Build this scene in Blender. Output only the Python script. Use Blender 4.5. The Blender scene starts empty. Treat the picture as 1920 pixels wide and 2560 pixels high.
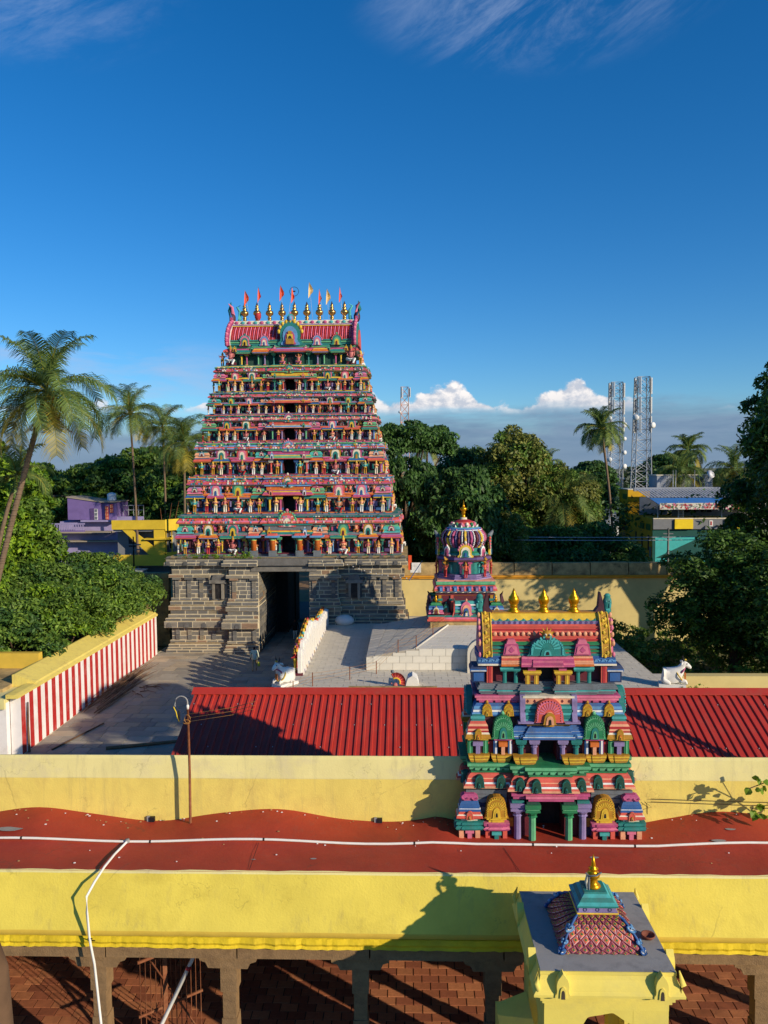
import bpy, math, random
import numpy as np
from mathutils import Vector, Matrix
random.seed(7); np.random.seed(7)
PI = math.pi
SC = bpy.context.scene
COL = SC.collection
# ------------------------------------------------------------------ camera
F = 1923.0
def camera_basis(yaw=math.radians(1.79), pitch=math.atan(112/F), roll=0.0077):
    f = Vector((-math.sin(yaw)*math.cos(pitch), math.cos(yaw)*math.cos(pitch), -math.sin(pitch)))
    r = Vector((math.cos(yaw), math.sin(yaw), 0)); u = r.cross(f)
    c, s = math.cos(roll), math.sin(roll)
    return f, c*r - s*u, s*r + c*u
cf, cr, cu = camera_basis()
cam = bpy.data.cameras.new('camera'); camo = bpy.data.objects.new('camera', cam); COL.objects.link(camo)
cam.sensor_fit = 'VERTICAL'; cam.sensor_height = 36; cam.sensor_width = 36
cam.lens = F/2560*36; cam.clip_start = 0.1; cam.clip_end = 6000
m = Matrix((cr, cu, -cf)).transposed().to_4x4(); m.translation = (0, 0, 13.5)
camo.matrix_world = m
SC.camera = camo
# ------------------------------------------------------------------ sky, sun, exposure
SUN_EL = math.radians(21.0)
SUN_TRAVEL = Vector((-0.804*math.cos(SUN_EL), 0.595*math.cos(SUN_EL), -math.sin(SUN_EL)))
w = bpy.data.worlds.new("World"); SC.world = w; w.use_nodes = True
nt = w.node_tree; nt.nodes.clear()
class NT:
    """tiny node-graph helper"""
    def __init__(s, nt): s.nt = nt
    def n(s, t, **kw):
        o = s.nt.nodes.new(t)
        for k, v in kw.items(): setattr(o, k, v)
        return o
    def put(s, sock, v):
        if hasattr(v, 'is_output'): s.nt.links.new(v, sock)
        elif hasattr(v, 'outputs'): s.nt.links.new(v.outputs[0], sock)
        else: sock.default_value = v
    def math(s, op, a, b=0.0, c=None, clamp=False):
        o = s.n('ShaderNodeMath', operation=op); o.use_clamp = clamp
        s.put(o.inputs[0], a); s.put(o.inputs[1], b)
        if c is not None: s.put(o.inputs[2], c)
        return o.outputs[0]
    def mix(s, f, a, b, mode='MIX'):
        o = s.n('ShaderNodeMix', data_type='RGBA', blend_type=mode)
        s.put(o.inputs[0], f); s.put(o.inputs[6], a); s.put(o.inputs[7], b)
        return o.outputs[2]
    def noise(s, vec, scale, detail=5, rough=0.55, dist=0.0, dim='3D'):
        o = s.n('ShaderNodeTexNoise', noise_dimensions=dim)
        if vec is not None: s.put(o.inputs['Vector'], vec)
        o.inputs['Scale'].default_value = scale; o.inputs['Detail'].default_value = detail
        o.inputs['Roughness'].default_value = rough; o.inputs['Distortion'].default_value = dist
        return o.outputs['Fac']
    def ramp(s, v, stops, interp='LINEAR'):
        o = s.n('ShaderNodeValToRGB'); cr_ = o.color_ramp; cr_.interpolation = interp
        while len(cr_.elements) < len(stops): cr_.elements.new(0.5)
        for e, (p, c) in zip(cr_.elements, stops):
            e.position = p; e.color = (c, c, c, 1) if not hasattr(c, '__len__') else (*c, 1)
        s.put(o.inputs[0], v); return o.outputs[0]
    def remap(s, v, a, b, c, d, smooth=False):
        o = s.n('ShaderNodeMapRange'); o.clamp = True
        if smooth: o.interpolation_type = 'SMOOTHSTEP'
        s.put(o.inputs[0], v)
        for i, q in enumerate((a, b, c, d)): s.put(o.inputs[i+1], q)
        return o.outputs[0]
    def vec(s, x, y, z):
        o = s.n('ShaderNodeCombineXYZ')
        for i, q in enumerate((x, y, z)): s.put(o.inputs[i], q)
        return o.outputs[0]
def make_world():
    g = NT(nt)
    sky = g.n('ShaderNodeTexSky', sky_type='NISHITA'); sky.sun_disc = False
    sky.sun_elevation = SUN_EL; sky.sun_rotation = math.atan2(0.804, -0.595)
    sky.altitude = 0; sky.air_density = 1.0; sky.dust_density = 0.25; sky.ozone_density = 2.6
    hs = g.n('ShaderNodeHueSaturation'); hs.inputs['Saturation'].default_value = 1.19
    hs.inputs['Value'].default_value = 0.87; g.put(hs.inputs['Color'], g.mix(1.0, sky.outputs[0], (0.66, 0.88, 1.14, 1), 'MULTIPLY'))
    tc = g.n('ShaderNodeTexCoord'); sep = g.n('ShaderNodeSeparateXYZ'); g.put(sep.inputs[0], tc.outputs['Generated'])
    X, Y, Z = sep.outputs
    az = g.math('ARCTAN2', X, Y)                       # 0 = +Y, right positive
    hyp = g.math('SQRT', g.math('ADD', g.math('MULTIPLY', X, X), g.math('MULTIPLY', Y, Y)))
    el = g.math('ARCTAN2', Z, hyp)
    # low grey-blue cloud deck near the horizon
    v1 = g.vec(g.math('MULTIPLY', az, 2.2), g.math('MULTIPLY', el, 11.0), 3.7)
    n1 = g.noise(v1, 2.0, 6, 0.6, 0.3)
    deck_top = g.math('ADD', 0.066, g.math('MULTIPLY', g.math('SUBTRACT', n1, 0.5), 0.12))
    deck = g.remap(g.math('SUBTRACT', deck_top, el), -0.022, 0.030, 0.0, 0.93, True)
    n1b = g.noise(v1, 5.0, 6, 0.6, 0.4)
    deckc = g.mix(g.remap(n1b, 0.35, 0.7, 0, 1), (1.10, 1.80, 2.9, 1), (1.75, 2.45, 3.5, 1))
    deckc = g.mix(g.remap(el, 0.0, 0.05, 0.55, 0.0), deckc, (1.45, 2.15, 3.2, 1))
    col = g.mix(deck, hs.outputs[0], deckc)
    # left veil of thin cloud
    lv = g.noise(g.vec(g.math('MULTIPLY', az, 3.0), g.math('MULTIPLY', el, 16.0), 9.0), 2.2, 6, 0.6, 0.4)
    lm = g.math('MULTIPLY', g.remap(lv, 0.42, 0.68, 0, 0.6), g.math('MULTIPLY', g.remap(az, -0.14, -0.34, 0, 1, True), g.math('MULTIPLY', g.remap(el, 0.165, 0.135, 0, 1, True), g.remap(el, 0.07, 0.10, 0, 1, True))))
    col = g.mix(lm, col, (3.1, 4.0, 5.8, 1))
    # cumulus heads standing on the deck; envelope of their tops along the azimuth
    stops = [(-0.62, 0.075), (-0.45, 0.08), (-0.4, 0.088), (-0.36, 0.092), (-0.33, 0.078), (-0.28, 0.085), (-0.22, 0.085), (-0.08, 0.098), (-0.048, 0.102), (-0.025, 0.086), (-0.008, 0.086), (0.02, 0.102), (0.05, 0.11800000000000001), (0.07, 0.114), (0.09, 0.098), (0.105, 0.078), (0.135, 0.08800000000000001), (0.15, 0.07600000000000001), (0.175, 0.098), (0.195, 0.112), (0.215, 0.114), (0.237, 0.094), (0.275, 0.092), (0.3, 0.07200000000000001), (0.36, 0.062), (0.385, 0.084), (0.41, 0.066), (0.45, 0.08), (0.62, 0.07)]
    t = g.remap(az, -0.62, 0.62, 0, 1)
    env = g.ramp(t, [((a+0.62)/1.24, h*6) for a, h in stops], 'B_SPLINE')
    env = g.math('MULTIPLY', env, 0.16667)
    vc = g.vec(az, g.math('MULTIPLY', el, 1.25), 1.3)
    nb = g.noise(vc, 26.0, 7, 0.62, 0.15)
    vor = g.n('ShaderNodeTexVoronoi', feature='SMOOTH_F1'); g.put(vor.inputs['Vector'], vc); vor.inputs['Scale'].default_value = 42.0
    vor.inputs['Smoothness'].default_value = 0.5
    puff = g.math('ADD', g.math('MULTIPLY', g.math('SUBTRACT', nb, 0.5), 0.036), g.math('MULTIPLY', g.math('SUBTRACT', 0.45, vor.outputs['Distance']), 0.016))
    d = g.math('SUBTRACT', g.math('ADD', g.math('ADD', env, -0.004), puff), el)
    cm = g.remap(d, 0.0, 0.006, 0, 1, True)
    base = g.math('ADD', 0.072, g.math('MULTIPLY', g.math('SUBTRACT', n1b, 0.5), 0.02))
    bm = g.remap(g.math('SUBTRACT', el, base), -0.008, 0.010, 0, 1, True)
    cm = g.math('MULTIPLY', cm, bm)
    # self shading of the heads: lit from the right/above
    nb2 = g.noise(g.vec(g.math('ADD', az, 0.006), g.math('SUBTRACT', g.math('MULTIPLY', el, 1.25), -0.006), 1.3), 26.0, 7, 0.62, 0.15)
    lit = g.remap(g.math('SUBTRACT', nb, nb2), -0.06, 0.08, 0.0, 1.0)
    lit = g.math('MULTIPLY', lit, g.remap(g.math('SUBTRACT', el, base), 0.0, 0.03, 0.45, 1.0))
    cc = g.mix(lit, (4.4, 4.6, 5.2, 1), (8.6, 7.9, 7.4, 1))
    col = g.mix(g.math('MULTIPLY', cm, 0.93), col, cc)
    # cirrus streaks high up
    ca = 0.42
    up = g.math('ADD', g.math('MULTIPLY', az, math.cos(ca)), g.math('MULTIPLY', el, math.sin(ca)))
    vp = g.math('SUBTRACT', g.math('MULTIPLY', el, math.cos(ca)), g.math('MULTIPLY', az, math.sin(ca)))
    nc = g.noise(g.vec(g.math('MULTIPLY', up, 3.6), g.math('MULTIPLY', vp, 12.0), 5.0), 1.5, 9, 0.68, 0.5)
    nl = g.noise(g.vec(az, el, 7.3), 3.4, 2, 0.5, 0.0)
    def spot(a0, e0, ra, re):
        q1 = g.math('POWER', g.math('DIVIDE', g.math('SUBTRACT', az, a0), ra), 2.0)
        q2 = g.math('POWER', g.math('DIVIDE', g.math('SUBTRACT', el, e0), re), 2.0)
        return g.remap(g.math('ADD', q1, q2), 0.0, 1.0, 1.0, 0.0, True)
    sp = g.math('MAXIMUM', spot(0.17, 0.54, 0.27, 0.10), g.math('MULTIPLY', spot(-0.50, 0.52, 0.26, 0.10), 0.8))
    rest = g.math('MULTIPLY', g.remap(nl, 0.58, 0.75, 0, 0.5), g.remap(el, 0.65, 0.9, 0, 1))
    ci = g.math('MULTIPLY', g.remap(nc, 0.42, 0.75, 0, 1, True), g.math('MAXIMUM', sp, rest))
    col = g.mix(g.math('MULTIPLY', ci, 0.30), col, (4.6, 5.4, 7.0, 1))
    bg = g.n('ShaderNodeBackground'); g.put(bg.inputs[0], col); bg.inputs[1].default_value = 0.10
    out = g.n('ShaderNodeOutputWorld'); g.put(out.inputs[0], bg)
make_world()
sun = bpy.data.lights.new('sun', 'SUN'); sun.energy = 3.7; sun.angle = math.radians(0.5); sun.color = (1.0, 0.86, 0.66)
suno = bpy.data.objects.new('sun', sun); COL.objects.link(suno); suno.location = (60, -45, 60)
suno.rotation_euler = SUN_TRAVEL.to_track_quat('-Z', 'Y').to_euler()
SC.view_settings.view_transform = 'Standard'; SC.view_settings.look = 'None'
SC.view_settings.exposure = 0.44; SC.view_settings.gamma = 1.0; SC.view_settings.use_curve_mapping = False
SC.render.engine = 'CYCLES'
SC.cycles.max_bounces = 8; SC.cycles.diffuse_bounces = 5; SC.cycles.transparent_max_bounces = 4
# ------------------------------------------------------------------ materials
MATS = {}
def srgb(r, g, b):
    return tuple(((c/255)/12.92 if c/255 <= 0.04045 else ((c/255+0.055)/1.055)**2.4) for c in (r, g, b))
def material(name, color, rough=0.6, var=0.18, scale=3.0, dirt=None, dirtamt=0.0, dscale=1.2, bump=0.0, bscale=30.0, metal=0.0, island=0.0, obj=0.0, spec=0.35, translucent=0.0, stretch=None, islandcol=None, streak=None, crack=0.0):
    """paint/stone/leaf material: base colour with noise variation, blotchy dirt, fine bump"""
    m_ = bpy.data.materials.new(name); m_.use_nodes = True
    t = m_.node_tree; b = t.nodes['Principled BSDF']; g = NT(t)
    tc = g.n('ShaderNodeTexCoord'); vec = tc.outputs['Object']
    if stretch:
        mp = g.n('ShaderNodeMapping'); mp.inputs['Scale'].default_value = stretch; g.put(mp.inputs[0], vec); vec = mp.outputs[0]
    n = g.noise(vec, scale, 5, 0.6)
    c0 = (*color, 1)
    lo = tuple(max(0, c*(1-var)) for c in color); hi = tuple(min(1, c*(1+var)) for c in color)
    col = g.mix(g.remap(n, 0.3, 0.7, 0, 1), (*lo, 1), (*hi, 1)) if var > 0 else None
    if island or islandcol:
        geo = g.n('ShaderNodeNewGeometry'); ri = geo.outputs['Random Per Island']
        if islandcol: col = g.mix(ri, (*islandcol[0], 1), (*islandcol[1], 1))
        if island:
            hsv = g.n('ShaderNodeHueSaturation'); g.put(hsv.inputs['Color'], col if col else c0)
            g.put(hsv.inputs['Value'], g.remap(ri, 0, 1, 1-island, 1+island)); col = hsv.outputs[0]
        if islandcol and var > 0:
            hsv = g.n('ShaderNodeHueSaturation'); g.put(hsv.inputs['Color'], col)
            g.put(hsv.inputs['Value'], g.remap(n, 0.3, 0.7, 1-var, 1+var)); col = hsv.outputs[0]
    if obj:
        oi = g.n('ShaderNodeObjectInfo')
        hsv = g.n('ShaderNodeHueSaturation'); g.put(hsv.inputs['Color'], col if col else c0)
        g.put(hsv.inputs['Value'], g.remap(oi.outputs['Random'], 0, 1, 1-obj, 1+obj)); col = hsv.outputs[0]
    if dirt is not None:
        n2 = g.noise(vec, dscale, 8, 0.68, 0.3)
        col = g.mix(g.remap(n2, 0.5, 0.72, 0, dirtamt), col if col else c0, (*dirt, 1))
    if streak is not None:
        mp2 = g.n('ShaderNodeMapping'); mp2.inputs['Scale'].default_value = (3.2, 3.2, .28); g.put(mp2.inputs[0], tc.outputs['Object'])
        n3 = g.noise(mp2.outputs[0], 1.6, 6, 0.7, 0.2); n4 = g.noise(tc.outputs['Object'], .55, 3, 0.5)
        f_ = g.math('MULTIPLY', g.remap(n3, 0.52, 0.78, 0, streak[1]), g.remap(n4, 0.38, 0.62, 0.15, 1.0))
        col = g.mix(f_, col if col else c0, (*streak[0], 1))
    if crack:
        nd = g.noise(tc.outputs['Object'], 2.4, 4, 0.6); vm_ = g.n('ShaderNodeVectorMath', operation='ADD'); g.put(vm_.inputs[0], tc.outputs['Object']); g.put(vm_.inputs[1], nd)
        vo = g.n('ShaderNodeTexVoronoi', feature='DISTANCE_TO_EDGE'); g.put(vo.inputs['Vector'], vm_.outputs[0]); vo.inputs['Scale'].default_value = .55
        n5 = g.noise(tc.outputs['Object'], .9, 2, 0.5)
        f_ = g.math('MULTIPLY', g.remap(vo.outputs['Distance'], 0.0, 0.010, crack, 0.0), g.remap(n5, 0.5, 0.58, 0, 1))
        col = g.mix(f_, col if col else c0, (0.07, 0.05, 0.03, 1))
    if col is None: b.inputs['Base Color'].default_value = c0
    else: g.put(b.inputs['Base Color'], col)
    b.inputs['Roughness'].default_value = rough; b.inputs['Metallic'].default_value = metal
    b.inputs['Specular IOR Level'].default_value = spec
    if bump:
        bn = g.noise(vec, bscale, 4, 0.6); bp = g.n('ShaderNodeBump'); bp.inputs['Strength'].default_value = bump
        bp.inputs['Distance'].default_value = 0.02; g.put(bp.inputs['Height'], bn); g.put(b.inputs['Normal'], bp)
    if translucent:
        tr = g.n('ShaderNodeBsdfTranslucent'); g.put(tr.inputs[0], col)
        mx = g.n('ShaderNodeMixShader'); mx.inputs[0].default_value = translucent
        g.put(mx.inputs[1], b.outputs[0]); g.put(mx.inputs[2], tr.outputs[0])
        g.put(t.nodes['Material Output'].inputs[0], mx.outputs[0])
    MATS[name] = m_; return m_
# painted stucco palette (base colours of the paint itself)
PAL = dict(pink=(190,72,122), rose=(225,110,140), coral=(222,84,66), red=(188,38,44), peach=(236,160,116), orange=(226,112,34), yellow=(232,188,40), gold=(190,132,24),
           cream=(232,220,190), white=(232,232,226), teal=(28,128,120), aqua=(64,176,172), green=(30,128,76), mint=(92,178,122), blue=(38,92,160), sky=(90,152,204), navy=(26,48,92),
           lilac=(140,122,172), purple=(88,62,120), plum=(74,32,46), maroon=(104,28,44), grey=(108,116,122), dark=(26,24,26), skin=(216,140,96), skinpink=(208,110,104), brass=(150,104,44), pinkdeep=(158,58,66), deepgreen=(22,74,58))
for k, c in PAL.items():
    gm = sum(c)/3; c = tuple(v*.84+gm*.10+3 for v in c)
    material(k, srgb(*c), rough=0.6, var=0.20, scale=3.5, dirt=(0.085, 0.07, 0.055), dirtamt=0.45, dscale=2.6, bump=0.25, bscale=24, streak=((0.07, 0.06, 0.05), 0.35))
material('gilt', srgb(214, 150, 20), rough=0.32, var=0.1, metal=0.75, bump=0.05, bscale=9)
material('brassmetal', srgb(196, 150, 84), rough=0.28, var=0.2, metal=0.9, dirt=(0.08, 0.05, 0.03), dirtamt=0.5, dscale=3)
material('yellowwash', srgb(226, 204, 104), rough=0.8, var=0.10, scale=0.9, dirt=srgb(196, 170, 92), dirtamt=0.75, dscale=0.9, bump=0.3, bscale=26, streak=((0.30, 0.25, 0.13), 0.65), crack=0.28)
material('yellowcornice', srgb(222, 200, 82), rough=0.8, var=0.12, scale=0.7, dirt=srgb(200, 178, 70), dirtamt=0.85, dscale=0.9, bump=0.35, bscale=22, streak=((0.34, 0.27, 0.10), 0.65), crack=0.3)
material('yellowbright', srgb(214, 184, 34), rough=0.8, var=0.2, scale=2.0, dirt=srgb(190, 160, 60), dirtamt=0.3, dscale=1.5, bump=0.8, bscale=9)
material('palewash', srgb(222, 210, 142), rough=0.8, var=0.08, scale=0.8, dirt=srgb(200, 188, 150), dirtamt=0.8, dscale=0.9, bump=0.25, streak=((0.32, 0.28, 0.18), 0.6), crack=0.25)
material('ochreband', srgb(206, 172, 64), rough=0.8, var=0.08, bump=0.1)
material('kioskyellow', srgb(226, 206, 98), rough=0.75, var=0.07, scale=1.5, dirt=srgb(180, 168, 110), dirtamt=0.35, dscale=1.4, bump=0.15)
material('redoxide', srgb(166, 58, 38), rough=0.62, var=0.16, scale=0.8, dirt=srgb(142, 48, 34), dirtamt=0.85, dscale=0.6, bump=0.3, bscale=12, streak=((0.24, 0.09, 0.06), 0.4), crack=0.45)
material('redsheet', srgb(182, 54, 40), rough=0.5, var=0.12, scale=1.2, dirt=srgb(150, 92, 74), dirtamt=0.5, dscale=1.3, spec=0.4, obj=0.06)
material('cement', srgb(146, 144, 140), rough=0.85, var=0.07, scale=1.5, dirt=srgb(84, 84, 86), dirtamt=0.45, dscale=2.2, bump=0.2)
material('whitetile', srgb(198, 190, 172), rough=0.75, var=0.06, obj=0.05, island=0.05, dirt=srgb(150, 144, 134), dirtamt=0.4, dscale=0.6, bump=0.1)
material('whitetileclean', srgb(212, 206, 190), rough=0.7, var=0.05, obj=0.05, island=0.05, dirt=srgb(176, 170, 158), dirtamt=0.3, dscale=0.8)
material('grout', srgb(168, 160, 144), rough=0.9, var=0.05)
material('mortar', srgb(214, 200, 168), rough=0.9, var=0.15)
for i, c in enumerate([(120,116,108), (108,106,102), (130,123,110), (98,97,95), (138,127,106), (140,114,92)]):
    material('granite%s' % 'abcdef'[i], srgb(*c), rough=0.85, var=0.2, scale=3.0, obj=0.14, island=0.14, dirt=srgb(78, 74, 68), dirtamt=0.6, dscale=1.4, bump=0.6, bscale=14)
material('stonedark', srgb(84, 78, 70), rough=0.9, var=0.2, bump=0.4)
material('pillarstone', srgb(136, 108, 74), rough=0.9, var=0.22, scale=5, dirt=srgb(84, 62, 44), dirtamt=0.6, dscale=2.5, bump=0.7, bscale=30)
for i, c in enumerate([(160,152,136), (146,139,125), (172,158,134)]):
    material('paving%s' % 'abc'[i], srgb(*c), rough=0.85, var=0.14, scale=1.2, obj=0.09, island=0.09, dirt=srgb(116, 92, 66), dirtamt=0.6, dscale=0.7, bump=0.35, bscale=9)
material('earth', srgb(150, 116, 78), rough=0.95, var=0.2, scale=0.7, dirt=srgb(112, 84, 56), dirtamt=0.6, dscale=0.5, bump=0.5, bscale=5)
material('farground', srgb(112, 112, 74), rough=0.95, var=0.3, scale=0.05, dirt=srgb(122, 104, 74), dirtamt=0.6, dscale=0.03)
material('asphalt', srgb(86, 84, 84), rough=0.9, var=0.1, scale=0.6, bump=0.2)
for i, c in enumerate([(160,96,64), (142,82,56), (176,112,74)]):
    material('claytile%s' % 'abc'[i], srgb(*c), rough=0.75, var=0.18, scale=3, obj=0.12, island=0.12, dirt=srgb(104, 60, 44), dirtamt=0.6, dscale=1.6, bump=0.3)
material('stripered', srgb(176, 40, 36), rough=0.7, var=0.12, dirt=srgb(206, 150, 140), dirtamt=0.3, dscale=1.2, bump=0.1)
material('stripewhite', srgb(232, 226, 222), rough=0.75, var=0.04, dirt=srgb(196, 176, 160), dirtamt=0.5, dscale=0.9, bump=0.1)
material('darkgrime', srgb(70, 60, 50), rough=0.95, var=0.3, bump=0.3)
material('plasterold', srgb(176, 150, 100), rough=0.9, var=0.3, scale=2.2, dirt=srgb(72, 64, 48), dirtamt=0.9, dscale=1.5, bump=0.4)
material('wallcream', srgb(210, 190, 126), rough=0.85, var=0.08, scale=0.6, dirt=srgb(170, 150, 96), dirtamt=0.4, dscale=0.35)
material('wallorange', srgb(214, 148, 40), rough=0.8, var=0.1)
material('pvc', srgb(226, 222, 212), rough=0.45, var=0.03, dirt=srgb(160, 150, 130), dirtamt=0.3, dscale=3)
material('rust', srgb(126, 74, 46), rough=0.8, var=0.3, scale=6, dirt=srgb(160, 120, 84), dirtamt=0.5, dscale=4, bump=0.2)
material('steel', srgb(120, 122, 126), rough=0.5, var=0.1, metal=0.4)
material('galv', srgb(176, 180, 186), rough=0.5, var=0.1, metal=0.3)
material('wire', srgb(196, 140, 70), rough=0.6, var=0.1)
material('blackcable', srgb(28, 26, 26), rough=0.6, var=0.1)
material('stick', srgb(112, 84, 60), rough=0.9, var=0.3, obj=0.3, island=0.25)
material('trunkpalm', srgb(116, 96, 76), rough=0.9, var=0.25, scale=6, bump=0.6, bscale=16)
material('bark', srgb(82, 64, 48), rough=0.95, var=0.3, scale=4, bump=0.5)
def leafmat(name, a, b, var=0.25, isl=0.25, tr=0.25, rough=0.55):
    material(name, srgb(*a), rough=rough, var=var, scale=0.35, islandcol=(srgb(*a), srgb(*b)), island=isl, translucent=tr, spec=0.3)
leafmat('leafbright', (70, 112, 26), (132, 158, 38))
leafmat('leafmid', (68, 104, 36), (114, 138, 52))
leafmat('leafdark', (48, 82, 38), (78, 110, 48))
leafmat('leafolive', (92, 106, 42), (134, 134, 62))
leafmat('leafbig', (44, 74, 28), (84, 116, 38), tr=0.3)
leafmat('palmgreen', (78, 106, 52), (116, 134, 66), tr=0.3)
leafmat('palmyellow', (132, 128, 44), (160, 142, 48), tr=0.3)
leafmat('palmdry', (150, 92, 52), (112, 70, 44), tr=0.2)
leafmat('fargreen', (44, 66, 40), (66, 84, 50), tr=0.1)
for k, c in dict(housepurple=(118,98,152), houselavender=(150,140,178), houseyellow=(214,182,50), houseceme=(160,148,128), housered=(176,40,34), windowdark=(24,26,30), tealwall=(30,120,108), tealdark=(14,76,70),
                 tealsky=(64,172,168), greensign=(24,130,60), signyellow=(206,160,20), bluesheet=(58,120,184), roofgrey=(150,156,166), wallgrey=(120,122,126), brightyellow=(236,204,30), tank=(226,226,228),
                 cloth=(226,222,204), shirt=(214,220,190), trousers=(168,146,112), skinbrown=(92,54,36), hair=(16,14,14), bag=(190,190,60), flagorange=(226,84,40), flagcream=(238,200,130), nandiwhite=(226,222,212), terracotta=(128,72,52), leafgreen=(60,100,30)).items():
    material(k, srgb(*c), rough=0.7, var=0.10, scale=1.5, dirt=srgb(max(0, c[0]-50), max(0, c[1]-50), max(0, c[2]-50)), dirtamt=0.3, dscale=0.8)
# ------------------------------------------------------------------ mesh builder
class MB:
    def __init__(s): s.v = []; s.f = []; s.m = []; s.names = []; s.M = None; s.smooth = []
    def mi(s, n):
        if n not in s.names: s.names.append(n)
        return s.names.index(n)
    def add(s, vs, fs, mat, smooth=False):
        b = len(s.v)
        if s.M is not None: vs = [tuple(s.M @ Vector(p)) for p in vs]
        s.v.extend(vs)
        for i, f in enumerate(fs):
            s.f.append(tuple(b+k for k in f)); s.m.append(s.mi(mat if isinstance(mat, str) else mat[i])); s.smooth.append(smooth)
        return s
    def box(s, x0, x1, y0, y1, z0, z1, mat, tx=0, ty=0):
        """tx,ty: inset of the top"""
        vs = [(x0,y0,z0),(x1,y0,z0),(x1,y1,z0),(x0,y1,z0),(x0+tx,y0+ty,z1),(x1-tx,y0+ty,z1),(x1-tx,y1-ty,z1),(x0+tx,y1-ty,z1)]
        return s.add(vs, [(0,3,2,1),(4,5,6,7),(0,1,5,4),(1,2,6,5),(2,3,7,6),(3,0,4,7)], mat)
    def prism(s, poly, a0, a1, mat, axis='y', sidemat=None):
        """poly of (p,q): axis y -> (x,z); axis x -> (y,z); axis z -> (x,y)"""
        n = len(poly)
        def P(p, q, a): return (p, a, q) if axis == 'y' else (a, p, q) if axis == 'x' else (p, q, a)
        vs = [P(p, q, a0) for p, q in poly]+[P(p, q, a1) for p, q in poly]
        fs = [tuple(range(n)), tuple(range(2*n-1, n-1, -1))]+[(i, i+n, (i+1) % n+n, (i+1) % n) for i in range(n)]
        return s.add(vs, fs, [mat, mat]+[sidemat or mat]*n)
    def molding(s, plan, prof, cap=True, capmat=None, bottom=False):
        """sweep profile [(out,z,mat)] round a CCW plan polygon"""
        n = len(plan); offs = []
        for i in range(n):
            p0, p1, p2 = plan[i-1], plan[i], plan[(i+1) % n]
            e1 = Vector((p1[0]-p0[0], p1[1]-p0[1])).normalized(); e2 = Vector((p2[0]-p1[0], p2[1]-p1[1])).normalized()
            n1 = Vector((e1.y, -e1.x)); n2 = Vector((e2.y, -e2.x))
            offs.append((n1+n2)/max(0.2, 1+n1.dot(n2)))
        vs = []; fs = []; ms = []
        for k, (o, z, mt) in enumerate(prof):
            vs += [(plan[i][0]+offs[i].x*o, plan[i][1]+offs[i].y*o, z) for i in range(n)]
            if k:
                for i in range(n):
                    j = (i+1) % n; a = (k-1)*n; b = k*n
                    fs.append((a+i, a+j, b+j, b+i)); ms.append(mt)
        if cap: fs.append(tuple(range((len(prof)-1)*n, len(prof)*n))); ms.append(capmat or prof[-1][2])
        if bottom: fs.append(tuple(range(n-1, -1, -1))); ms.append(prof[0][2])
        return s.add(vs, fs, ms)
    def lathe(s, cx, cy, prof, n=12, mat=None, smooth=True, rx=1, ry=1, a0=0.0):
        vs = []; fs = []; ms = []
        for k, p in enumerate(prof):
            r, z = p[0], p[1]
            vs += [(cx+rx*r*math.cos(a0+2*PI*i/n), cy+ry*r*math.sin(a0+2*PI*i/n), z) for i in range(n)]
            if k:
                for i in range(n):
                    j = (i+1) % n; fs.append(((k-1)*n+i, (k-1)*n+j, k*n+j, k*n+i)); ms.append(p[2] if len(p) > 2 else mat)
        fs.append(tuple(range(n-1, -1, -1))); ms.append(mat or prof[0][2]); L = (len(prof)-1)*n
        fs.append(tuple(range(L, L+n))); ms.append(mat or prof[-1][2])
        return s.add(vs, fs, ms, smooth)
    def tube(s, pts, r, n=6, mat='steel', smooth=True):
        pts = [Vector(p) for p in pts]; rs = r if hasattr(r, '__len__') else [r]*len(pts)
        vs = []; fs = []
        for k, p in enumerate(pts):
            t = (pts[min(k+1, len(pts)-1)]-pts[max(k-1, 0)]).normalized()
            a = t.cross(Vector((0, 0, 1)) if abs(t.z) < 0.95 else Vector((1, 0, 0))).normalized(); b = t.cross(a)
            vs += [tuple(p+(a*math.cos(2*PI*i/n)+b*math.sin(2*PI*i/n))*rs[k]) for i in range(n)]
            if k: fs += [((k-1)*n+i, (k-1)*n+(i+1) % n, k*n+(i+1) % n, k*n+i) for i in range(n)]
        fs.append(tuple(range(n))); L = (len(pts)-1)*n; fs.append(tuple(range(L+n-1, L-1, -1)))
        return s.add(vs, fs, mat, smooth)
    def ball(s, c, r, mat, n=8, sx=1, sy=1, sz=1):
        k = max(4, n//2+1)
        prof = [(max(0.001, math.sin(PI*i/k))*r, -math.cos(PI*i/k)*r*sz) for i in range(k+1)]
        o = s.M; T = Matrix.Translation(c); s.M = (o @ T) if o is not None else T
        s.lathe(0, 0, prof, n, mat, rx=sx, ry=sy); s.M = o
        return s
    def mesh(s, name):
        me = bpy.data.meshes.new(name)
        me.from_pydata(s.v, [], s.f); me.polygons.foreach_set('material_index', s.m)
        me.polygons.foreach_set('use_smooth', s.smooth)
        for n in s.names: me.materials.append(MATS[n])
        me.update(); return me
    def build(s, name, parent=None, loc=(0, 0, 0), rz=0.0, **props):
        return link(name, s.mesh(name), parent, loc, rz, **props)
def link(name, me, parent=None, loc=(0, 0, 0), rz=0.0, scale=None, **props):
    o = bpy.data.objects.new(name, me); COL.objects.link(o)
    o.parent = parent; o.location = loc; o.rotation_euler = (0, 0, rz)
    if scale is not None: o.scale = scale if hasattr(scale, '__len__') else (scale,)*3
    for k, v in props.items():
        if v is not None: o[k] = v
    return o
def thing(name, label, cat, loc=(0, 0, 0), rz=0.0, group=None):
    return link(name, None, None, loc, rz, label=label, category=cat, group=group)
def tag(o, label, cat, group=None):
    o['label'] = label; o['category'] = cat
    if group: o['group'] = group
    return o
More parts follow.
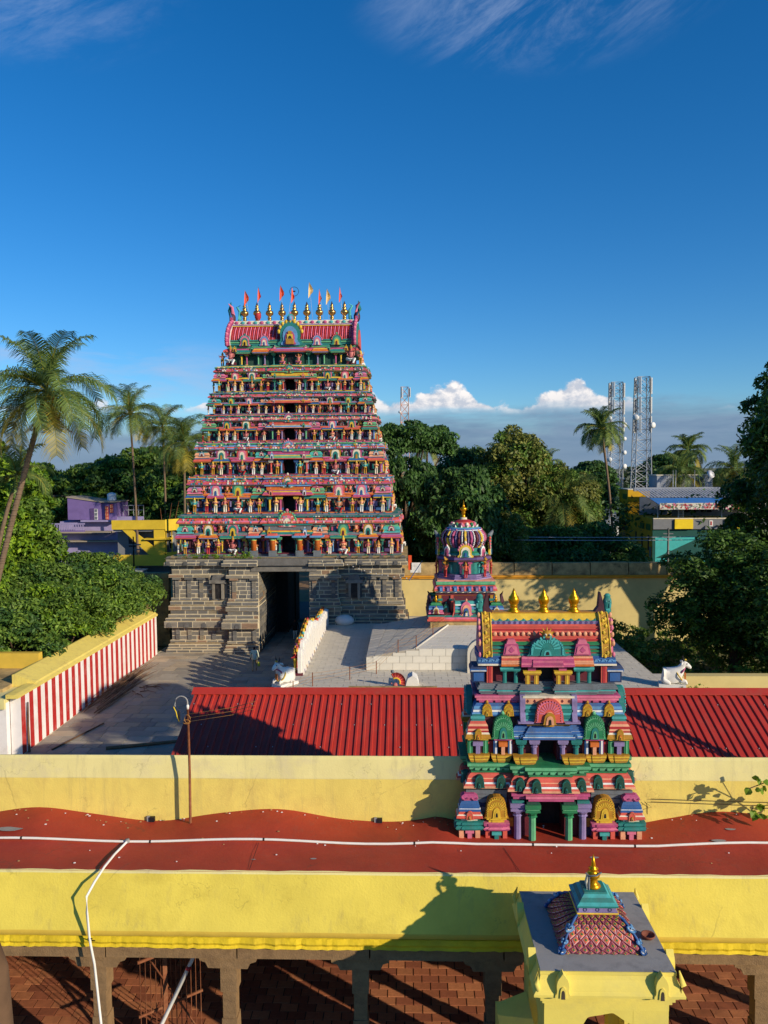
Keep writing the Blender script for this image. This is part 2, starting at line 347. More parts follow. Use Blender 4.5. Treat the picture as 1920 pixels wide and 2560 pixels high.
def struct(name, mb, parent=None, loc=(0, 0, 0)):
    o = mb.build(name, parent, loc); o['kind'] = 'structure'; return o
UNIT = {}
def unit(mat):
    if mat not in UNIT:
        UNIT[mat] = MB().box(-.5, .5, -.5, .5, -.5, .5, mat).mesh('block_'+mat)
    return UNIT[mat]
def pieces(name, parent, boxes, limit=300, eye=None, stuffname=None):
    """boxes: (x0,x1,y0,y1,z0,z1,mat) in the parent's space. The ones that show largest become objects, the rest one mesh."""
    if eye is not None and len(boxes) > limit:
        boxes = sorted(boxes, key=eye)
    off = parent.matrix_world.translation if parent else Vector()
    for b in boxes[:limit]:
        x0, x1, y0, y1, z0, z1, mt = b
        link(name, unit(mt), parent, ((x0+x1)/2, (y0+y1)/2, (z0+z1)/2), 0, (x1-x0, y1-y0, z1-z0))
    if len(boxes) > limit:
        mb = MB()
        for b in boxes[limit:]: mb.box(*b)
        mb.build(stuffname or name+'s', parent, kind='stuff')
def arch_outline(w, h, n=14, flare=0.12, tip=0.0):
    """horseshoe outline, base at z=0, CCW seen from -Y"""
    r = w*0.40; cz = h*0.48; pts = [(-w*(0.30), 0), ]
    pts = [(-w*0.36, 0), (-w*0.5, h*0.03), (-w*0.50, h*0.12), (-w*0.40, h*0.20)]
    for i in range(n+1):
        a = PI+0.35-(PI+0.70)*i/n
        p = (r*math.cos(a), cz+(h-cz)*0.92*math.sin(a))
        if tip and i == n//2: p = (0, h+tip)
        pts.append(p)
    pts += [(w*0.40, h*0.20), (w*0.50, h*0.12), (w*0.5, h*0.03), (w*0.36, 0)]
    return pts[::-1]
def kudu(mb, x, y, z, w, h, d, cols, flames=None):
    """gable arch ornament facing -Y: nested horseshoe layers, finial, optional flame border"""
    k = len(cols)
    for i, c in enumerate(cols):
        s_ = 1-0.27*i; yy = y-d*(0.35+0.22*i)
        out = arch_outline(w*s_, h*(1-0.22*i), tip=h*0.08 if i == 0 else 0)
        zz = z+h*0.02*i
        mb.prism([(x+p, zz+q) for p, q in out], yy, y+d*0.3, c)
    mb.ball((x, y-d*0.3, z+h*1.08), w*0.09, cols[1 % k], 6, sz=1.4)
    if flames:
        for i in range(9):
            a = PI*(i+0.5)/9-0.0; r0 = w*0.44
            cx = x+r0*math.cos(a)*1.05; cz = z+h*0.48+h*0.50*math.sin(a)
            mb.ball((cx, y-d*0.25, cz), w*0.075, flames, 5, sy=0.6, sz=1.2)
    return mb
def pillar(mb, x, y, z0, z1, r, c, c2=None, n=8, cap=True):
    h = z1-z0; c2 = c2 or c
    mb.box(x-r*1.3, x+r*1.3, y-r*1.3, y+r*1.3, z0, z0+h*0.08, c2)
    mb.lathe(x, y, [(r, z0+h*.08), (r*.95, z0+h*.66), (r*1.25, z0+h*.68), (r*.8, z0+h*.72), (r*1.5, z0+h*.79), (r*.9, z0+h*.82)], n, c, smooth=False, a0=PI/8)
    if cap:
        mb.box(x-r*1.9, x+r*1.9, y-r*1.7, y+r*1.7, z0+h*.82, z0+h*.88, c2)
        mb.box(x-r*2.3, x+r*2.3, y-r*2.0, y+r*2.0, z0+h*.885, z1, c2)
    return mb
def ratha(hx, hy, bays=(), sidebays=()):
    """CCW plan with projecting (+) or recessed (-) bays; bays = (center, halfwidth, projection), sorted by center"""
    pts = []
    def run(half, bs, f):
        pts.append(f(-half, 0))
        for c, hw, p in sorted(bs):
            pts.extend([f(c-hw, 0), f(c-hw, p), f(c+hw, p), f(c+hw, 0)])
    run(hx, bays, lambda a, p: (a, -hy-p))
    run(hy, sidebays, lambda a, p: (hx+p, a))
    run(hx, bays, lambda a, p: (-a, hy+p))
    run(hy, sidebays, lambda a, p: (-hx-p, -a))
    return pts
def figure_mesh(name, skin, cloth, crown, trim='yellow', seated=False, arms='down', wide=1.0):
    """stucco deity figure, height 1, facing -Y, one mesh"""
    mb = MB(); k = wide
    if not seated:
        for sx in (-1, 1):
            mb.tube([(sx*.06, 0, .03), (sx*.065, -.005, .25), (sx*.06, .0, .47)], [.045, .05, .07], 6, cloth)
            mb.box(sx*.06-.035, sx*.06+.035, -.09, .04, 0, .035, skin)
        z0 = .44
    else:
        z0 = .22
        mb.box(-.24, .24, -.02, .22, 0, .16, trim)
        for sx in (-1, 1):
            mb.tube([(sx*.08, 0, z0), (sx*.19, -.16, z0+.02), (sx*.12 if sx > 0 else -.02, -.19, z0-.06 if sx < 0 else .03)], [.08, .07, .05], 6, cloth)
    H = 1-z0
    def z(f): return z0+H*f
    mb.lathe(0, 0, [(.115*k, z(0), cloth), (.12*k, z(.08), cloth), (.10*k, z(.16), trim), (.085*k, z(.26), skin), (.125*k, z(.46), skin), (.10*k, z(.53), trim), (.04, z(.56), skin), (.04, z(.58), skin)], 8, None, ry=.72)
    mb.ball((0, -.005, z(.66)), .068, skin, 8, sz=1.15)
    mb.box(-.012, .012, -.085, -.06, z(.635), z(.67), skin)
    mb.lathe(0, 0.005, [(.075, z(.69)), (.085, z(.73)), (.06, z(.80)), (.05, z(.88)), (.012, z(1.0))], 8, crown)
    mb.ball((0, .035, z(.645)), .085, trim, 8, sy=.4, sz=1.1)
    sh = z(.50)
    for sx in (-1, 1):
        if arms == 'up':
            mb.tube([(sx*.11*k, 0, sh), (sx*.23, -.02, z(.60)), (sx*.16, -.03, z(.84))], [.035, .03, .022], 5, skin)
        elif arms == 'fold':
            mb.tube([(sx*.12*k, 0, sh), (sx*.17, -.03, z(.30)), (sx*.03, -.12, z(.36))], [.036, .03, .025], 5, skin)
        elif arms == 'four':
            mb.tube([(sx*.12*k, 0, sh), (sx*.18, -.03, z(.28)), (sx*.13, -.12, z(.22))], [.036, .03, .025], 5, skin)
            mb.tube([(sx*.12*k, .02, sh), (sx*.25, .02, z(.42)), (sx*.24, .0, z(.64))], [.032, .027, .022], 5, skin)
        else:
            mb.tube([(sx*.12*k, 0, sh), (sx*.17, -.0, z(.28)), (sx*.17 if sx < 0 else .12, -.07, z(.10) if sx < 0 else z(.32))], [.036, .03, .025], 5, skin)
    if arms in ('four',): mb.tube([(.24, 0, z(.55)), (.24, 0, z(.85))], .018, 5, trim)
    return mb.mesh(name)
def skin_mesh(name, joints, edges, root, levels=2, mats=('skinbrown',), assign=None):
    """organic body: joints {name:(pos,(rx,ry))}, grown by a Skin modifier; assign(center)->material index"""
    keys = list(joints); me = bpy.data.meshes.new(name)
    me.from_pydata([joints[k][0] for k in keys], [(keys.index(a), keys.index(b)) for a, b in edges], [])
    o = bpy.data.objects.new(name, me); COL.objects.link(o)
    md = o.modifiers.new('Skin', 'SKIN'); md.use_smooth_shade = True
    for i, k in enumerate(keys):
        sv = me.skin_vertices[0].data[i]; r = joints[k][1]
        sv.radius = r if hasattr(r, '__len__') else (r, r); sv.use_root = (k == root)
    sb = o.modifiers.new('Sub', 'SUBSURF'); sb.levels = levels; sb.render_levels = levels
    dg = bpy.context.evaluated_depsgraph_get(); ev = o.evaluated_get(dg)
    res = bpy.data.meshes.new_from_object(ev, depsgraph=dg)
    bpy.data.objects.remove(o); bpy.data.meshes.remove(me)
    res.materials.clear()
    for mm in mats: res.materials.append(MATS[mm])
    if assign:
        for p in res.polygons: p.material_index = assign(p.center)
    res.name = name
    return res
# ------------------------------------------------------------------ ground and courtyard; main layout worked out beforehand from image pixels
struct('ground', MB().add([(-1500, -60, -.06), (1500, -60, -.06), (1500, 3000, -.06), (-1500, 3000, -.06)], [(0, 1, 2, 3)], 'farground'))
struct('street', MB().add([(-45, 67.5, -.03), (60, 67.5, -.03), (60, 77, -.03), (-45, 77, -.03)], [(0, 1, 2, 3)], 'asphalt'))
struct('earth_yard', MB().add([(-17.6, 77, -.028), (8, 77, -.028), (8, 120, -.028), (-17.6, 120, -.028)], [(0, 1, 2, 3)], 'earth'))
struct('side_road', MB().add([(-4, 77, -.024), (0.5, 77, -.024), (-3.4, 190, -.024), (-8, 190, -.024)], [(0, 1, 2, 3)], 'asphalt'))
court = struct('courtyard', MB().add([(-18.5, 26, -.02), (14, 26, -.02), (14, 58.6, -.02), (-18.5, 58.6, -.02)], [(0, 1, 2, 3)], 'mortar'))
rr = random.Random(3)
bx = []; y = 34.0
while y < 55.2:
    dy = rr.uniform(.62, .86); x = -18.3+rr.uniform(-.5, 0)
    while x < -5.2:
        dx = rr.uniform(.8, 1.5)
        bx.append((max(-18.3, x+.018), x+dx-.018, y+.018, y+dy-.018, -.1, rr.uniform(0, .012), 'paving'+rr.choice('aabc')))
        x += dx
    y += dy
pieces('paving_slab', court, bx, 300, lambda b: b[2], 'paving_slabs')
bx = []; y = 55.3
while y < 66:
    x = -10.9
    while x < -7.2: bx.append((x+.02, x+.9, y+.02, y+.9, -.1, .005, 'pavinga')); x += .92
    y += .92
pieces('paving_slab', court, bx, 0, None, 'passage_paving')
# ------------------------------------------------------------------ pillared hall with the red terrace
hall = thing('pillared_hall', 'yellow pillared temple hall with brick red roof terrace across the foreground', 'building', (0, 0, 0))
def terr_z(x, y):
    t = min(1, max(0, (y-16.2)/1.8)); t = t*t*(3-2*t)
    amp = .30*(0.5-0.5*math.cos(2*PI*(x+.72)/5.5))
    if .6 < x < 5.9: amp *= max(0.0, max((1.2-x)/.6, (x-5.3)/.6, 0))
    return 5.0+amp*t
def terrace():
    mb = MB(); xs = np.linspace(-14, 14, 141); ys = [15.66, 15.72, 16.2, 16.5, 16.8, 17.1, 17.4, 17.7, 18.05]
    vs = [(x, y_, terr_z(x, y_) + (.012*math.sin(x*3.1+y_*2) if y_ > 16 else 0)) for y_ in ys for x in xs]
    n = len(xs); fs = [(j*n+i, j*n+i+1, (j+1)*n+i+1, (j+1)*n+i) for j in range(len(ys)-1) for i in range(n-1)]
    mb.add(vs, fs, 'redoxide', True)
    return mb
terrace().build('roof_terrace', hall)
def sweep_x(name, prof, x0, x1, parent, wob=0.0, seg=70, seed=1, smooth=False):
    """profile [(y,z,mat)] extruded along X with a slight hand-made wobble"""
    mb = MB(); r_ = random.Random(seed); vs = []; fs = []; ms = []; k = len(prof)
    for i in range(seg+1):
        x = x0+(x1-x0)*i/seg; o = r_.uniform(-wob, wob)
        vs += [(x, p[0]+o*(1 if wob < .012 else r_.uniform(.2, 1.6)), p[1]+o*.5) for p in prof]
    for i in range(seg):
        for j in range(k-1):
            a = i*k+j; fs.append((a, a+1, a+k+1, a+k)); ms.append(prof[j+1][2])
    fs = [f[::-1] for f in fs]
    mb.add(vs, fs, ms, smooth)
    return mb.build(name, parent)
# sloping yellow cornice (top to bottom)
sweep_x('cornice', [(15.80, 4.990, 'yellowcornice'), (15.67, 5.004, 'palewash'), (15.655, 4.95, 'palewash'), (15.60, 4.80, 'yellowcornice'), (15.50, 4.52, 'yellowcornice'), (15.40, 4.22, 'yellowcornice'), (15.30, 3.97, 'yellowcornice'), (15.28, 3.92, 'yellowcornice'), (15.25, 3.83, 'ochreband'), (15.32, 3.80, 'dark'), (15.42, 3.79, 'dark')], -14, 14, hall, .004, 90, 5, True)
sweep_x('plaster_lip', [(15.42, 3.80, 'yellowbright'), (15.33, 3.76, 'yellowbright'), (15.30, 3.66, 'yellowbright'), (15.33, 3.60, 'yellowbright'), (15.30, 3.55, 'yellowbright'), (15.45, 3.53, 'yellowbright')], -14, 14, hall, .013, 260, 8)
mb = MB(); x = -14.0; rr = random.Random(2)
for k in range(10):
    mb = MB(); mb.box(-14.75+k*2.78+.015, -14.75+(k+1)*2.78-.015, 15.40, 15.98, 3.27, 3.54, 'pillarstone'); mb.build('beam', hall)
for row, yy in enumerate((15.7, 21.1)):
    for k in range(10):
        px = -12.18+k*2.78
        if abs(px-3.5) < 1.3 and row == 0: pass
        mb = MB()
        if row == 0:
            mb.box(-.14, .14, -.14, .14, 1.75, 3.02, 'pillarstone'); mb.box(-.175, .175, -.175, .175, 2.45, 2.98, 'pillarstone'); mb.box(-.175, .175, -.175, .175, 1.1, 1.85, 'pillarstone', .015, .015)
            mb.box(-.16, .16, -.16, .16, 0, 1.12, 'pillarstone')
        else: mb.box(-.19, .19, -.19, .19, 0, 3.02, 'pillarstone')
        o = mb.build('pillar', hall, (px, yy, 0), rr.uniform(-.03, .03))
        mb = MB(); mb.prism([(-.62, 3.27), (-.60, 3.16), (-.48, 3.12), (-.42, 3.0), (.42, 3.0), (.48, 3.12), (.60, 3.16), (.62, 3.27)][::1], -.22, .22, 'pillarstone')
        mb.build('capital', o)
MB().box(-14, 14, 15.98, 24, 3.56, 3.70, 'pillarstone').build('ceiling', hall)
for yy in (21.1,): MB().box(-14, 14, yy-.2, yy+.2, 3.275, 3.555, 'stonedark').build('cross_beam', hall)
MB().box(-14, 14, 23.6, 24, -.05, 3.55, 'plasterold').build('rear_wall', hall)
MB().box(-14.2, -14, 15.7, 24, -.05, 4.98, 'yellowwash').build('end_wall', hall)
# clay tile floor of the hall and the yard before it
floor = struct('hall_floor', MB().add([(-16, 2, .0), (16, 2, .0), (16, 23.6, .0), (-16, 23.6, .0)], [(0, 1, 2, 3)], 'darkgrime'))
bx = []; y = 16.0; r = 0
while y < 23.4:
    x = -13.5+(.22 if r % 2 else 0)
    while x < 9.5:
        bx.append((x+.012, x+.43, y+.012, y+.27, -.02, .02+rr.uniform(0, .006), 'claytile'+rr.choice('abc'))); x += .445
    y += .285; r += 1
pieces('floor_tile', floor, bx, 300, lambda b: abs(b[0]+3.5)*.4+abs(b[2]-19.2), 'floor_tiles')
# wear on the terrace: cement patches, flakes of plaster, a joint line
for x, y, rx, ry in ((-9.3, 17.15, .30, .11), (6.9, 16.95, .16, .06), (7.3, 17.3, .12, .05), (4.0, 16.35, .10, .04), (-2.1, 16.2, .07, .03), (-3.4, 16.15, .05, .02)):
    MB().add([(x+rx*math.cos(a)*(1+.15*math.sin(3*a)), y+ry*math.sin(a), terr_z(x, y)+.016) for a in np.linspace(0, 2*PI, 14)[:-1]], [tuple(range(13))], 'cement').build('cement_patch', hall)
rf = random.Random(31); mb = MB()
for i in range(110):
    x = rf.uniform(-11, 9); y = 17.95-abs(rf.gauss(0, .18)) if rf.random() < .75 else rf.uniform(15.9, 17.8); z = terr_z(x, y)+.014; s_ = rf.uniform(.006, .022)
    mb.box(x-s_, x+s_, y-s_*.7, y+s_*.7, z, z+.012, 'plasterold' if rf.random() < .4 else 'stripewhite')
mb.build('plaster_flakes', hall, kind='stuff')
for x, dx in ((2.3, .22), (-3.4, 0), (8.4, -.1), (-10.2, .1)):
    MB().add([(x-.006, 15.72, 5.02), (x+.006, 15.72, 5.02), (x+.006-dx, 16.75, terr_z(x, 16.75)+.02), (x-.006-dx, 16.75, terr_z(x, 16.75)+.02)], [(0, 1, 2, 3)], 'dark').build('joint_line', hall)
# parapet wall behind the terrace
def back_parapet():
    xs = [-14, 14]
    o = thing('parapet_wall', 'pale yellow parapet wall with a bevelled top band behind the red terrace', 'wall', (0, 0, 0))
    for xa, xb in ((-14, 1.55), (4.95, 14)):
        sweep_x('wall_face', [(18.0, 6.04, 'yellowwash'), (18.0, 5.5, 'yellowwash'), (17.99, 4.9, 'yellowwash')], xa, xb, o, .003, 40, 3)
        sweep_x('top_band', [(18.3, 6.50, 'palewash'), (18.085, 6.575, 'palewash'), (18.075, 6.545, 'palewash'), (18.06, 6.50, 'palewash'), (18.0, 6.06, 'palewash'), (18.0, 6.04, 'palewash')], xa, xb, o, .003, 40, 4)
        sweep_x('rear_face', [(18.3, 4.9, 'yellowwash'), (18.3, 6.50, 'yellowwash')], xa, xb, o)
    for x in (-6.22, -0.72):
        MB().box(x-.06, x+.06, 17.9, 17.985, 5.0, 5.11, 'dark').box(x-.13, x-.065, 17.93, 17.985, 4.99, 5.12, 'cement').build('drain_spout', o)
back_parapet()
# ------------------------------------------------------------------ red ribbed metal roof
shed = thing('metal_roof_shed', 'red ribbed sheet metal lean-to roof behind the yellow parapet', 'roof')
slope = math.atan(.405); RY, RZ, EY, EZ = 27.56, 5.40, 23.6, 3.80
def sheet_mesh(wd):
    mb = MB(); pts = []; n = int(round(wd/.264)); L = (RY-EY)/math.cos(slope)
    for i in range(n):
        x = i*.264
        pts += [(x, 0), (x+.150, 0), (x+.168, .045), (x+.232, .045), (x+.25, 0)]
    pts.append((n*.264+.01, .004))
    vs = [(p, 0, q) for p, q in pts]+[(p, L, q) for p, q in pts]; k = len(pts)
    return mb.add(vs, [(i, i+1, i+1+k, i+k) for i in range(k-1)], 'redsheet').mesh('roof_sheet')
sm = sheet_mesh(1.056)
for i in range(22):
    o = link('roof_sheet', sm, shed, (-7.80+i*1.056, EY, EZ+.001*(i % 2))); o.rotation_euler = (slope, 0, 0)
for i in range(6):
    x0 = -7.9+i*4.0
    mb = MB().prism([(RY-.32, RZ-.06), (RY, RZ+.10), (RY+.3, RZ-.02), (RY+.3, RZ-.035), (RY, RZ+.085), (RY-.32, RZ-.075)], x0+.004, x0+4.0, 'redsheet', 'x'); mb.build('ridge_cap', shed)
MB().add([(-7.8, RY, RZ), (15.4, RY, RZ), (15.4, 29.2, RZ-.55), (-7.8, 29.2, RZ-.55)], [(0, 1, 2, 3)], 'redsheet').build('rear_slope', shed)
for x in (-7.3, -2.0, 3.6, 9.2, 15.0):
    MB().box(x-.05, x+.05, 23.8, 23.9, 0, 3.8, 'steel').build('post', shed); MB().box(x-.05, x+.05, 29.0, 29.1, 0, RZ-.56, 'steel').build('post', shed)
mb = MB(); rr = random.Random(6)
for i in range(44):
    x = -7.7+i*.528; y_ = rr.choice([24.8, 25.8, 26.8]); mb.lathe(x+rr.uniform(-.03, .03), y_, [(.016, EZ+(y_-EY)*math.tan(slope)), (.016, EZ+(y_-EY)*math.tan(slope)+.035)], 5, 'galv')
mb.build('screw_heads', shed, kind='stuff')
# ------------------------------------------------------------------ white tiled hall roof
wh = thing('white_roofed_hall', 'low temple hall with white tiled flat roof and raised sloping clerestory', 'building')
mb = MB().box(-5.25, .02, 33.0, 46.4, 3.5, 3.975, 'grout').box(.02, 11.15, 33.0, 48.8, 3.5, 3.975, 'grout'); mb.box(-5.55, 11.6, 32.4, 35.1, 3.5, 3.97, 'grout'); mb.build('roof_slab', wh)
mb = MB().box(-4.9, 10.9, 33.6, 46.2, 0, 3.5, 'plasterold'); mb.build('walls', wh)
wh.location = (0, 0, -2.565); wh.scale = (1.19,)*3  # hall, statues, slab, rods and low wall are scaled up about the camera
mb = MB().box(-5.3, 11.3, 32.2, 32.42, 3.45, 3.92, 'whitetile').box(-2.6, 1.2, 32.42, 32.6, 3.97, 4.10, 'plasterold'); mb.build('front_kerb', wh)
bx = []; y = 32.45; r = 0; rr = random.Random(11)
while y < 48.4:
    x0, x1 = ((-5.5, 11.5) if y < 34.8 else (-5.2, 11.1)); x = x0-(.28 if r % 2 else 0)
    while x < x1:
        a, b = max(x, x0), min(x+.58, x1)
        if b-a > .05 and not (y > 46.0 and a < 0) and not (-2.0 < (a+b)/2 < 6.2 and 35.7 < y < 43): bx.append((a+.008, b-.008, y+.008, y+.40, 3.95, 3.99+rr.uniform(0, .006), 'whitetile'))
        x += .58
    y += .41; r += 1
pieces('roof_tile', wh, bx, 300, lambda b: b[2]+(20 if b[0] > 4.5 else 0), 'roof_tiles')
def lerp(a, b, t): return tuple(a[i]+(b[i]-a[i])*t for i in range(3))
def quad_tiles(mb_or_parent, name, P, nu, nv, mat, gap=.02, th=.012, stagger=True, objs=True, seed=1):
    P00, P10, P11, P01 = [Vector(p) for p in P]; nrm = (P10-P00).cross(P01-P00)
    if nrm.length < 1e-6: nrm = (P11-P01).cross(P01-P00)
    nrm.normalize(); rj = random.Random(seed); outs = []
    def pt(u, v): return (P00*(1-u)+P10*u)*(1-v)+(P01*(1-u)+P11*u)*v
    for j in range(nv):
        off = .5 if (stagger and j % 2) else 0
        for i in range(nu+(1 if off else 0)):
            u0, u1 = max(0, (i-off)/nu), min(1, (i+1-off)/nu); v0, v1 = j/nv, (j+1)/nv
            gu = gap/nu; gv = gap/nv
            q = [pt(u0+gu, v0+gv), pt(u1-gu, v0+gv), pt(u1-gu, v1-gv), pt(u0+gu, v1-gv)]
            t = th*rj.uniform(.7, 1.2)
            vs = [tuple(p) for p in q]+[tuple(p+nrm*t) for p in q]
            fs = [(4, 5, 6, 7), (0, 1, 5, 4), (1, 2, 6, 5), (2, 3, 7, 6), (3, 0, 4, 7)]
            if objs:
                c = sum(q, Vector())/4; M_ = MB().add([tuple(Vector(p)-c) for p in vs], fs, mat); M_.build(name, mb_or_parent, tuple(c))
            else: mb_or_parent.add(vs, fs, mat)
A, B, C, D, E_, Fp, G_, Hh = (-2, 35.6, 3.99), (-2, 35.6, 4.60), (.3, 35.6, 5.0), (3.2, 42.3, 5.47), (6.2, 35.6, 5.0), (6.2, 42.3, 5.47), (-2, 42.8, 4.60), (3.2, 43.4, 5.45)
mb = MB().add([A, B, C, D, E_, Fp, G_, Hh, (6.2, 35.6, 3.99), (-2, 42.8, 3.99), (6.2, 43.4, 5.45), (6.2, 43.4, 3.99)],
   [(0, 8, 4, 2, 1), (1, 2, 3), (1, 3, 7, 6), (2, 4, 5, 3), (3, 5, 10, 7), (0, 1, 6, 9), (6, 7, 10, 11, 9), (8, 11, 10, 5, 4)], 'grout')
cl = mb.build('clerestory', wh)
def front_row(z0, z1, seed):
    rj = random.Random(seed); x = -2.0+(seed % 2)*.3-.3
    while x < 6.2:
        a, b = max(-2, x), min(6.2, x+.62); top = min(z1, 4.60+(a+2)*.174) if a < .3 else z1
        if top-z0 > .06 and b-a > .04: MB().box(-(b-a)/2+.008, (b-a)/2-.008, -.02, .0, -(top-z0)/2+.008, (top-z0)/2-.006, 'whitetileclean').build('wall_tile', cl, ((a+b)/2, 35.6, (top+z0)/2))
        x += .62
front_row(3.995, 4.33, 1); front_row(4.33, 4.66, 2); front_row(4.66, 5.0, 3)
quad_tiles(cl, 'roof_tile', (C, E_, Fp, D), 9, 14, 'whitetileclean', seed=4)
quad_tiles(cl, 'roof_tile', (G_, B, lerp(B, C, .995), Hh), 12, 6, 'whitetile', seed=5)
quad_tiles(cl, 'roof_tile', (Hh, lerp(B, C, .995), lerp(C, D, .5), Hh), 8, 1, 'whitetile', seed=6) if False else None
MB().tube([lerp(C, D, .0), lerp(C, D, 1.0)], .06, 6, 'whitetileclean').build('hip_coping', cl)
# rounded blank end slab on the roof
fin = thing('rounded_roof_slab', 'tall grey slab with rounded top standing on the white roof left of the small gateway tower', 'slab', (4.1, 41.9, 2.19), 0); fin.scale = (1.19,)*3
mb = MB(); pts = [(-.75, 0), (.75, 0), (.75, .95)]+[(.75*math.cos(PI*i/12), .95+.65*math.sin(PI*i/12)) for i in range(1, 12)]+[(-.75, .95)]
mb.prism([(p, q) for p, q in pts], -.16, .16, 'whitetile'); mb.build('slab', fin)
MB().prism([(p*.8, q*.86) for p, q in pts], -.19, -.165, 'cement').build('inset_panel', fin)
# right side low yellow compound wall beyond the metal roof
rw = thing('low_yellow_wall', 'low weathered yellow wall running right from the white bull statue', 'wall', (0, 0, -2.565)); rw.scale = (1.19,)*3
MB().box(11.75, 24, 34.0, 34.5, 3.52, 4.15, 'wallcream').build('wall_top', rw); MB().box(11.7, 24, 33.9, 34.6, 0, 3.40, 'wallorange').build('wall_body', rw); MB().box(11.6, 24, 33.85, 34.65, 3.42, 3.5, 'wallorange').build('ledge', rw)
# ------------------------------------------------------------------ far compound wall
cw = thing('compound_wall', 'long cream compound wall with weathered coping beyond the vimana', 'wall')
MB().box(-.6, 40, 59.0, 59.6, 0, 4.9, 'wallcream').build('wall_face', cw); MB().box(-.6, 40, 58.85, 59.7, 4.9, 5.02, 'wallorange').box(-.6, 40, 58.78, 59.7, 5.02, 5.14, 'wallorange').build('moulding', cw)
for k in range(14):
    MB().box(-.55+k*2.9, 2.3+k*2.9, 58.95, 59.65, 5.15, 6.08+.02*math.sin(k*3), 'plasterold', .02, .06).build('coping_stone', cw)
cw2 = thing('shaded_compound_wall', 'shaded compound wall segment left of the great tower base', 'wall')
MB().box(-40, -18.2, 57.5, 58.0, 0, 5.2, 'plasterold').build('wall_face', cw2); MB().box(-40, -18.2, 57.4, 58.1, 5.2, 5.6, 'plasterold').build('coping', cw2)
# ------------------------------------------------------------------ striped wall
sw = thing('striped_wall', 'tall red and white striped temple wall with yellow coping along the courtyard', 'wall')
n = 50; y0, y1 = 35.3, 55.0
mb = MB(); rr = random.Random(5); yy = y0
ys = [y0+(y1-y0)*i/n+(rr.uniform(-.03, .03) if 0 < i < n else 0) for i in range(n+1)]
for i in range(n):
    mb.add([(-18.38, ys[i], 0), (-18.38, ys[i+1], 0), (-18.38, ys[i+1], 2.80), (-18.38, ys[i], 2.80)], [(0, 1, 2, 3)], 'stripered' if i % 2 == 0 else 'stripewhite')
mb.box(-18.9, -18.385, y0, y1, 0, 2.8, 'stripewhite')
mb.build('wall_face', sw)
mb = MB().prism([(-18.32, 2.80), (-18.30, 2.92), (-18.42, 2.98), (-18.48, 3.05), (-19.5, 3.42), (-19.62, 3.40), (-19.62, 2.80)], 36.9, y1+.1, 'yellowwash'); mb.build('coping', sw)
mb = MB().prism([(-18.32, 2.80), (-18.30, 2.90), (-18.50, 2.97), (-18.9, 2.99), (-18.9, 2.80)], 34.9, 36.9, 'yellowwash'); mb.build('coping', sw)
# low hall behind the striped wall at the left edge
lh = thing('low_side_hall', 'low flat roofed side building with stained yellow parapet at the left edge', 'building')
MB().box(-30, -18.95, 35.0, 40.0, 0, 2.6, 'stripewhite').build('walls', lh)
MB().box(-30, -18.9, 34.9, 40.2, 2.6, 2.78, 'palewash').box(-30, -19.62, 36, 40.2, 2.781, 2.95, 'plasterold').build('roof', lh)
MB().box(-30, -19.7, 39.8, 40.3, 2.95, 3.75, 'ochreband', .0, .05).build('parapet', lh)
MB().box(-30, -18.95, 34.85, 34.99, 2.3, 2.75, 'palewash').build('eave_band', lh)
# ------------------------------------------------------------------ great tower (rajagopuram)
GX, GY = -8.95, 62.0
gop = thing('temple_gateway_tower', 'great seven tiered temple gateway tower covered in painted stucco figures on a granite base', 'tower', (GX, GY, 0))
rr = random.Random(21)
# granite base: core walls either side of the passage, faced with coursed blocks
PW0, PW1 = -1.95, 1.75        # passage (local x)
core = MB()
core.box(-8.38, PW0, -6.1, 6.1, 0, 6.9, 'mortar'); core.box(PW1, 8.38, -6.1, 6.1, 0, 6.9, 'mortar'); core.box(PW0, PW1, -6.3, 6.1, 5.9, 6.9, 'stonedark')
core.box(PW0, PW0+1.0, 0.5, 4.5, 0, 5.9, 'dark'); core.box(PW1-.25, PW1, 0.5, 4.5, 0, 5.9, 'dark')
core.box(-4.02, PW0-.02, -6.6, -6.1, 0, 6.4, 'mortar'); core.box(PW1+.02, 3.8, -6.6, -6.1, 0, 6.4, 'mortar')
courses = [(0, .2, .50), (.2, .36, .42), (.38, .58, .36), (.70, .88, .26), (.88, 1.2, .14), (1.2, 1.52, .14), (1.52, 1.84, .14), (1.86, 2.32, .58), (2.34, 2.54, .50), (2.56, 2.80, .34), (2.80, 3.10, .2),
           (3.12, 3.42, .32), (3.5, 3.76, .22), (3.8, 4.0, .15), (4.0, 4.3, .04), (4.3, 4.6, .04), (4.6, 4.9, .04), (4.9, 5.2, .04), (5.2, 5.5, .04), (5.52, 5.74, .27), (5.76, 6.08, .08), (6.08, 6.40, .08), (6.42, 6.64, .52), (6.64, 6.86, .40)]
GR = ['granite'+c for c in 'aaabbbcccdddef']
boxes = []
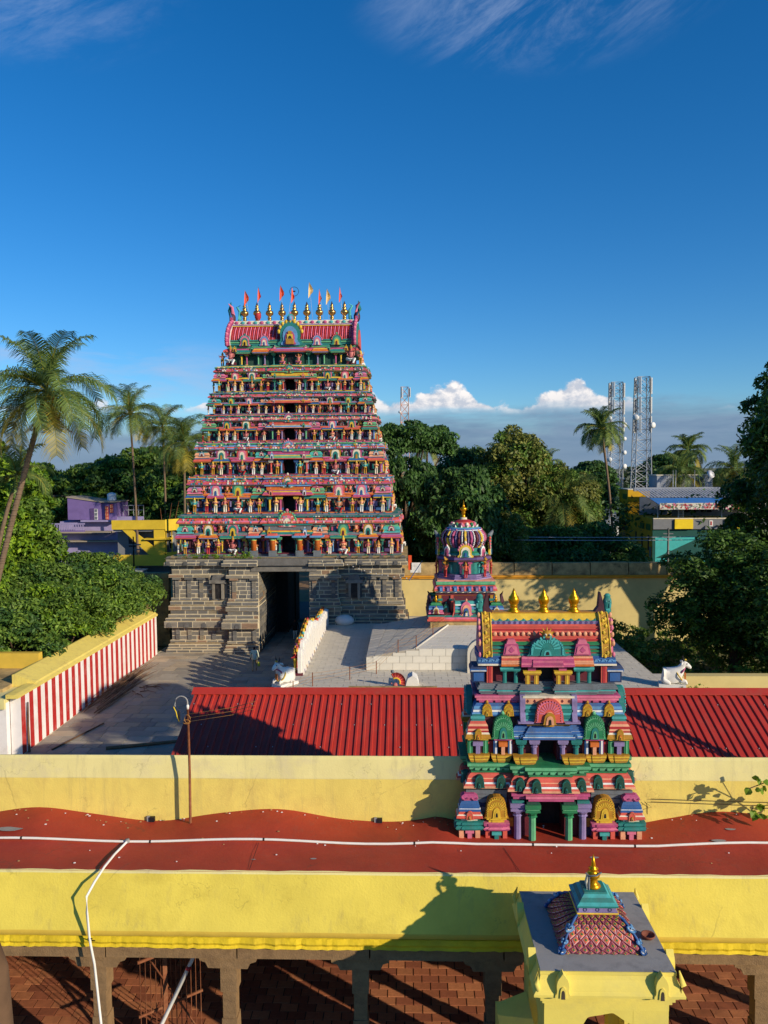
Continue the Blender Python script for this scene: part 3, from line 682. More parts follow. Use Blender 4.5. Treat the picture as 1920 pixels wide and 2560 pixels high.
for (z0, z1, out) in courses:
    for (xa, xb, yf) in ((-8.4-out, -4.05, -6.12), (-4.05-out, PW0, -6.62), (PW1, 3.8+out, -6.62), (3.8, 8.4+out, -6.12)):
        if out > .03: core.box(xa+.01, xb-.01, yf-out+.012, -6.0, z0+.005, z1-.005, 'mortar')
    flat = out < .2
    for (xa, xb, yf) in ((-8.4-out, -4.05-(0 if flat else 0), -6.12), (-4.05-out, PW0, -6.62), (PW1, 3.8+out, -6.62), (3.8+out*.3, 8.4+out, -6.12)):
        x = xa
        if PW0 <= xa < 3.8 and z1 > 6.5 or xa < PW0 and xb == PW0 and z1 > 6.5: pass
        while x < xb-.05:
            wd = rr.uniform(.42, .95) if flat else rr.uniform(.7, 1.3)
            if xb-(x+wd) < .3: wd = xb-x
            boxes.append((x+.028, x+wd-.028, yf-out, yf-out+.1, z0+.026, z1-.026, rr.choice(GR))); x += wd
base = core.build('stone_base', gop)
# pilasters on the two wall zones
for xs_, yf in (((-8.1, -7.2, -6.3, -5.4, -4.5), -6.12), ((-3.75, -2.3), -6.62), ((2.1, 3.5), -6.62), ((4.5, 5.4, 6.3, 7.2, 8.1), -6.12)):
    for x in xs_:
        for z0, z1, o_ in ((.9, 1.84, .22), (4.0, 5.34, .13)):
            zz = z0
            while zz < z1-.05:
                ze = min(z1, zz+rr.uniform(.3, .5)); boxes.append((x-.14, x+.14, yf-o_, yf, zz+.01, ze-.012, rr.choice(GR))); zz = ze
        boxes.append((x-.3, x+.3, yf-.26, yf, 5.36, 5.5, rr.choice(GR)))
pieces('stone_block', base, boxes, 300, lambda b: (0 if b[0] < 0 else 1, -(b[1]-b[0])*(b[5]-b[4])), 'stone_blocks')
# side courses (left face, right face, passage walls)
sb = []
for (z0, z1, out) in courses:
    for sx in (-1, 1):
        y = -6.1
        while y < 6.0:
            wd = rr.uniform(.6, 1.1); ye = min(6.1, y+wd); a, b_ = sorted((sx*(8.4+out), sx*8.38)); sb.append((a, b_, y+.02, ye-.02, z0+.015, z1-.015, rr.choice(GR))); y = ye
    if z1 < 5.9:
        for xw, s_ in ((PW0, 1), (PW1, -1)):
            y = -6.6
            while y < .5:
                wd = rr.uniform(.5, .9); ye = min(.5, y+wd); a, b_ = sorted((xw, xw+s_*.05)); sb.append((a, b_, y+.02, ye-.02, z0+.015, z1-.015, rr.choice(GR))); y = ye
pieces('side_block', base, sb, 0, None, 'side_blocks')
MB().box(-4.35, 3.6, -6.95, -6.3, 6.45, 6.95, 'graniteb').box(-2.5, 2.3, -6.75, -6.3, 6.0, 6.4, 'granitea').build('lintel', base)
# small niches, merlons and kudus of the stone cornice
for x in (-5.0, 5.0):
    MB().box(x-.24, x+.24, -6.40, -6.10, 4.0, 5.25, 'dark').box(x-.42, x-.24, -6.5, -6.1, 3.95, 5.1, 'granitec').box(x+.24, x+.42, -6.5, -6.1, 3.95, 5.1, 'granitec').box(x-.62, x+.62, -6.58, -6.1, 5.1, 5.34, 'granitea').box(x-.45, x+.45, -6.54, -6.1, 5.34, 5.72, 'graniteb', .12, 0).build('niche', base)
ml = MB()
for i in range(23):
    x = -8.6+i*.78
    if -4.3 < x < 3.6: continue
    ml.prism([(x+p, 6.86+q) for p, q in arch_outline(.42, .26, 6)], -6.5, -6.3, 'granited')
ml.build('merlons', base, kind='stuff')
kd = MB()
for i in range(14):
    x = -8.6+i*1.28
    if PW0-.3 < x < PW1+.3: continue
    yy = -7.24 if -4.3 < x < 4.1 else -6.74
    kd.prism([(x+p, 1.9+q) for p, q in arch_outline(.42, .36, 6)], yy, yy+.05, 'granited'); kd.prism([(x+p, 6.46+q) for p, q in arch_outline(.38, .3, 6)], -6.7 if yy > -7 else -7.1, -6.6, 'granited')
kd.build('carved_arches', base, kind='stuff')
MB().add([(-8.9, -6.6, 6.955), (8.9, -6.6, 6.955), (8.9, 6.4, 6.955), (-8.9, 6.4, 6.955)], [(0, 1, 2, 3)], 'plasterold').build('base_top', base)
# wooden doors inside the passage
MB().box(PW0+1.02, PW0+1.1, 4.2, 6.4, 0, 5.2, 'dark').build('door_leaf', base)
# ---- decorative prototypes
LIVELY = ['pink', 'coral', 'teal', 'mint', 'sky', 'yellow', 'orange', 'rose', 'lilac', 'aqua']
FIG = [figure_mesh('fig_a', 'skin', 'white', 'gold'), figure_mesh('fig_b', 'peach', 'cream', 'yellow', arms='fold'), figure_mesh('fig_c', 'skinpink', 'gold', 'yellow', arms='four'), figure_mesh('fig_d', 'skin', 'red', 'gold', arms='fold'),
       figure_mesh('fig_e', 'peach', 'white', 'gold', arms='four', wide=1.1), figure_mesh('fig_f', 'aqua', 'gold', 'yellow', arms='four'), figure_mesh('fig_g', 'skinpink', 'cream', 'yellow', trim='gold')]
SEAT = [figure_mesh('seat_a', 'skinpink', 'white', 'gold', 'maroon', True, 'four', 1.2), figure_mesh('seat_b', 'peach', 'white', 'yellow', 'red', True, 'fold', 1.2), figure_mesh('seat_c', 'skin', 'red', 'gold', 'teal', True, 'four', 1.2)]
UPF = figure_mesh('fig_up', 'skinpink', 'rose', 'gold', 'gold', True, 'up', 1.15)
FLY = figure_mesh('fig_fly', 'peach', 'gold', 'yellow', 'coral', True, 'up', 1.2)
def kmesh(cols, fl=None): return kudu(MB(), 0, 0, 0, 1, 1.1, .16, cols, fl).mesh('gable_arch')
KB = [kmesh(c, f) for c, f in ((('rose', 'teal', 'yellow', 'dark'), 'aqua'), (('teal', 'mint', 'yellow', 'maroon'), 'coral'), (('coral', 'rose', 'cream', 'teal'), 'mint'), (('gold', 'cream', 'teal', 'dark'), 'pink'), (('sky', 'rose', 'cream', 'blue'), 'rose'), (('pink', 'cream', 'teal', 'gold'), 'lilac'))]
KS = [kmesh(c) for c in (('pink', 'cream', 'maroon'), ('teal', 'mint', 'dark'), ('gold', 'yellow', 'maroon'), ('coral', 'peach', 'plum'), ('sky', 'white', 'navy'), ('lilac', 'white', 'plum'))]
def kuta(cols):
    a, b, c, d = cols; mb = MB(); sq = [(-.42, -.42), (.42, -.42), (.42, .42), (-.42, .42)]
    mb.molding(sq, [(-.08, 0, a), (-.08, .14, a), (.06, .16, b), (.10, .22, b), (.02, .34, c), (.04, .40, c), (.08, .44, d), (.0, .66, c), (-.12, .80, d), (-.22, .86, a), (-.22, .90, a)])
    mb.lathe(0, 0, [(.1, .90), (.13, .96), (.03, 1.05), (.01, 1.15)], 6, 'yellow')
    kudu(mb, 0, -.47, .36, .4, .36, .08, (b, 'cream', 'maroon')); return mb.mesh('corner_shrine')
KUTA = [kuta(c) for c in (('teal', 'pink', 'aqua', 'mint'), ('yellow', 'teal', 'rose', 'lilac'), ('coral', 'sky', 'peach', 'teal'), ('lilac', 'orange', 'mint', 'pink'))]
def pilm(c, c2): return pillar(MB(), 0, 0, 0, 1, .085, c, c2, 6).mesh('pilaster')
PIL = [pilm(*c) for c in (('orange', 'pink'), ('teal', 'mint'), ('pink', 'yellow'), ('sky', 'blue'), ('lilac', 'coral'), ('yellow', 'teal'), ('coral', 'cream'), ('mint', 'purple'))]
def bayroof(cols):
    a, b, c = cols; mb = MB(); rc = [(-.5, -.3), (.5, -.3), (.5, .3), (-.5, .3)]
    mb.molding(rc, [(-.06, 0, a), (.0, .1, a), (.08, .16, b), (.06, .3, b), (.12, .36, 'cream'), (.10, .44, c), (.02, .8, c), (-.04, 1.0, a)]); return mb.mesh('bay_eave')
BAY = [bayroof(c) for c in (('teal', 'orange', 'coral'), ('pink', 'mint', 'teal'), ('yellow', 'lilac', 'orange'), ('sky', 'coral', 'pink'), ('mint', 'yellow', 'blue'))]
def railm(c, c2):
    mb = MB().box(-.5, .5, -.05, .1, 0, .12, c).box(-.5, .5, -.05, .1, .86, 1.0, c).box(-.48, .48, 0, .08, .12, .86, c2)
    for i in range(9):
        x = -.45+i*.1; mb.box(x, x+.03, -.03, 0, .14, .84, 'cream')
    return mb.mesh('railing_panel')
RAIL = [railm(*c) for c in (('teal', 'coral'), ('pink', 'mint'), ('yellow', 'pink'), ('mint', 'lilac'))]
zt = [6.96, 10.05, 12.88, 15.48, 17.55, 19.27, 21.3]
hxs = [8.43, 7.73, 7.2, 6.68, 6.3, 5.92, 5.55]
hds = [5.15, 4.65, 4.2, 3.8, 3.45, 3.1, 2.8]
EAVE = [('coral', 'rose', 'cream'), ('pink', 'coral', 'white'), ('sky', 'coral', 'peach'), ('pink', 'peach', 'cream'), ('rose', 'coral', 'white'), ('coral', 'pink', 'cream')]
LEDGE = [('teal', 'grey'), ('sky', 'orange'), ('mint', 'pink'), ('teal', 'coral'), ('teal', 'lilac'), ('mint', 'yellow')]
WALLC = [('maroon', 'purple'), ('plum', 'blue'), ('maroon', 'deepgreen'), ('plum', 'navy'), ('maroon', 'navy'), ('plum', 'purple')]
def tier(k):
    z0, z1 = zt[k], zt[k+1]; hx, hd = hxs[k], hds[k]; h = z1-z0; rr = random.Random(100+k)
    wx, wd = hx-.42, hd-.42                    # recessed wall plane
    cw_ = .135*hx+.25
    nx, nxd = (hxs[k+1]-hx), (hds[k+1]-hd)
    e1, e2, e3 = EAVE[k]; l1, l2 = LEDGE[k]; w1, w2 = WALLC[k]
    bays = [(-.49*hx, .10*hx, .20), (.49*hx, .10*hx, .20), (0, cw_+.25, .34), (-.71*hx, .06*hx, .12), (.71*hx, .06*hx, .12), (-.285*hx, .06*hx, .14), (.285*hx, .06*hx, .14), (-.88*hx, .06*hx, .14), (.88*hx, .06*hx, .14)]
    sb = [(-.75*wd, .16*wd, .06), (0, .25*wd, .2), (.75*wd, .16*wd, .06)]
    plain = ratha(wx, wd, [b for b in bays if abs(b[0])+b[1] < wx], sb)
    body = MB()
    body.molding(plain, [(.36, z0, l1), (.40, z0+.02*h, l1), (.40, z0+.045*h, l2), (.30, z0+.05*h, l2), (.26, z0+.075*h, w1), (.0, z0+.08*h, w1)], capmat=w1)
    # wall zone with a real doorway recess in the middle
    dw = .075*hx*.62+.12
    wallp = [(-wx, -wd), (-cw_-.25, -wd), (-cw_-.25, -wd-.34), (-dw, -wd-.34), (-dw, -wd+1.4), (dw, -wd+1.4), (dw, -wd-.34), (cw_+.25, -wd-.34), (cw_+.25, -wd), (wx, -wd), (wx, wd), (-wx, wd)]
    body.molding(wallp, [(0, z0+.08*h, w1), (0, z0+.16*h, w2), (.03, z0+.17*h, w2), (.03, z0+.44*h, w1), (.06, z0+.50*h, e1)], cap=True, capmat='dark')
    body.molding(plain, [(.05, z0+.475*h, e1), (.2, z0+.48*h, e1), (.26, z0+.51*h, e2), (.2, z0+.56*h, l2), (.02, z0+.58*h, l1), (-.16, z0+.60*h, w2), (-.16, z0+.70*h, w1), (.12, z0+.72*h, 'yellow'), (.12, z0+.75*h, l2), (.22, z0+.76*h, 'maroon'), (.26, z0+.775*h, 'cream'), (.40, z0+.79*h, e3), (.38, z0+.82*h, e1), (.30, z0+.86*h, e2), (.22, z0+.90*h, e1), (.16, z0+.92*h, e1), (.28, z0+.93*h, l1), (.30, z0+.97*h, l1), (.16, z0+.975*h, l2), (.14, z1, l2)], capmat=l1)
    # black painted box in place of the unlit door interior
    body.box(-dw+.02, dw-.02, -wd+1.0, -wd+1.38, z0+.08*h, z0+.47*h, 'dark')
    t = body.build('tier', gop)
    # door frame pillars + eave
    fy = -wd-.44
    def put(name, me, x, y, z, s, rz=0): return link(name, me, t, (x, y, z), rz, s)
    ph = .40*h
    for sx in (-1, 1):
        put('pilaster', PIL[(k+1) % 8], sx*(dw+.12), fy, z0+.07*h, (.9*ph, .9*ph, ph))
        put('pilaster', PIL[(k+4) % 8], sx*(cw_+.12), fy, z0+.07*h, (.9*ph, .9*ph, ph))
        put('figure', FIG[(k+ (0 if sx < 0 else 3)) % 7], sx*(dw+cw_)/1.95, fy-.12, z0+.045*h, .44*h)
    ew = cw_+.45
    er = MB(); ep = [(-ew, -.35), (ew, -.35), (ew, .3), (-ew, .3)]
    er.molding(ep, [(-.1, 0, e1), (.08, .10, 'maroon'), (.16, .12, 'white'), (.14, .2, e2), (.02, .42, ['teal', 'pink', 'mint', 'sky', 'coral', 'teal'][k]), (-.06, .52, 'yellow'), (-.05, .58, e1), (-.12, .60, l1), (-.12, .95, l2), (.0, 1.0, e1), (.0, 1.12, l1)])
    me_ = er.mesh('door_eave'); s_ = .27*h/1.0
    put('door_eave', me_, 0, fy+.1, z0+.47*h, (1, 1, s_))
    for sx in (-1, 0, 1):
        if sx: put('small_arch', KS[(k+3+sx) % 6], sx*ew*.72, fy-.38, z0+.49*h, (.13*h, .2, .17*h))
    for sx in (-1, 1): put('railing_panel', RAIL[(k) % 4], sx*ew*.55, fy+.02, z0+.79*h, (ew*.52, .6, .15*h))
    put('gable_arch', KB[(k+2) % 6], 0, fy-.16, z0+.70*h, (.34*h if k else .42*h, .7, .30*h if k else .34*h))
    # front bays
    for sx in (-1, 1):
        put('seated_figure', SEAT[(k+(sx > 0)) % 3], sx*.49*hx, -hd-.04, z0+.04*h, .46*h)
        put('gable_arch', KB[(k+(sx > 0)) % 6], sx*.49*hx, -hd+.06, z0+.47*h, (.40*h if k else .33*h, .9, .38*h if k else .33*h))
        put('gable_arch', KB[(k+3) % 6], sx*.71*hx, -hd+.12, z0+.47*h, (.38*h if k else .31*h, .9, .37*h if k else .32*h))
        put('corner_shrine', KUTA[k % 4], sx*.915*hx, -hd+.46, z0+.47*h, (.075*hx*2.1, .95, .34*h))
        put('corner_shrine', KUTA[(k+2) % 4], sx*.285*hx, -hd+.36, z0+.47*h, (.075*hx*1.8, .8, .33*h))
        for bi, bxx in enumerate((.285, .49, .71, .915)):
            wdt = (.15, .22, .16, .17)[bi]*hx*.92
            put('bay_eave', BAY[(k+bi) % 5], sx*bxx*hx, -hd+.30, z0+.40*h, (wdt, .9, .13*h))
        for j, s in enumerate((.225, .345, .395, .445, .535, .595, .655, .765, .835, .985)):
            if s < .98: put('pilaster', PIL[(k*3+j+(sx > 0)) % 8], sx*s*hx, -hd+.28, z0+.07*h, (.62*ph, .62*ph, .86*ph))
        for j, s in enumerate((.285, .37, .62, .71, .80, .915)):
            big = .40 if k else .36
            put('figure', FIG[(k*2+j+(3 if sx > 0 else 0)+j*k) % 7], sx*s*hx, -hd-.02-(.1 if j % 2 else 0), z0+.045*h, big*h*rr.uniform(.9, 1.08))
        for j, s in enumerate((.24, .34, .60, .80, .93) if k not in (1, 2) else (.23, .31, .42, .52, .61, .70, .79, .88, .965)):
            put('small_arch', KS[(k+j+(sx > 0)) % 6], sx*s*hx, -wd-.34-(.1 if .38 < s < .6 else 0), z0+.775*h, (.14*h, .45, .14*h) if k not in (1, 2) else (.17*h, .5, .19*h))
        if k in (0, 1):
            put('flying_figure', FLY, sx*.60*hx, -hd+.12, z0+.56*h, .26*h); put('flying_figure', FLY, sx*.83*hx, -hd+.12, z0+.56*h, .25*h)
    # rows of small moulded blocks in mixed colours
    ob = MB(); PA = ('pink', 'teal', 'mint', 'rose', 'sky', 'cream', 'coral', 'lilac', 'gold', 'aqua', 'maroon', 'green', 'plum', 'white')
    def yoff(x):
        a = abs(x)
        if a < cw_+.25: return .34
        for c_, hw_, p_ in bays:
            if abs(x-c_) < hw_: return p_
        return 0
    for zf, hh, o_, st, pool in ((.012, .032, .37, .26, ('grey', 'teal', 'pink', 'mint', 'navy')), (.475, .03, .20, .17, PA), (.60, .10, .01, .30, ('plum', 'navy', 'teal', 'coral', 'pink', 'deepgreen', 'blue', 'gold')), (.74, .022, .13, .15, ('cream', 'maroon', 'gold', 'teal')), (.795, .05, .39, .21, ('rose', 'peach', 'white', 'teal', 'cream', 'coral', 'sky')), (.855, .045, .31, .18, ('rose', 'mint', 'cream', 'lilac', 'teal', 'gold')), (.66, .05, -.10, .22, ('teal', 'plum', 'mint', 'maroon', 'blue', 'rose')), (.20, .14, .05, .24, ('navy', 'teal', 'plum', 'deepgreen', 'purple', 'lilac')), (.935, .03, .29, .24, ('teal', 'mint', 'grey', 'sky', 'cream'))):
        x = -wx
        while x < wx:
            w_ = st*rr.uniform(.7, 1.1)
            if rr.random() < .78 and not (zf in (.20, .66) and abs(x+w_*.3) < dw+.16):
                yy = -wd-yoff(x+w_*.3)-o_; z_ = z0+zf*h; ob.box(x, x+w_*.62, yy-.035, yy+.06, z_, z_+hh*h*rr.uniform(.8, 1.1), rr.choice(pool))
            x += w_
        y = -wd
        while y < wd:
            w_ = st*rr.uniform(.8, 1.2); ob.box(wx+o_-.05, wx+o_+.035, y, y+w_*.62, z0+zf*h, z0+(zf+hh)*h, rr.choice(pool)); y += w_
    ob.build('moulded_blocks', t, kind='stuff')
    for sx in (-1, 1):
        for j, s in enumerate((.385, .60, .80)): put('small_arch', KS[(k+j*2+(sx > 0)) % 6], sx*s*hx, -wd-.10, z0+.585*h, (.17*h, .5, .17*h))
        for j, s in enumerate((.36, .42, .56, .63, .78)): put('half_pilaster', PIL[(k+j*2) % 8], sx*s*hx, -wd-.06, z0+.60*h, (.5*ph, .4*ph, .16*h))
    # side faces
    for sx in (1, -1):
        rz = sx*PI/2
        for j, s in enumerate((-.86, -.5, 0, .5, .86) if sx > 0 else (-.86, -.3)):
            put('figure' if j != 2 else 'seated_figure', (FIG[(k+j*2) % 7] if j != 2 else SEAT[k % 3]), sx*(hx+.04), s*hd, z0+.045*h, .42*h, rz)
        for j, s in enumerate((-.68, -.05, .68)):
            put('gable_arch', KB[(k+j+1) % 6], sx*(hx-.16), s*hd, z0+.50*h, (.3*h, .7, .27*h), rz)
        for s in (-.88, .88) if sx > 0 else (-.88,):
            put('bay_eave', BAY[(k+2) % 5], sx*(hx-.25), s*hd, z0+.40*h, (.8, .9, .13*h), rz)
        for j, s in enumerate((-.6, -.2, .2, .6)): put('small_arch', KS[(k+j) % 6], sx*(hx+.02), s*hd, z0+.775*h, (.15*h, .45, .15*h), rz)
        for j, s in enumerate((-.95, -.74, -.36, .36, .74)):
            if sx > 0: put('pilaster', PIL[(k+j) % 8], sx*(hx-.28), s*hd, z0+.07*h, (.62*ph, .62*ph, .86*ph), rz)
    return t
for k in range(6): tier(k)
# first tier open porch pillars before the doorway
porch = MB().box(-3.1, 2.7, -6.1, -5.2, 6.97, 7.02, 'grey').build('porch_floor', gop)
for x, c in ((-2.45, 'orange'), (-1.05, 'orange'), (.95, 'orange'), (2.25, 'orange')):
    mb = MB().box(-.26, .26, -.26, .26, 0, .45, 'grey').lathe(0, 0, [(.2, .45, c), (.2, 1.15, c), (.23, 1.18, 'red'), (.2, 1.22, 'yellow'), (.26, 1.34, 'mint'), (.3, 1.42, 'mint')], 10).box(-.5, .5, -.4, .4, 1.42, 1.56, 'sky').box(-.36, .36, -.3, .3, 1.56, 1.70, 'coral', .05, .05)
    mb.build('porch_pillar', gop, (x, -5.75, 6.98))
# ---- top storey (griva) and barrel roof
z0 = zt[6]
tp = MB(); pl = ratha(4.75, 2.0, [(0, 1.0, .3), (-2.3, .5, .12), (2.3, .5, .12)], [(0, .8, .1)])
tp.molding(ratha(5.2, 2.5, [(0, 1.2, .3)]), [(.1, z0, 'teal'), (.12, z0+.1, 'teal'), (.0, z0+.12, 'grey')], capmat='grey')
tp.molding(pl, [(0, z0+.1, 'maroon'), (0, z0+1.05, 'deepgreen')], capmat='maroon')
tp.molding(pl, [(.05, z0+1.0, 'pink'), (.28, z0+1.08, 'teal'), (.50, z0+1.16, 'white'), (.46, z0+1.30, 'coral'), (.30, z0+1.42, 'pink'), (.18, z0+1.46, 'maroon'), (.22, z0+1.58, 'mint'), (.15, z0+1.70, 'teal')], capmat='teal')
top = tp.build('top_storey', gop)
def put(name, me, x, y, z, s, rz=0, par=top): return link(name, me, par, (x, y, z), rz, s)
MB().box(-.24, .24, -2.36, -1.9, z0+.1, z0+.98, 'dark').build('doorway', top)  # solid block painted black for the shade of an open door
for sx in (-1, 1):
    put('seated_figure', UPF, sx*.62, -2.62, z0+.1, .98)
    for j, x in enumerate((1.35, 2.05, 2.55, 3.45, 3.85)): put('pilaster', PIL[(j*3+1) % 8], sx*x, -2.25, z0+.12, (.8, .8, .92))
    put('bay_eave', BAY[2], sx*2.3, -2.4, z0+.95, (1.05, .9, .40)); put('bay_eave', BAY[1], sx*3.65, -2.3, z0+.95, (.95, .9, .40))
    put('seated_figure', SEAT[0], sx*4.65, -2.5, z0+.12, 1.55); put('figure', FIG[2], sx*5.35, -2.2, z0+.1, 1.1)
    put('seated_figure', SEAT[1], sx*5.3, 0, z0+.1, 1.4, sx*PI/2); put('figure', FIG[0], sx*5.35, 1.4, z0+.1, 1.0, sx*PI/2)
    for j, x in enumerate((1.2, 2.95, 4.3)): put('small_arch', KS[j], sx*x, -2.62, z0+1.14, (.36, .5, .34))
    put('gable_arch', KB[0 if sx < 0 else 1], sx*3.55, -2.35, z0+1.6, (.85, .8, .75)); put('gable_arch', KB[4], sx*2.05, -2.35, z0+1.6, (.78, .8, .72))
put('bay_eave', BAY[3], 0, -2.5, z0+1.0, (2.1, 1.1, .36))
zb = z0+1.70
def barrel(zb, hw, hy, ht, n=12, pw=.8):
    return [(-hy*(math.cos(PI*i/n) if abs(math.cos(PI*i/n)) > 1e-6 else 0)*(1.0), zb+ht*(abs(math.sin(PI*i/n))**pw)) for i in range(n+1)]
HB, HYB = 2.12, 2.15
prof = [(-HYB, zb), (-HYB*1.04, zb+.3), (-HYB*.98, zb+.7), (-HYB*.84, zb+1.15), (-HYB*.62, zb+1.55), (-HYB*.36, zb+1.86), (-HYB*.16, zb+2.02), (HYB*.16, zb+2.02), (HYB*.36, zb+1.86), (HYB*.62, zb+1.55), (HYB*.84, zb+1.15), (HYB*.98, zb+.7), (HYB*1.04, zb+.3), (HYB, zb)]
mb = MB().prism(prof, -4.7, 4.7, 'red', 'x')
for i in range(len(prof)-1): pass
roof = mb.build('barrel_roof', gop)
rb = MB(); nrib = 62
for i in range(nrib):
    x = -4.55+9.1*i/(nrib-1)
    rb.tube([(x, p*1.01, q) for p, q in prof[1:6]], .052, 4, ('rose' if i % 2 else 'red'), False)
rb.build('roof_ribs', roof, kind='stuff')
for zz, yy, c, hh in ((zb-.02, -HYB*1.05, 'teal', .12), (zb+.14, -HYB*1.06, 'mint', .1), (zb+.28, -HYB*1.07, 'teal', .1), (zb+1.55, -HYB*.66, 'yellow', .07), (zb+1.64, -HYB*.60, 'lilac', .10)):
    MB().box(-4.75, 4.75, yy-.04, yy+.2, zz, zz+hh, c).build('roof_band', roof)
mb = MB().box(-4.75, 4.75, -.95, .95, zb+1.76, zb+2.16, 'cream', 0, .35)
for i in range(19):
    x = -4.5+i*.5; mb.ball((x, -.86, zb+1.95), .17, ('pink', 'aqua')[i % 2], 6, sy=.4, sz=.8)
mb.build('ridge_band', roof)
# central great arch on the roof
mb = MB(); kudu(mb, 0, -2.45, zb-.15, 1.95, 1.95, .35, ('teal', 'sky', 'pink', 'dark'), 'yellow'); mb.box(-.3, .3, -2.85, -2.6, zb-.05, zb+.35, 'gold').box(-.22, .22, -2.8, -2.6, zb+.35, zb+.7, 'yellow').box(-.14, .14, -2.8, -2.6, zb+.7, zb+.95, 'gold')
kudu(mb, 0, -2.3, zb+1.75, .7, .6, .2, ('aqua', 'rose', 'yellow')); mb.build('great_arch', roof)
# gable ends with horned lion masks
for sx in (-1, 1):
    mb = MB()
    gp = [(p*1.16, zb-.05+(q-zb)*1.06) for p, q in prof]
    a0, a1 = sorted((sx*4.7, sx*5.02)); mb.prism(gp, a0, a1, 'white', 'x', 'pink')
    gp2 = [(p*1.0, zb+.0+(q-zb)*.95) for p, q in prof]; a0, a1 = sorted((sx*5.02, sx*5.12)); mb.prism(gp2, a0, a1, 'teal', 'x')
    gp3 = [(p*.6, zb+(q-zb)*.7) for p, q in prof]; a0, a1 = sorted((sx*5.12, sx*5.22)); mb.prism(gp3, a0, a1, 'coral', 'x')
    for i in range(1, 9):
        t_ = prof[min(i//1, len(prof)-1)] if i < 7 else prof[7]
    for i in range(16):
        f_ = i/15; j = f_*(len(prof)-1)/2; a = int(j); b_ = min(a+1, len(prof)-1); p = prof[a][0]*(1-(j-a))+prof[b_][0]*(j-a); q = prof[a][1]*(1-(j-a))+prof[b_][1]*(j-a)
        mb.ball((sx*4.93, p*1.2, zb+(q-zb)*1.08), .15, 'rose' if i % 2 else 'pink', 5)
    mb.ball((sx*4.98, -.1, zb+2.45), .34, 'plum', 8, sx=.8, sy=.9, sz=1.3); mb.box(sx*4.98-.10, sx*4.98+.10, -.6, -.25, zb+2.25, zb+2.45, 'pink'); mb.ball((sx*5.08, -.4, zb+2.6), .08, 'gold', 6)
    mb.tube([(sx*5.0, 0, zb+2.5), (sx*5.2, .0, zb+3.1), (sx*5.1, 0, zb+3.75)], [.24, .17, .03], 6, 'teal').tube([(sx*4.92, -.1, zb+2.7), (sx*4.98, -.2, zb+3.3), (sx*5.25, -.2, zb+3.6)], [.16, .12, .03], 6, 'rose'); mb.tube([(sx*4.7, 0, zb+2.0), (sx*4.42, 0, zb+2.4), (sx*4.40, 0, zb+3.0), (sx*4.62, 0, zb+3.35), (sx*4.35, 0, zb+3.5)], [.16, .15, .12, .09, .03], 6, 'aqua')
    mb.tube([(sx*4.98, -.3, zb+2.3), (sx*5.1, -.55, zb+2.9)], [.14, .02], 5, 'blue')
    mb.build('gable_end', roof)
def kalasam(s, mat):
    return MB().lathe(0, 0, [(.26*s, 0), (.27*s, .06*s), (.16*s, .12*s), (.14*s, .28*s), (.2*s, .34*s), (.1*s, .40*s), (.12*s, .46*s), (.30*s, .62*s), (.33*s, .74*s), (.28*s, .88*s), (.12*s, .98*s), (.2*s, 1.06*s), (.16*s, 1.14*s), (.08*s, 1.2*s), (.17*s, 1.28*s), (.1*s, 1.36*s), (.02*s, 1.62*s)], 12, mat).mesh('finial')
km = kalasam(.98, 'brassmetal'); kr = kalasam(.98, 'brassmetal')
for i in range(9):
    o = link('finial', km, roof, (-4.02+i*1.0, 0, zb+2.14))
    if i == 1: MB().ball((.08, -.1, .5), .27, 'red', 8, sz=1.5).build('red_cloth', o)
mb = MB().tube([(0, 0, 1.5), (0, 0, 2.05)], .02, 5, 'steel')
mb.tube([(.36*math.cos(2*PI*i/20), 0, 2.4+.36*math.sin(2*PI*i/20)) for i in range(21)], .02, 5, 'blackcable'); mb.box(-.1, .1, -.02, .02, 2.36, 2.46, 'blackcable')
mb.build('ring_ornament', roof, (-.02, 0, zb+2.14))
# flags tied on poles beside the finials
ftop = [(-3.92, 1.35, 'flagorange', 'leftmost'), (-2.85, 1.62, 'flagorange', 'second from left, slim'), (-1.08, 1.72, 'flagorange', 'third from left, upright'), (-.15, 1.55, 'flagorange', 'folded'), (1.22, 1.92, 'flagcream', 'tallest cream'), (2.02, 1.4, 'flagorange', 'small, sixth from left,'), (2.62, 1.38, 'flagcream', 'drooping cream'), (3.65, 1.55, 'flagorange', 'rightmost')]
for i, (x, h_, c, lb) in enumerate(ftop):
    f = thing('flag', '%s %s pennant on a thin pole above the great tower ridge' % (lb, 'orange' if c == 'flagorange' else 'pale'), 'flag', (GX+x, GY-.25, zb+2.3), 0, 'pennants on the great tower ridge')
    MB().tube([(rr.uniform(-.35, .35), 0, 0), (0, 0, h_+1.0)], .013, 4, 'galv').build('pole', f)
    mb = MB(); a = rr.uniform(-.12, .12)
    mb.add([(0, 0, h_+1.0), (.2+a, .05, h_+.45), (.26+a*.5, -.04, h_+.2), (.05, .06, h_-.05), (-.08, 0, h_-.3), (-.05, -.05, h_+.3), (.07, .12, h_+.35)], [(0, 5, 6, 1), (5, 4, 3, 6), (6, 3, 2, 1), (0, 1, 6)], c)
    mb.build('cloth', f)
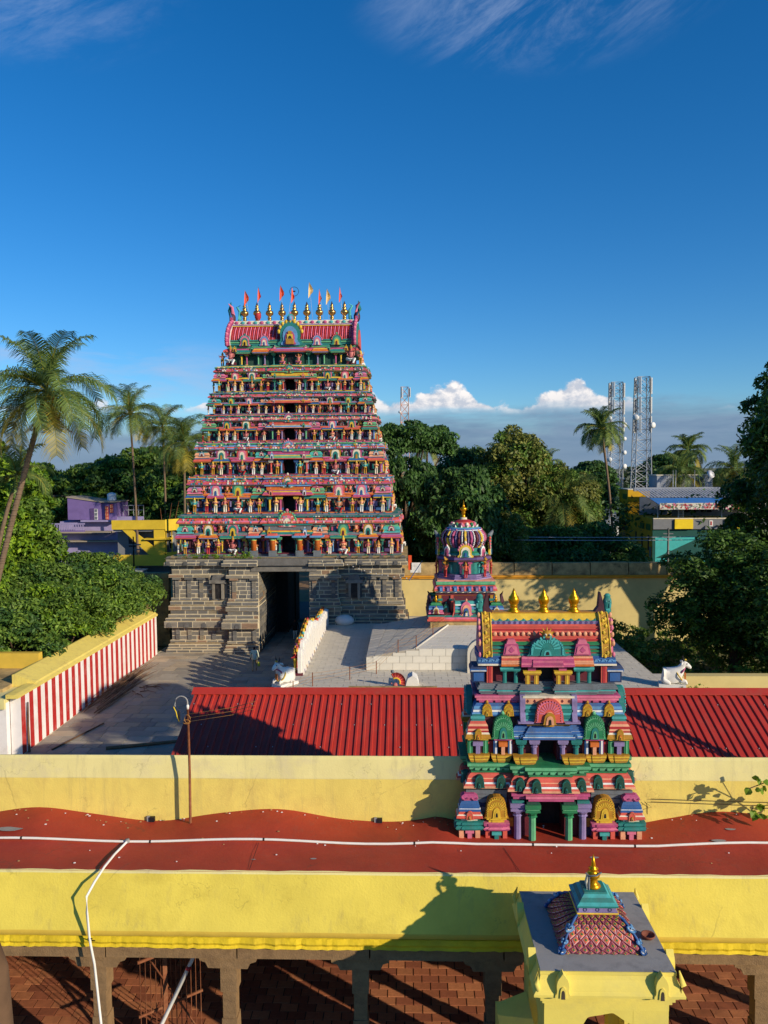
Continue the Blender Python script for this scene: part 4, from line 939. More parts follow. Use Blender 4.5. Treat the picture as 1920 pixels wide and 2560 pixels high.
# moss and weeds on the ledge
# ------------------------------------------------------------------ small painted gateway tower on the terrace
sg = thing('small_gateway_tower', 'small three storeyed painted gateway tower with three golden finials standing on the red terrace', 'tower', (3.20, 18.285, 5.0)); sg.scale = (.985, .62, 1.012)
def dome_outline(w, h, n=10, flare=.06):
    pts = [(-w*.5-w*flare, 0), (-w*.5, h*.12), (-w*.47, h*.45)]
    pts += [(-w*.44*math.cos(PI*i/n), h*.52+h*.48*math.sin(PI*i/n)**.85) for i in range(0, n+1)]
    pts += [(w*.47, h*.45), (w*.5, h*.12), (w*.5+w*flare, 0)]
    return pts[::-1]
def carved_arch(w, h, depth, c1, c2, c3, fan=True, inner=None):
    """hood shaped gable facing -Y: base at z=0, front at y=0, body running back by depth"""
    mb = MB(); mb.prism(dome_outline(w, h), 0, depth, c1)
    mb.prism([(p*.86, h*.05+q*.86) for p, q in dome_outline(w, h)], -.018, .0, c2)
    mb.prism([(p*.78, h*.07+q*.80) for p, q in dome_outline(w, h)], -.022, -.01, c1)
    if fan:
        for i in range(11):
            a = PI*(i+.5)/11; cx, cz = 0, h*.38; r0, r1 = w*.17, w*.34
            ca, sa = math.cos(a), math.sin(a)*1.1; px, pz = -math.sin(a)*w*.028, math.cos(a)*w*.028
            mb.prism([(cx+ca*r0-px*.5, cz+sa*r0-pz*.5), (cx+ca*r1-px, cz+sa*r1-pz), (cx+ca*r1*1.08, cz+sa*r1*1.08), (cx+ca*r1+px, cz+sa*r1+pz), (cx+ca*r0+px*.5, cz+sa*r0+pz*.5)], -.034, -.02, c2)
    for i in range(13):
        a = PI*i/12; bx_, bz_ = -w*.405*math.cos(a), h*.52+h*.41*math.sin(a)**.85; q = w*.022
        mb.box(bx_-q, bx_+q, -.045, -.018, bz_-q, bz_+q, c2)
    for i in range(4):
        for sg_ in (-1, 1): q = w*.022; bx_, bz_ = sg_*w*.42, h*(.14+.1*i); mb.box(bx_-q, bx_+q, -.045, -.018, bz_-q, bz_+q, c2)
    ic = inner or c3
    mb.prism([(p*.36, q*.48+h*.02) for p, q in dome_outline(w, h)], -.05, -.02, ic); mb.prism([(p*.2, q*.32+h*.05) for p, q in dome_outline(w, h)], -.06, -.05, c2); mb.prism([(p*.1, q*.2+h*.08) for p, q in dome_outline(w, h)], -.066, -.06, 'dark')
    return mb
def sq(a, b): return [(-a, -b), (a, -b), (a, b), (-a, b)]
def stepbands(plan, z0, z1, outs, cols, mb=None, cap=None):
    mb = mb or MB(); n = len(outs); prof = []
    for i, (o, c) in enumerate(zip(outs, cols)):
        za = z0+(z1-z0)*i/n; zb_ = z0+(z1-z0)*(i+1)/n
        prof += [(o, za, c), (o, zb_-.003, c)]
    mb.molding(plan, prof, capmat=cap or cols[-1]); return mb
body = MB()
wallA = [(-1.9, -1.4), (-.95, -1.4), (-.95, -1.48), (-.36, -1.48), (-.36, -.3), (.36, -.3), (.36, -1.48), (.95, -1.48), (.95, -1.4), (1.9, -1.4), (1.9, 1.5), (-1.9, 1.5)]
body.molding(wallA, [(0, 0, 'maroon'), (0, .5, 'maroon'), (0, 1.12, 'plum')], capmat='plum')
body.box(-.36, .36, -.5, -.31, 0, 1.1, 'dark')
body.build('ground_storey', sg)
G1 = sg.children[-1] if sg.children else None
def last(): return [o for o in COL.objects if o.parent == sg][-1]
gs = last()
# grey bands behind the small shrines
for sx in (-1, 1):
    a, b = sorted((sx*.98, sx*1.93)); mb = MB()
    for i, (o_, c) in enumerate(((.03, 'grey'), (.06, 'grey'), (.02, 'navy'), (.07, 'grey'), (.03, 'grey'), (.08, 'grey'))): mb.box(a, b, -1.4-o_, -1.39, .46+i*.1, .55+i*.1, c)
    mb.build('band_course', gs)
    for x, c in ((.92, 'gold'), (1.55, 'gold')): MB().box(sx*x-.09, sx*x+.09, -1.52, -1.38, .22, .42, c).box(sx*x-.07, sx*x+.07, -1.46, -1.38, 0, .22, 'blue').box(sx*x-.045, sx*x+.045, -1.49, -1.44, .02, .2, 'navy').build('niche_pilaster', gs)
def corner_shrine(x, y, z, w, rz, cols, pil, parent, k=1.0, name='corner_shrine', ztop=1.0):
    """two stage miniature shrine; cols: cornice, band, dome, cap"""
    c1, c2, c3, c4 = cols; mb = MB(); a = w*.42
    for dx in (-a*.8, a*.8): mb.box(dx-.055, dx+.055, -a, a, 0, .2, pil[0])
    mb.box(-a*.6, a*.6, -a*.7, a, 0, .2, 'plum'); mb.box(-.05, .05, -a*1.12, -a*.6, 0, .13, pil[1]); mb.box(-.1, .1, -a*1.2, -a*.6, .13, .20, pil[1])
    pl = ratha(a, a, [(0, a*.45, .03)], [(0, a*.45, .03)])
    mb.molding(pl, [(.0, .2, c1), (.07, .215, c1), (.09, .25, c1), (.075, .29, c1), (.03, .31, c1), (.06, .32, c1), (.085, .34, c1), (.07, .39, c1), (.0, .40, c1)])
    mb.molding(pl, [(-.05, .40, c2), (-.05, .44, 'cream'), (.01, .45, 'cream'), (.01, .475, c2), (.05, .48, c2)], capmat=c2)
    mb.molding(sq(a, a), [(.075, .48, c2), (.06, .54, c2), (.02, .56, 'cream'), (.015, .60, c2), (-.02, .62, c2), (.02, .625, c3), (.02, .68, c3), (-.005, .69, 'white'), (0, .73, c3), (-.02, .80, c3), (-.06, .86, c3), (-.05, .865, c4), (-.07, .90, c4), (-.03, .91, c4), (-.06, .97, c4), (-.12, 1.0, c4)])
    o = link(name, mb.mesh(name), parent, (x, y, z), rz, (1, 1, k))
    link('hood', carved_arch(.17, .2, .06, c2, 'peach', 'gold', False).mesh('hood'), o, (0, -a-.075, .45))
    for s in (-1, 1): MB().tube([(s*a*.2, -a+.02, .93), (s*a*.45, -a-.0, .885), (s*a*.75, -a+.02, .93)], .018, 5, c4).build('scroll', o)
    return o
for sx in (-1, 1):
    corner_shrine(sx*1.86, -1.52, 0, .56, 0, ('teal', 'coral', 'blue', 'pink'), ('peach', 'rose'), sg)
    corner_shrine(sx*1.86, 1.3, 0, .56, 0, ('teal', 'coral', 'blue', 'pink'), ('peach', 'rose'), sg)
    # hooded shrines
    mb = MB(); a = .2
    for dx in (-a, a): mb.box(dx-.05, dx+.05, -.16, .2, 0, .2, 'coral')
    mb.box(-.15, .15, -.1, .2, 0, .2, 'maroon').box(-.05, .05, -.24, -.1, 0, .1, 'teal').box(-.11, .11, -.26, -.1, .1, .17, 'aqua')
    mb.molding(ratha(.22, .2, [(0, .12, .03)]), [(0, .2, 'pink'), (.06, .21, 'pink'), (.09, .25, 'pink'), (.03, .28, 'rose'), (.02, .30, 'pink'), (.07, .31, 'pink'), (.08, .37, 'pink'), (0, .38, 'rose')])
    mb.molding(ratha(.18, .18, [(0, .1, .02)]), [(0, .38, 'gold'), (0, .44, 'yellow'), (.05, .45, 'gold'), (.05, .48, 'yellow')])
    o = mb.build('hooded_shrine', sg, (sx*1.24, -1.58, 0)); carved_arch(.50, .50, .75, 'gold', 'yellow', 'yellow').build('hood', o, (0, -.22, .48))
# porch
for sx in (-1, 1):
    for x, yy, c, c2, zt_ in ((.42, -1.80, 'green', 'mint', .84), (.75, -1.68, 'lilac', 'lilac', .84)):
        mb = MB().lathe(0, 0, [(.085, 0, c), (.08, .52, c2), (.12, .54, c), (.085, .57, c), (.14, .64, c), (.09, .655, c)], 8, a0=PI/8, smooth=False)
        mb.box(-.17, .17, -.12, .12, .66, .71, c).box(-.15, .15, -.10, .10, .71, .75, c2).box(-.18, .18, -.14, .14, .75, zt_, c).box(-.14, .14, -.1, .1, zt_+.003, zt_+.06, 'deepgreen' if c == 'green' else 'teal')
        mb.build('porch_pillar', sg, (sx*x, yy, 0)).scale = (1, 1.55, 1)
        for i in range(5): pass
mb = MB().box(-.52, .52, -1.93, -1.2, .91, .97, 'pink').box(-.58, .58, -1.97, -1.2, .973, 1.03, 'rose').box(-.86, .86, -1.80, -1.2, .93, 1.0, 'pink').box(-.9, .9, -1.84, -1.2, 1.003, 1.06, 'pink'); mb.box(-1.95, 1.95, -1.52, 1.5, 1.12, 1.2, 'pink')
mb.build('lintel', sg)
# roll cornice
pA = ratha(1.86, 1.45, [(0, .86, .34), (0, .55, .12)][:1], [(0, .7, .2)])
pA = [(-1.86, -1.45), (-.86, -1.45), (-.86, -1.72), (-.52, -1.72), (-.52, -1.86), (.52, -1.86), (.52, -1.72), (.86, -1.72), (.86, -1.45), (1.86, -1.45), (1.86, -.7), (2.0, -.7), (2.0, .7), (1.86, .7), (1.86, 1.5), (-1.86, 1.5), (-1.86, .7), (-2.0, .7), (-2.0, -.7), (-1.86, -.7)]
mb = MB().molding(pA, [(-.06, 1.10, 'maroon'), (.13, 1.11, 'coral'), (.12, 1.16, 'peach'), (.09, 1.20, 'coral'), (.085, 1.205, 'peach'), (.06, 1.24, 'white'), (.05, 1.25, 'red'), (.04, 1.31, 'coral'), (.03, 1.33, 'peach'), (.01, 1.38, 'coral'), (-.03, 1.42, 'coral'), (-.12, 1.45, 'coral')], capmat='coral')
mb.molding([(p[0]*.97, p[1]*.97) for p in pA], [(0, 1.44, 'green'), (0, 1.50, 'green'), (.02, 1.505, 'mint'), (.04, 1.53, 'green'), (.04, 1.57, 'mint'), (.07, 1.58, 'green'), (.09, 1.60, 'green'), (.09, 1.67, 'mint'), (.0, 1.675, 'green')], capmat='green')
rc = mb.build('roll_cornice', sg)
for x, yy in ((-1.62, -1.45), (-1.12, -1.45), (1.12, -1.45), (1.62, -1.45), (-.70, -1.72), (.70, -1.72), (-.34, -1.86), (.34, -1.86)):
    o = link('hood', carved_arch(.23, .30, .12, 'deepgreen', 'teal', 'deepgreen', False).mesh('hood'), rc, (x, yy-.13, 1.12))
    MB().prism([(-.07, .2), (.06, .22), (.03, .05)], -.03, -.02, 'aqua').build('carving', o) if False else None
for sx in (-1, 1):
    for yy in (-1.1, 0, 1.1): link('hood', carved_arch(.26, .32, .12, 'deepgreen', 'teal', 'deepgreen', False).mesh('hood'), rc, (sx*(2.0 if abs(yy) < .2 else 1.86)+sx*.12, yy, 1.12), sx*PI/2)
for x0_ in np.arange(-1.72, 1.7, .17):
    yy = -1.86 if abs(x0_+.06) < .5 else -1.72 if abs(x0_+.06) < .86 else -1.45
    MB().box(x0_, x0_+.11, yy*.97-.09, yy*.97-.02, 1.515, 1.565, 'mint').build('dentil', rc)
# gold stepped balustrades
def gold_steps(x, y, w, parent, rz=0, k=.2):
    mb = MB()
    for i, (ww, c) in enumerate(((.72, 'gold'), (.82, 'gold'), (.86, 'yellow'), (.94, 'gold'), (.96, 'yellow'), (1.0, 'gold'))):
        a = w*ww/2; z_ = i*k/6; mb.box(-a, a, -.10-.04*ww*3, .15, z_, z_+k/6-.004, c)
        mb.box(-a*.45, a*.45, -.125-.04*ww*3, -.10-.04*ww*3, z_, z_+k/6-.004, c)
    return mb.build('gold_balustrade', parent, (x, y, 1.66), rz)
for sx in (-1, 1):
    gold_steps(sx*.56, -1.42, .56, sg); gold_steps(sx*1.1, -1.2, .48, sg); gold_steps(sx*1.62, -1.2, .50, sg)
    for yy in (-.8, 0, .8): gold_steps(sx*1.62, yy, .6, sg, sx*PI/2)
# second storey
body = MB(); hx2, hy2 = 1.62, 1.1
body.molding([(-hx2, -hy2), (-.75, -hy2), (-.75, -hy2-.06), (-.21, -hy2-.06), (-.21, -.2), (.21, -.2), (.21, -hy2-.06), (.75, -hy2-.06), (.75, -hy2), (hx2, -hy2), (hx2, hy2), (-hx2, hy2)], [(0, 1.45, 'plum'), (0, 2.0, 'maroon'), (0, 2.68, 'plum')], capmat='plum')
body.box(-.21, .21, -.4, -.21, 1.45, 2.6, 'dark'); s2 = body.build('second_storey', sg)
for sx in (-1, 1):
    for x, yy, c in ((.33, -1.27, 'lilac'), (.64, -1.29, 'teal')):
        MB().lathe(0, 0, [(.062, 0), (.058, .26), (.09, .28), (.06, .30), (.10, .345), (.07, .355)], 8, c, smooth=False, a0=PI/8).box(-.11, .11, -.09, .09, .355, .39, c).box(-.125, .125, -.1, .1, .39, .46, c).build('pillar', s2, (sx*x, yy, 1.74)).scale = (1, 1.5, 1)
    # hooded shrine, green
    mb = MB()
    for dx in (-.17, .17): mb.box(dx-.045, dx+.045, -.1, .1, 0, .34, 'blue').box(dx-.012, dx+.03, -.115, -.1, 0, .33, 'white')
    mb.box(-.04, .04, -.2, .1, 0, .2, 'peach').box(-.1, .1, -.22, .1, .2, .3, 'orange').box(-.21, .21, -.2, .1, .345, .37, 'pink')
    o = mb.build('hooded_shrine', sg, (sx*1.06, -1.2, 1.84)); carved_arch(.50, .55, .5, 'green', 'mint', 'teal').build('hood', o, (0, -.2, .37)); MB().lathe(0, 0, [(.03, .9), (.05, .94), (.01, 1.0)], 6, 'mint').build('tip', o, (0, -.05, 0))
    mb = MB()
    for dx in (-.18, .18): mb.box(dx-.06, dx+.06, -.14, .15, 0, .33, 'green').box(dx-.02, dx+.02, -.155, -.14, 0, .32, 'mint')
    mb.box(-.05, .05, -.2, 0, 0, .2, 'lilac').box(-.12, .12, -.22, 0, .2, .29, 'lilac').box(-.12, .12, -.1, .1, 0, .3, 'plum')
    a = .2
    mb.molding(sq(a, a), [(0, .33, 'yellow'), (.04, .34, 'gold'), (.04, .37, 'yellow'), (.10, .38, 'cream'), (.09, .42, 'gold'), (.07, .48, 'gold'), (.04, .52, 'cream'), (.045, .56, 'red'), (.03, .60, 'peach'), (.03, .66, 'red'), (.0, .71, 'peach'), (-.03, .77, 'coral'), (-.06, .81, 'teal'), (-.03, .82, 'teal'), (-.04, .88, 'aqua'), (-.1, .91, 'teal')])
    o = mb.build('corner_shrine', sg, (sx*1.64, -1.12, 1.84)); carved_arch(.18, .24, .08, 'gold', 'yellow', 'orange', False).build('hood', o, (0, -.32, .37))
    link('corner_shrine', o.data, sg, (sx*1.64, .9, 1.84)); link('hooded_shrine', MB().box(-.2, .2, -.1, .1, 0, .37, 'purple').prism(dome_outline(.5, .55), -.1, .3, 'purple').mesh('side_shrine'), sg, (sx*1.6, 0, 1.84), sx*PI/2)
    for x, c in ((.86, 'red'), (1.33, 'red')): MB().box(-.05, .05, -.06, 0, 0, .28, 'coral' if x < 1 else c).box(-.09, .09, -.09, 0, .26, .33, c).build('pilaster', s2, (sx*x, -1.1, 1.8))
mb = MB(); pc = [(-.80, -1.25), (-.48, -1.25), (-.48, -1.35), (.48, -1.35), (.48, -1.25), (.80, -1.25), (.80, -.9), (-.80, -.9)]
mb.molding(pc, [(-.06, 2.17, 'red'), (-.02, 2.175, 'coral'), (-.02, 2.21, 'red'), (.13, 2.215, 'white'), (.12, 2.26, 'blue'), (.12, 2.275, 'white'), (.08, 2.28, 'blue'), (.08, 2.32, 'sky'), (.10, 2.325, 'blue'), (.04, 2.37, 'blue'), (.05, 2.38, 'white'), (.0, 2.43, 'blue'), (.01, 2.44, 'sky'), (-.06, 2.50, 'blue')])
dv = mb.build('door_eave', sg)
for x in (-.62, .62): carved_arch(.1, .1, .03, 'blue', 'sky', 'navy', False).build('hood', dv, (x, -1.385, 2.22))
MB().box(-.5, .5, -1.3, -1, 2.5, 2.58, 'gold').box(-.12, .12, -1.4, -1, 2.5, 2.57, 'gold').box(-.55, .55, -1.33, -1, 2.56, 2.585, 'cream').build('gold_band', sg)
pB = [(-1.66, -1.06), (1.66, -1.06), (1.66, 1.06), (-1.66, 1.06)]
mb = MB().molding(pB, [(-.04, 2.64, 'orange'), (.04, 2.66, 'coral'), (.04, 2.69, 'maroon'), (.12, 2.70, 'white'), (.115, 2.735, 'blue'), (.10, 2.78, 'sky'), (.085, 2.79, 'blue'), (.08, 2.84, 'white'), (.07, 2.86, 'blue'), (.06, 2.92, 'sky'), (.05, 2.93, 'blue'), (.0, 2.99, 'blue'), (-.04, 3.0, 'plum'), (-.04, 3.04, 'pink'), (.0, 3.045, 'pink'), (.0, 3.10, 'rose'), (.04, 3.11, 'pink'), (.04, 3.16, 'rose'), (0, 3.17, 'pink')])
cb = mb.build('roll_cornice', sg)
for x in (-1.42, -.92, .92, 1.42): carved_arch(.25, .29, .1, 'gold', 'yellow', 'gold').build('hood', cb, (x, -1.19, 2.70)); MB().lathe(x, -1.15, [(.02, 2.99), (.04, 3.02), (.01, 3.07)], 6, 'gold').build('tip', cb)
for x0_ in np.arange(-1.6, 1.55, .19):
    if abs(x0_+.07) > .7: MB().box(x0_, x0_+.13, -1.10, -1.04, 3.005, 3.045, 'pink').build('dentil', cb)
for sx in (-1, 1):
    o = carved_arch(.95, .62, .12, 'teal', 'aqua', 'teal').build('side_gable', sg, (sx*1.86, -.2, 2.64), sx*PI/2)
# central gable of the second storey
mb = MB(); mb.box(-.56, .56, -1.30, -.7, 2.585, 3.0, 'teal')
for i in range(5): mb.box(-.56, .56, -1.32-.02*(i % 2), -1.30, 2.60+i*.075, 2.66+i*.075, 'teal' if i % 2 else 'aqua')
mb.box(-.58, .58, -1.28, -.7, 3.0, 3.17, 'peach').box(-.6, .6, -1.31, -.7, 3.14, 3.19, 'cream')
for i in range(7):
    if abs(-.48+i*.16) > .1: mb.prism([(-.48+i*.16-.03, 3.07), (-.48+i*.16, 3.03), (-.48+i*.16+.03, 3.07), (-.48+i*.16, 3.11)], -1.295, -1.28, 'maroon')
for s in (-1, 1):
    q = [(-1.50, 2.585), (-1.44, 2.585), (-1.30, 2.80), (-1.30, 3.10), (-1.22, 3.20), (-1.0, 3.22), (-1.0, 2.585)]
    a, b = sorted((s*.54, s*.66)); mb.prism([(y_-.04, z_) for y_, z_ in q][::-1], a, b, 'lilac', 'x')
mb.box(-.72, .72, -1.50, -1.2, 2.585, 2.625, 'lilac')
cg = mb.build('central_gable', sg)
ca_ = carved_arch(.66, .56, .45, 'coral', 'rose', 'peach').build('great_hood', cg, (0, -1.50, 2.59)); carved_arch(.30, .27, .1, 'gold', 'peach', 'gold').build('inner_hood', cg, (0, -1.60, 2.585)) if False else None
MB().prism(dome_outline(.28, .27), -1.60, -1.55, 'gold').prism(dome_outline(.18, .2), -1.62, -1.60, 'peach').prism(dome_outline(.07, .13), -1.63, -1.62, 'dark').build('inner_hood', cg, (0, 0, 2.585))
# grey stepped plinth
pC = [(-1.56, -1.0), (-1.15, -1.0), (-1.15, -1.06), (-.62, -1.06), (-.62, -1.14), (-.19, -1.14), (-.19, -.7), (.19, -.7), (.19, -1.14), (.62, -1.14), (.62, -1.06), (1.15, -1.06), (1.15, -1.0), (1.56, -1.0), (1.56, 1.0), (-1.56, 1.0)]
stepbands(pC, 3.18, 3.43, [.0, .04, .03, .08, .05, .02], ['grey', 'grey', 'aqua', 'grey', 'grey', 'grey'], cap='grey').build('grey_plinth', sg)
# neck storey
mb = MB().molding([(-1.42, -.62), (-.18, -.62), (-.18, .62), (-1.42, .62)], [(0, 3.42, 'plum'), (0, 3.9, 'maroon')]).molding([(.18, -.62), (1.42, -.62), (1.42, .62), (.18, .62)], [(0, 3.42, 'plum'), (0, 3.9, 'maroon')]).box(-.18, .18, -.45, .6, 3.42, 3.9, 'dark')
nk = mb.build('neck_storey', sg)
for sx in (-1, 1):
    MB().box(-.07, .07, -.07, .07, 0, .42, 'coral').box(-.03, .03, -.085, -.07, 0, .41, 'red').build('corner_pillar', nk, (sx*1.34, -.84, 3.43))
    mb = MB()
    for dx in (-.13, .13): mb.lathe(dx, 0, [(.05, 0), (.045, .25), (.075, .27), (.05, .29)], 8, 'teal', smooth=False)
    mb.box(-.23, .23, -.09, .09, .29, .33, 'teal').box(-.24, .24, -.1, .1, .33, .38, 'aqua').box(-.22, .22, -.08, .08, .38, .42, 'teal')
    mb.build('twin_pillar', nk, (sx*.86, -.90, 3.42))
    mb = MB().box(-.09, .09, -.02, .1, .28, .42, 'pink')
    for dx in (-.10, .10): mb.box(dx-.055, dx+.055, -.08, .03, 0, .24, 'gold').box(dx-.02, dx+.02, -.09, -.08, 0, .23, 'yellow')
    mb.box(-.19, .19, -.12, .05, .22, .26, 'gold').box(-.21, .21, -.14, .05, .26, .31, 'yellow')
    mb.build('gold_twin_pillar', nk, (sx*.36, -1.0, 3.42))
    MB().box(-.16, .16, -.3, .3, 0, .26, 'navy').box(-.12, .12, -.32, -.3, .03, .22, 'blue').box(-.2, .2, -.36, .36, .26, .32, 'blue').box(-.2, .2, -.36, .36, .32, .40, 'navy', .05, .05).box(-.18, .18, -.37, -.36, .265, .285, 'white').build('side_niche', nk, (sx*1.60, -.55, 3.43))
# eaves
mb = MB()
def eave(x0, x1, yf, cols, z0=3.84, z1=4.05):
    n = len(cols)
    for i, c in enumerate(cols):
        t0, t1 = i/n, (i+1)/n; mb.box(x0-.02*(1-t0), x1+.02*(1-t0), yf-.16*(1-t0)**1.0, -.2, z0+(z1-z0)*t0, z0+(z1-z0)*t1-.002, c)
eave(-1.60, -1.05, -.84, ('cream', 'blue', 'sky', 'blue', 'blue')); eave(1.05, 1.60, -.84, ('cream', 'blue', 'sky', 'blue', 'blue'))
eave(-1.06, -.58, -.95, ('orange', 'peach', 'peach', 'coral', 'peach')); eave(.58, 1.06, -.95, ('orange', 'peach', 'peach', 'coral', 'peach'))
eave(-.60, .60, -1.04, ('pink', 'rose', 'pink', 'pink', 'rose')); eave(-.34, .34, -1.10, ('rose', 'pink', 'pink', 'rose', 'pink'), 3.845, 4.0)
mb.box(-1.6, 1.6, -.6, .95, 3.85, 4.03, 'blue')
ev = mb.build('roof_eaves', sg)
for sx in (-1, 1):
    for i in range(3):
        mb = MB(); mb.tube([(.055*math.cos(a), 0, .04*math.sin(a)) for a in np.linspace(0, 2*PI, 13)], .012, 4, 'sky'); mb.build('scroll', ev, (sx*(1.16+i*.16), -.945, 3.94))
# barrel roof
prof = [(-.80, 4.03), (-.80, 4.1), (-.74, 4.34), (-.68, 4.37), (-.60, 4.52), (-.52, 4.66), (-.42, 4.76), (-.40, 4.80), (-.26, 4.92), (-.2, 4.95), (.2, 4.95), (.42, 4.78), (.60, 4.52), (.74, 4.34), (.80, 4.03)]
mb = MB().prism(prof, -1.30, 1.30, 'coral', 'x')
br = mb.build('barrel_roof', sg)
for i in range(4): MB().prism([(-.86+.012*i, 4.05+i*.08), (-.86+.012*i, 4.09+i*.08), (-.70, 4.12+i*.08), (-.70, 4.05+i*.08)][::-1], -1.30, 1.30, 'teal' if i % 2 == 0 else 'green', 'x').build('roof_band', br)
for zz, yy, c in ((4.38, -.71, 'red'), (4.44, -.67, 'coral'), (4.60, -.585, 'red'), (4.66, -.545, 'coral')): MB().box(-1.30, 1.30, yy, yy+.08, zz, zz+.035, c).build('roof_band', br)
for i in range(19):
    if abs(-1.2+i*.133) > .16: mb = MB(); mb.ball((0, 0, 0), .05, 'peach', 6, sy=.5, sz=1.15); mb.build('bead', br, (-1.2+i*.133, -.655, 4.53))
MB().box(-1.30, 1.30, -.47, -.3, 4.735, 4.80, 'lilac').build('roof_band', br)
for i in range(20): MB().lathe(0, 0, [(.038, -.02), (.038, .0), (.022, .001)], 10, 'lilac', smooth=False).build('boss', br, (-1.235+i*.13, -.475, 4.768)); [o for o in br.children][-1:]
for o in [o for o in COL.objects if o.parent == br and o.name.startswith('boss')]: o.rotation_euler = (PI/2, 0, 0); o.data.materials[0] = MATS['purple']
mb = MB().prism([(-.42, 4.80), (-.38, 4.83), (-.30, 4.90), (-.22, 4.955), (.2, 4.96), (.2, 4.80)][::-1], -1.32, 1.32, 'yellow', 'x'); mb.build('ridge', br)
mb = MB()
for i in range(14):
    x = -1.25+i*.1885
    for j in range(6):
        a0, a1 = PI*j/6, PI*(j+1)/6; f0 = (x+.094-.094*math.cos(a0), 4.865-.04*math.sin(a0)); f1 = (x+.094-.094*math.cos(a1), 4.865-.04*math.sin(a1))
        mb.add([(f0[0], -.43, 4.80), (f1[0], -.43, 4.80), (f1[0], -.375+0, f1[1]), (f0[0], -.375, f0[1])], [(0, 1, 2, 3)], 'teal')
mb.build('scalloped_trim', br)
mb = MB().box(-1.25, 1.25, -.2, .2, 4.957, 4.985, 'gold'); mb.build('ridge_cap', br)
for sx in (-1, 1):
    fp = [(p*1.12-.02, 4.03+(q-4.03)*1.04) for p, q in prof]; a, b = sorted((sx*1.28, sx*1.50)); mb = MB().prism(fp, a, b, 'cream', 'x', 'gold')
    for yy in (a+.012, b-.012): mb.tube([(yy, p-.015, q) for p, q in fp[:10]], .016, 5, 'yellow')
    for i in range(9):
        t_ = i/8*8; j = int(min(t_, 8)); p, q = fp[min(j+0, 9)]
        mb.ball((sx*1.39+(.03 if i % 2 else -.03), p-.01, q+.02), .04, 'yellow', 5, sx=1.0, sy=.6, sz=1.3)
    for i in range(16):
        t_ = i/15*7.6+.6; j = int(t_); f_ = t_-j; p, q = fp[j][0]*(1-f_)+fp[j+1][0]*f_, fp[j][1]*(1-f_)+fp[j+1][1]*f_
        mb.tube([(sx*1.39-.05*(-1)**i, p-.012, q-.03), (sx*1.39+.03*(-1)**i, p-.022, q+.01), (sx*1.39+.06*(-1)**i, p-.012, q-.02)], [.012, .014, .006], 4, 'yellow')
    # outer face scales
    fin_ = mb.build('gable_end', br)
    ox = sx*1.50; a, b = sorted((ox, ox+sx*.07)); MB().prism([(p*.95, 4.05+(q-4.03)*.93) for p, q in prof], a, b, 'rose', 'x').build('side_scroll', fin_)
    for i in range(8):
        p, q = fp[min(i+1, 9)]; o = MB().ball((0, 0, 0), .07, 'peach' if i % 2 else 'rose', 6, sx=.6).build('side_leaf', fin_, (ox+sx*.07, p*.92, q-.03))
    mb = MB(); h0 = 4.95; xx = sx*1.34
    mb.prism([(xx-sx*.16, h0-.02), (xx+sx*.12, h0-.02), (xx+sx*.10, h0+.2), (xx+sx*.02, h0+.49), (xx-.0, h0+.47), (xx-sx*.03, h0+.15)][::(1 if sx < 0 else -1)], -.16, .16, 'plum'); mb.build('horn', br)
    mb = MB(); hx_ = sx*1.53
    mb.lathe(hx_, -.08, [(.09, h0-.02), (.10, h0+.06), (.085, h0+.14), (.11, h0+.22), (.10, h0+.32), (.07, h0+.38), (.09, h0+.40), (.04, h0+.46)], 8, 'teal', ry=.9); mb.box(hx_-.02+sx*.06, hx_+.02+sx*.06, -.2, -.12, h0+.14, h0+.24, 'aqua'); mb.ball((hx_-.04, -.17, h0+.28), .022, 'aqua', 5).ball((hx_+.05, -.17, h0+.28), .022, 'aqua', 5).box(hx_-.04, hx_+.05, -.2, -.1, h0+.07, h0+.10, 'aqua')
    mb.build('horned_mask', br)
    # dormers
    mb = MB(); mb.prism([(-.20, 0), (.20, 0), (.15, .26), (-.15, .26)][::-1], -.10, .3, 'pink'); mb.prism([(-.15, .03), (.15, .03), (.12, .2), (.0, .24), (-.12, .2)][::-1], -.125, -.10, 'rose'); mb.prism([(-.12, .26), (.12, .26), (.08, .36), (-.08, .36)][::-1], -.08, .3, 'rose'); mb.prism([(0, .06), (.07, .12), (0, .2), (-.07, .12)][::-1], -.14, -.12, 'pink')
    mb.build('dormer', br, (sx*.83, -.84, 4.07))
o = carved_arch(.86, .40, .5, 'teal', 'aqua', 'teal').build('central_dormer', br, (0, -1.0, 4.06))
mb = MB(); mb.ball((0, 0, 0), .13, 'gold', 10, sy=.7, sz=.85)
for i in range(5):
    a = PI*(i+.5)/5; mb.tube([(math.cos(a)*.08, .02, math.sin(a)*.07), (math.cos(a)*.19, .03, math.sin(a)*.2)], [.035, .004], 5, 'gold')
for s in (-1, 1): mb.ball((s*.05, -.09, .02), .03, 'cream', 6).ball((s*.05, -.115, .02), .014, 'dark', 5).tube([(s*.1, 0, .05), (s*.17, -.02, .09)], [.03, .005], 5, 'gold')
mb.box(-.05, .05, -.11, -.07, -.08, -.05, 'maroon'); mb.build('lion_mask', br, (0, -.93, 4.54)).scale = (1, 1.5, 1)
km = kalasam(.36, 'gilt').copy()
for x in (-.70, .02, .74):
    MB().lathe(0, 0, [(.15, 0), (.155, .02), (.11, .06), (.085, .13), (.10, .145), (.085, .16), (.12, .22), (.135, .28), (.12, .35), (.07, .40), (.075, .415), (.05, .44), (.045, .47), (.005, .56)], 16, 'gilt').build('finial', br, (x, 0, 4.975)).scale = (1, 1.6, 1)
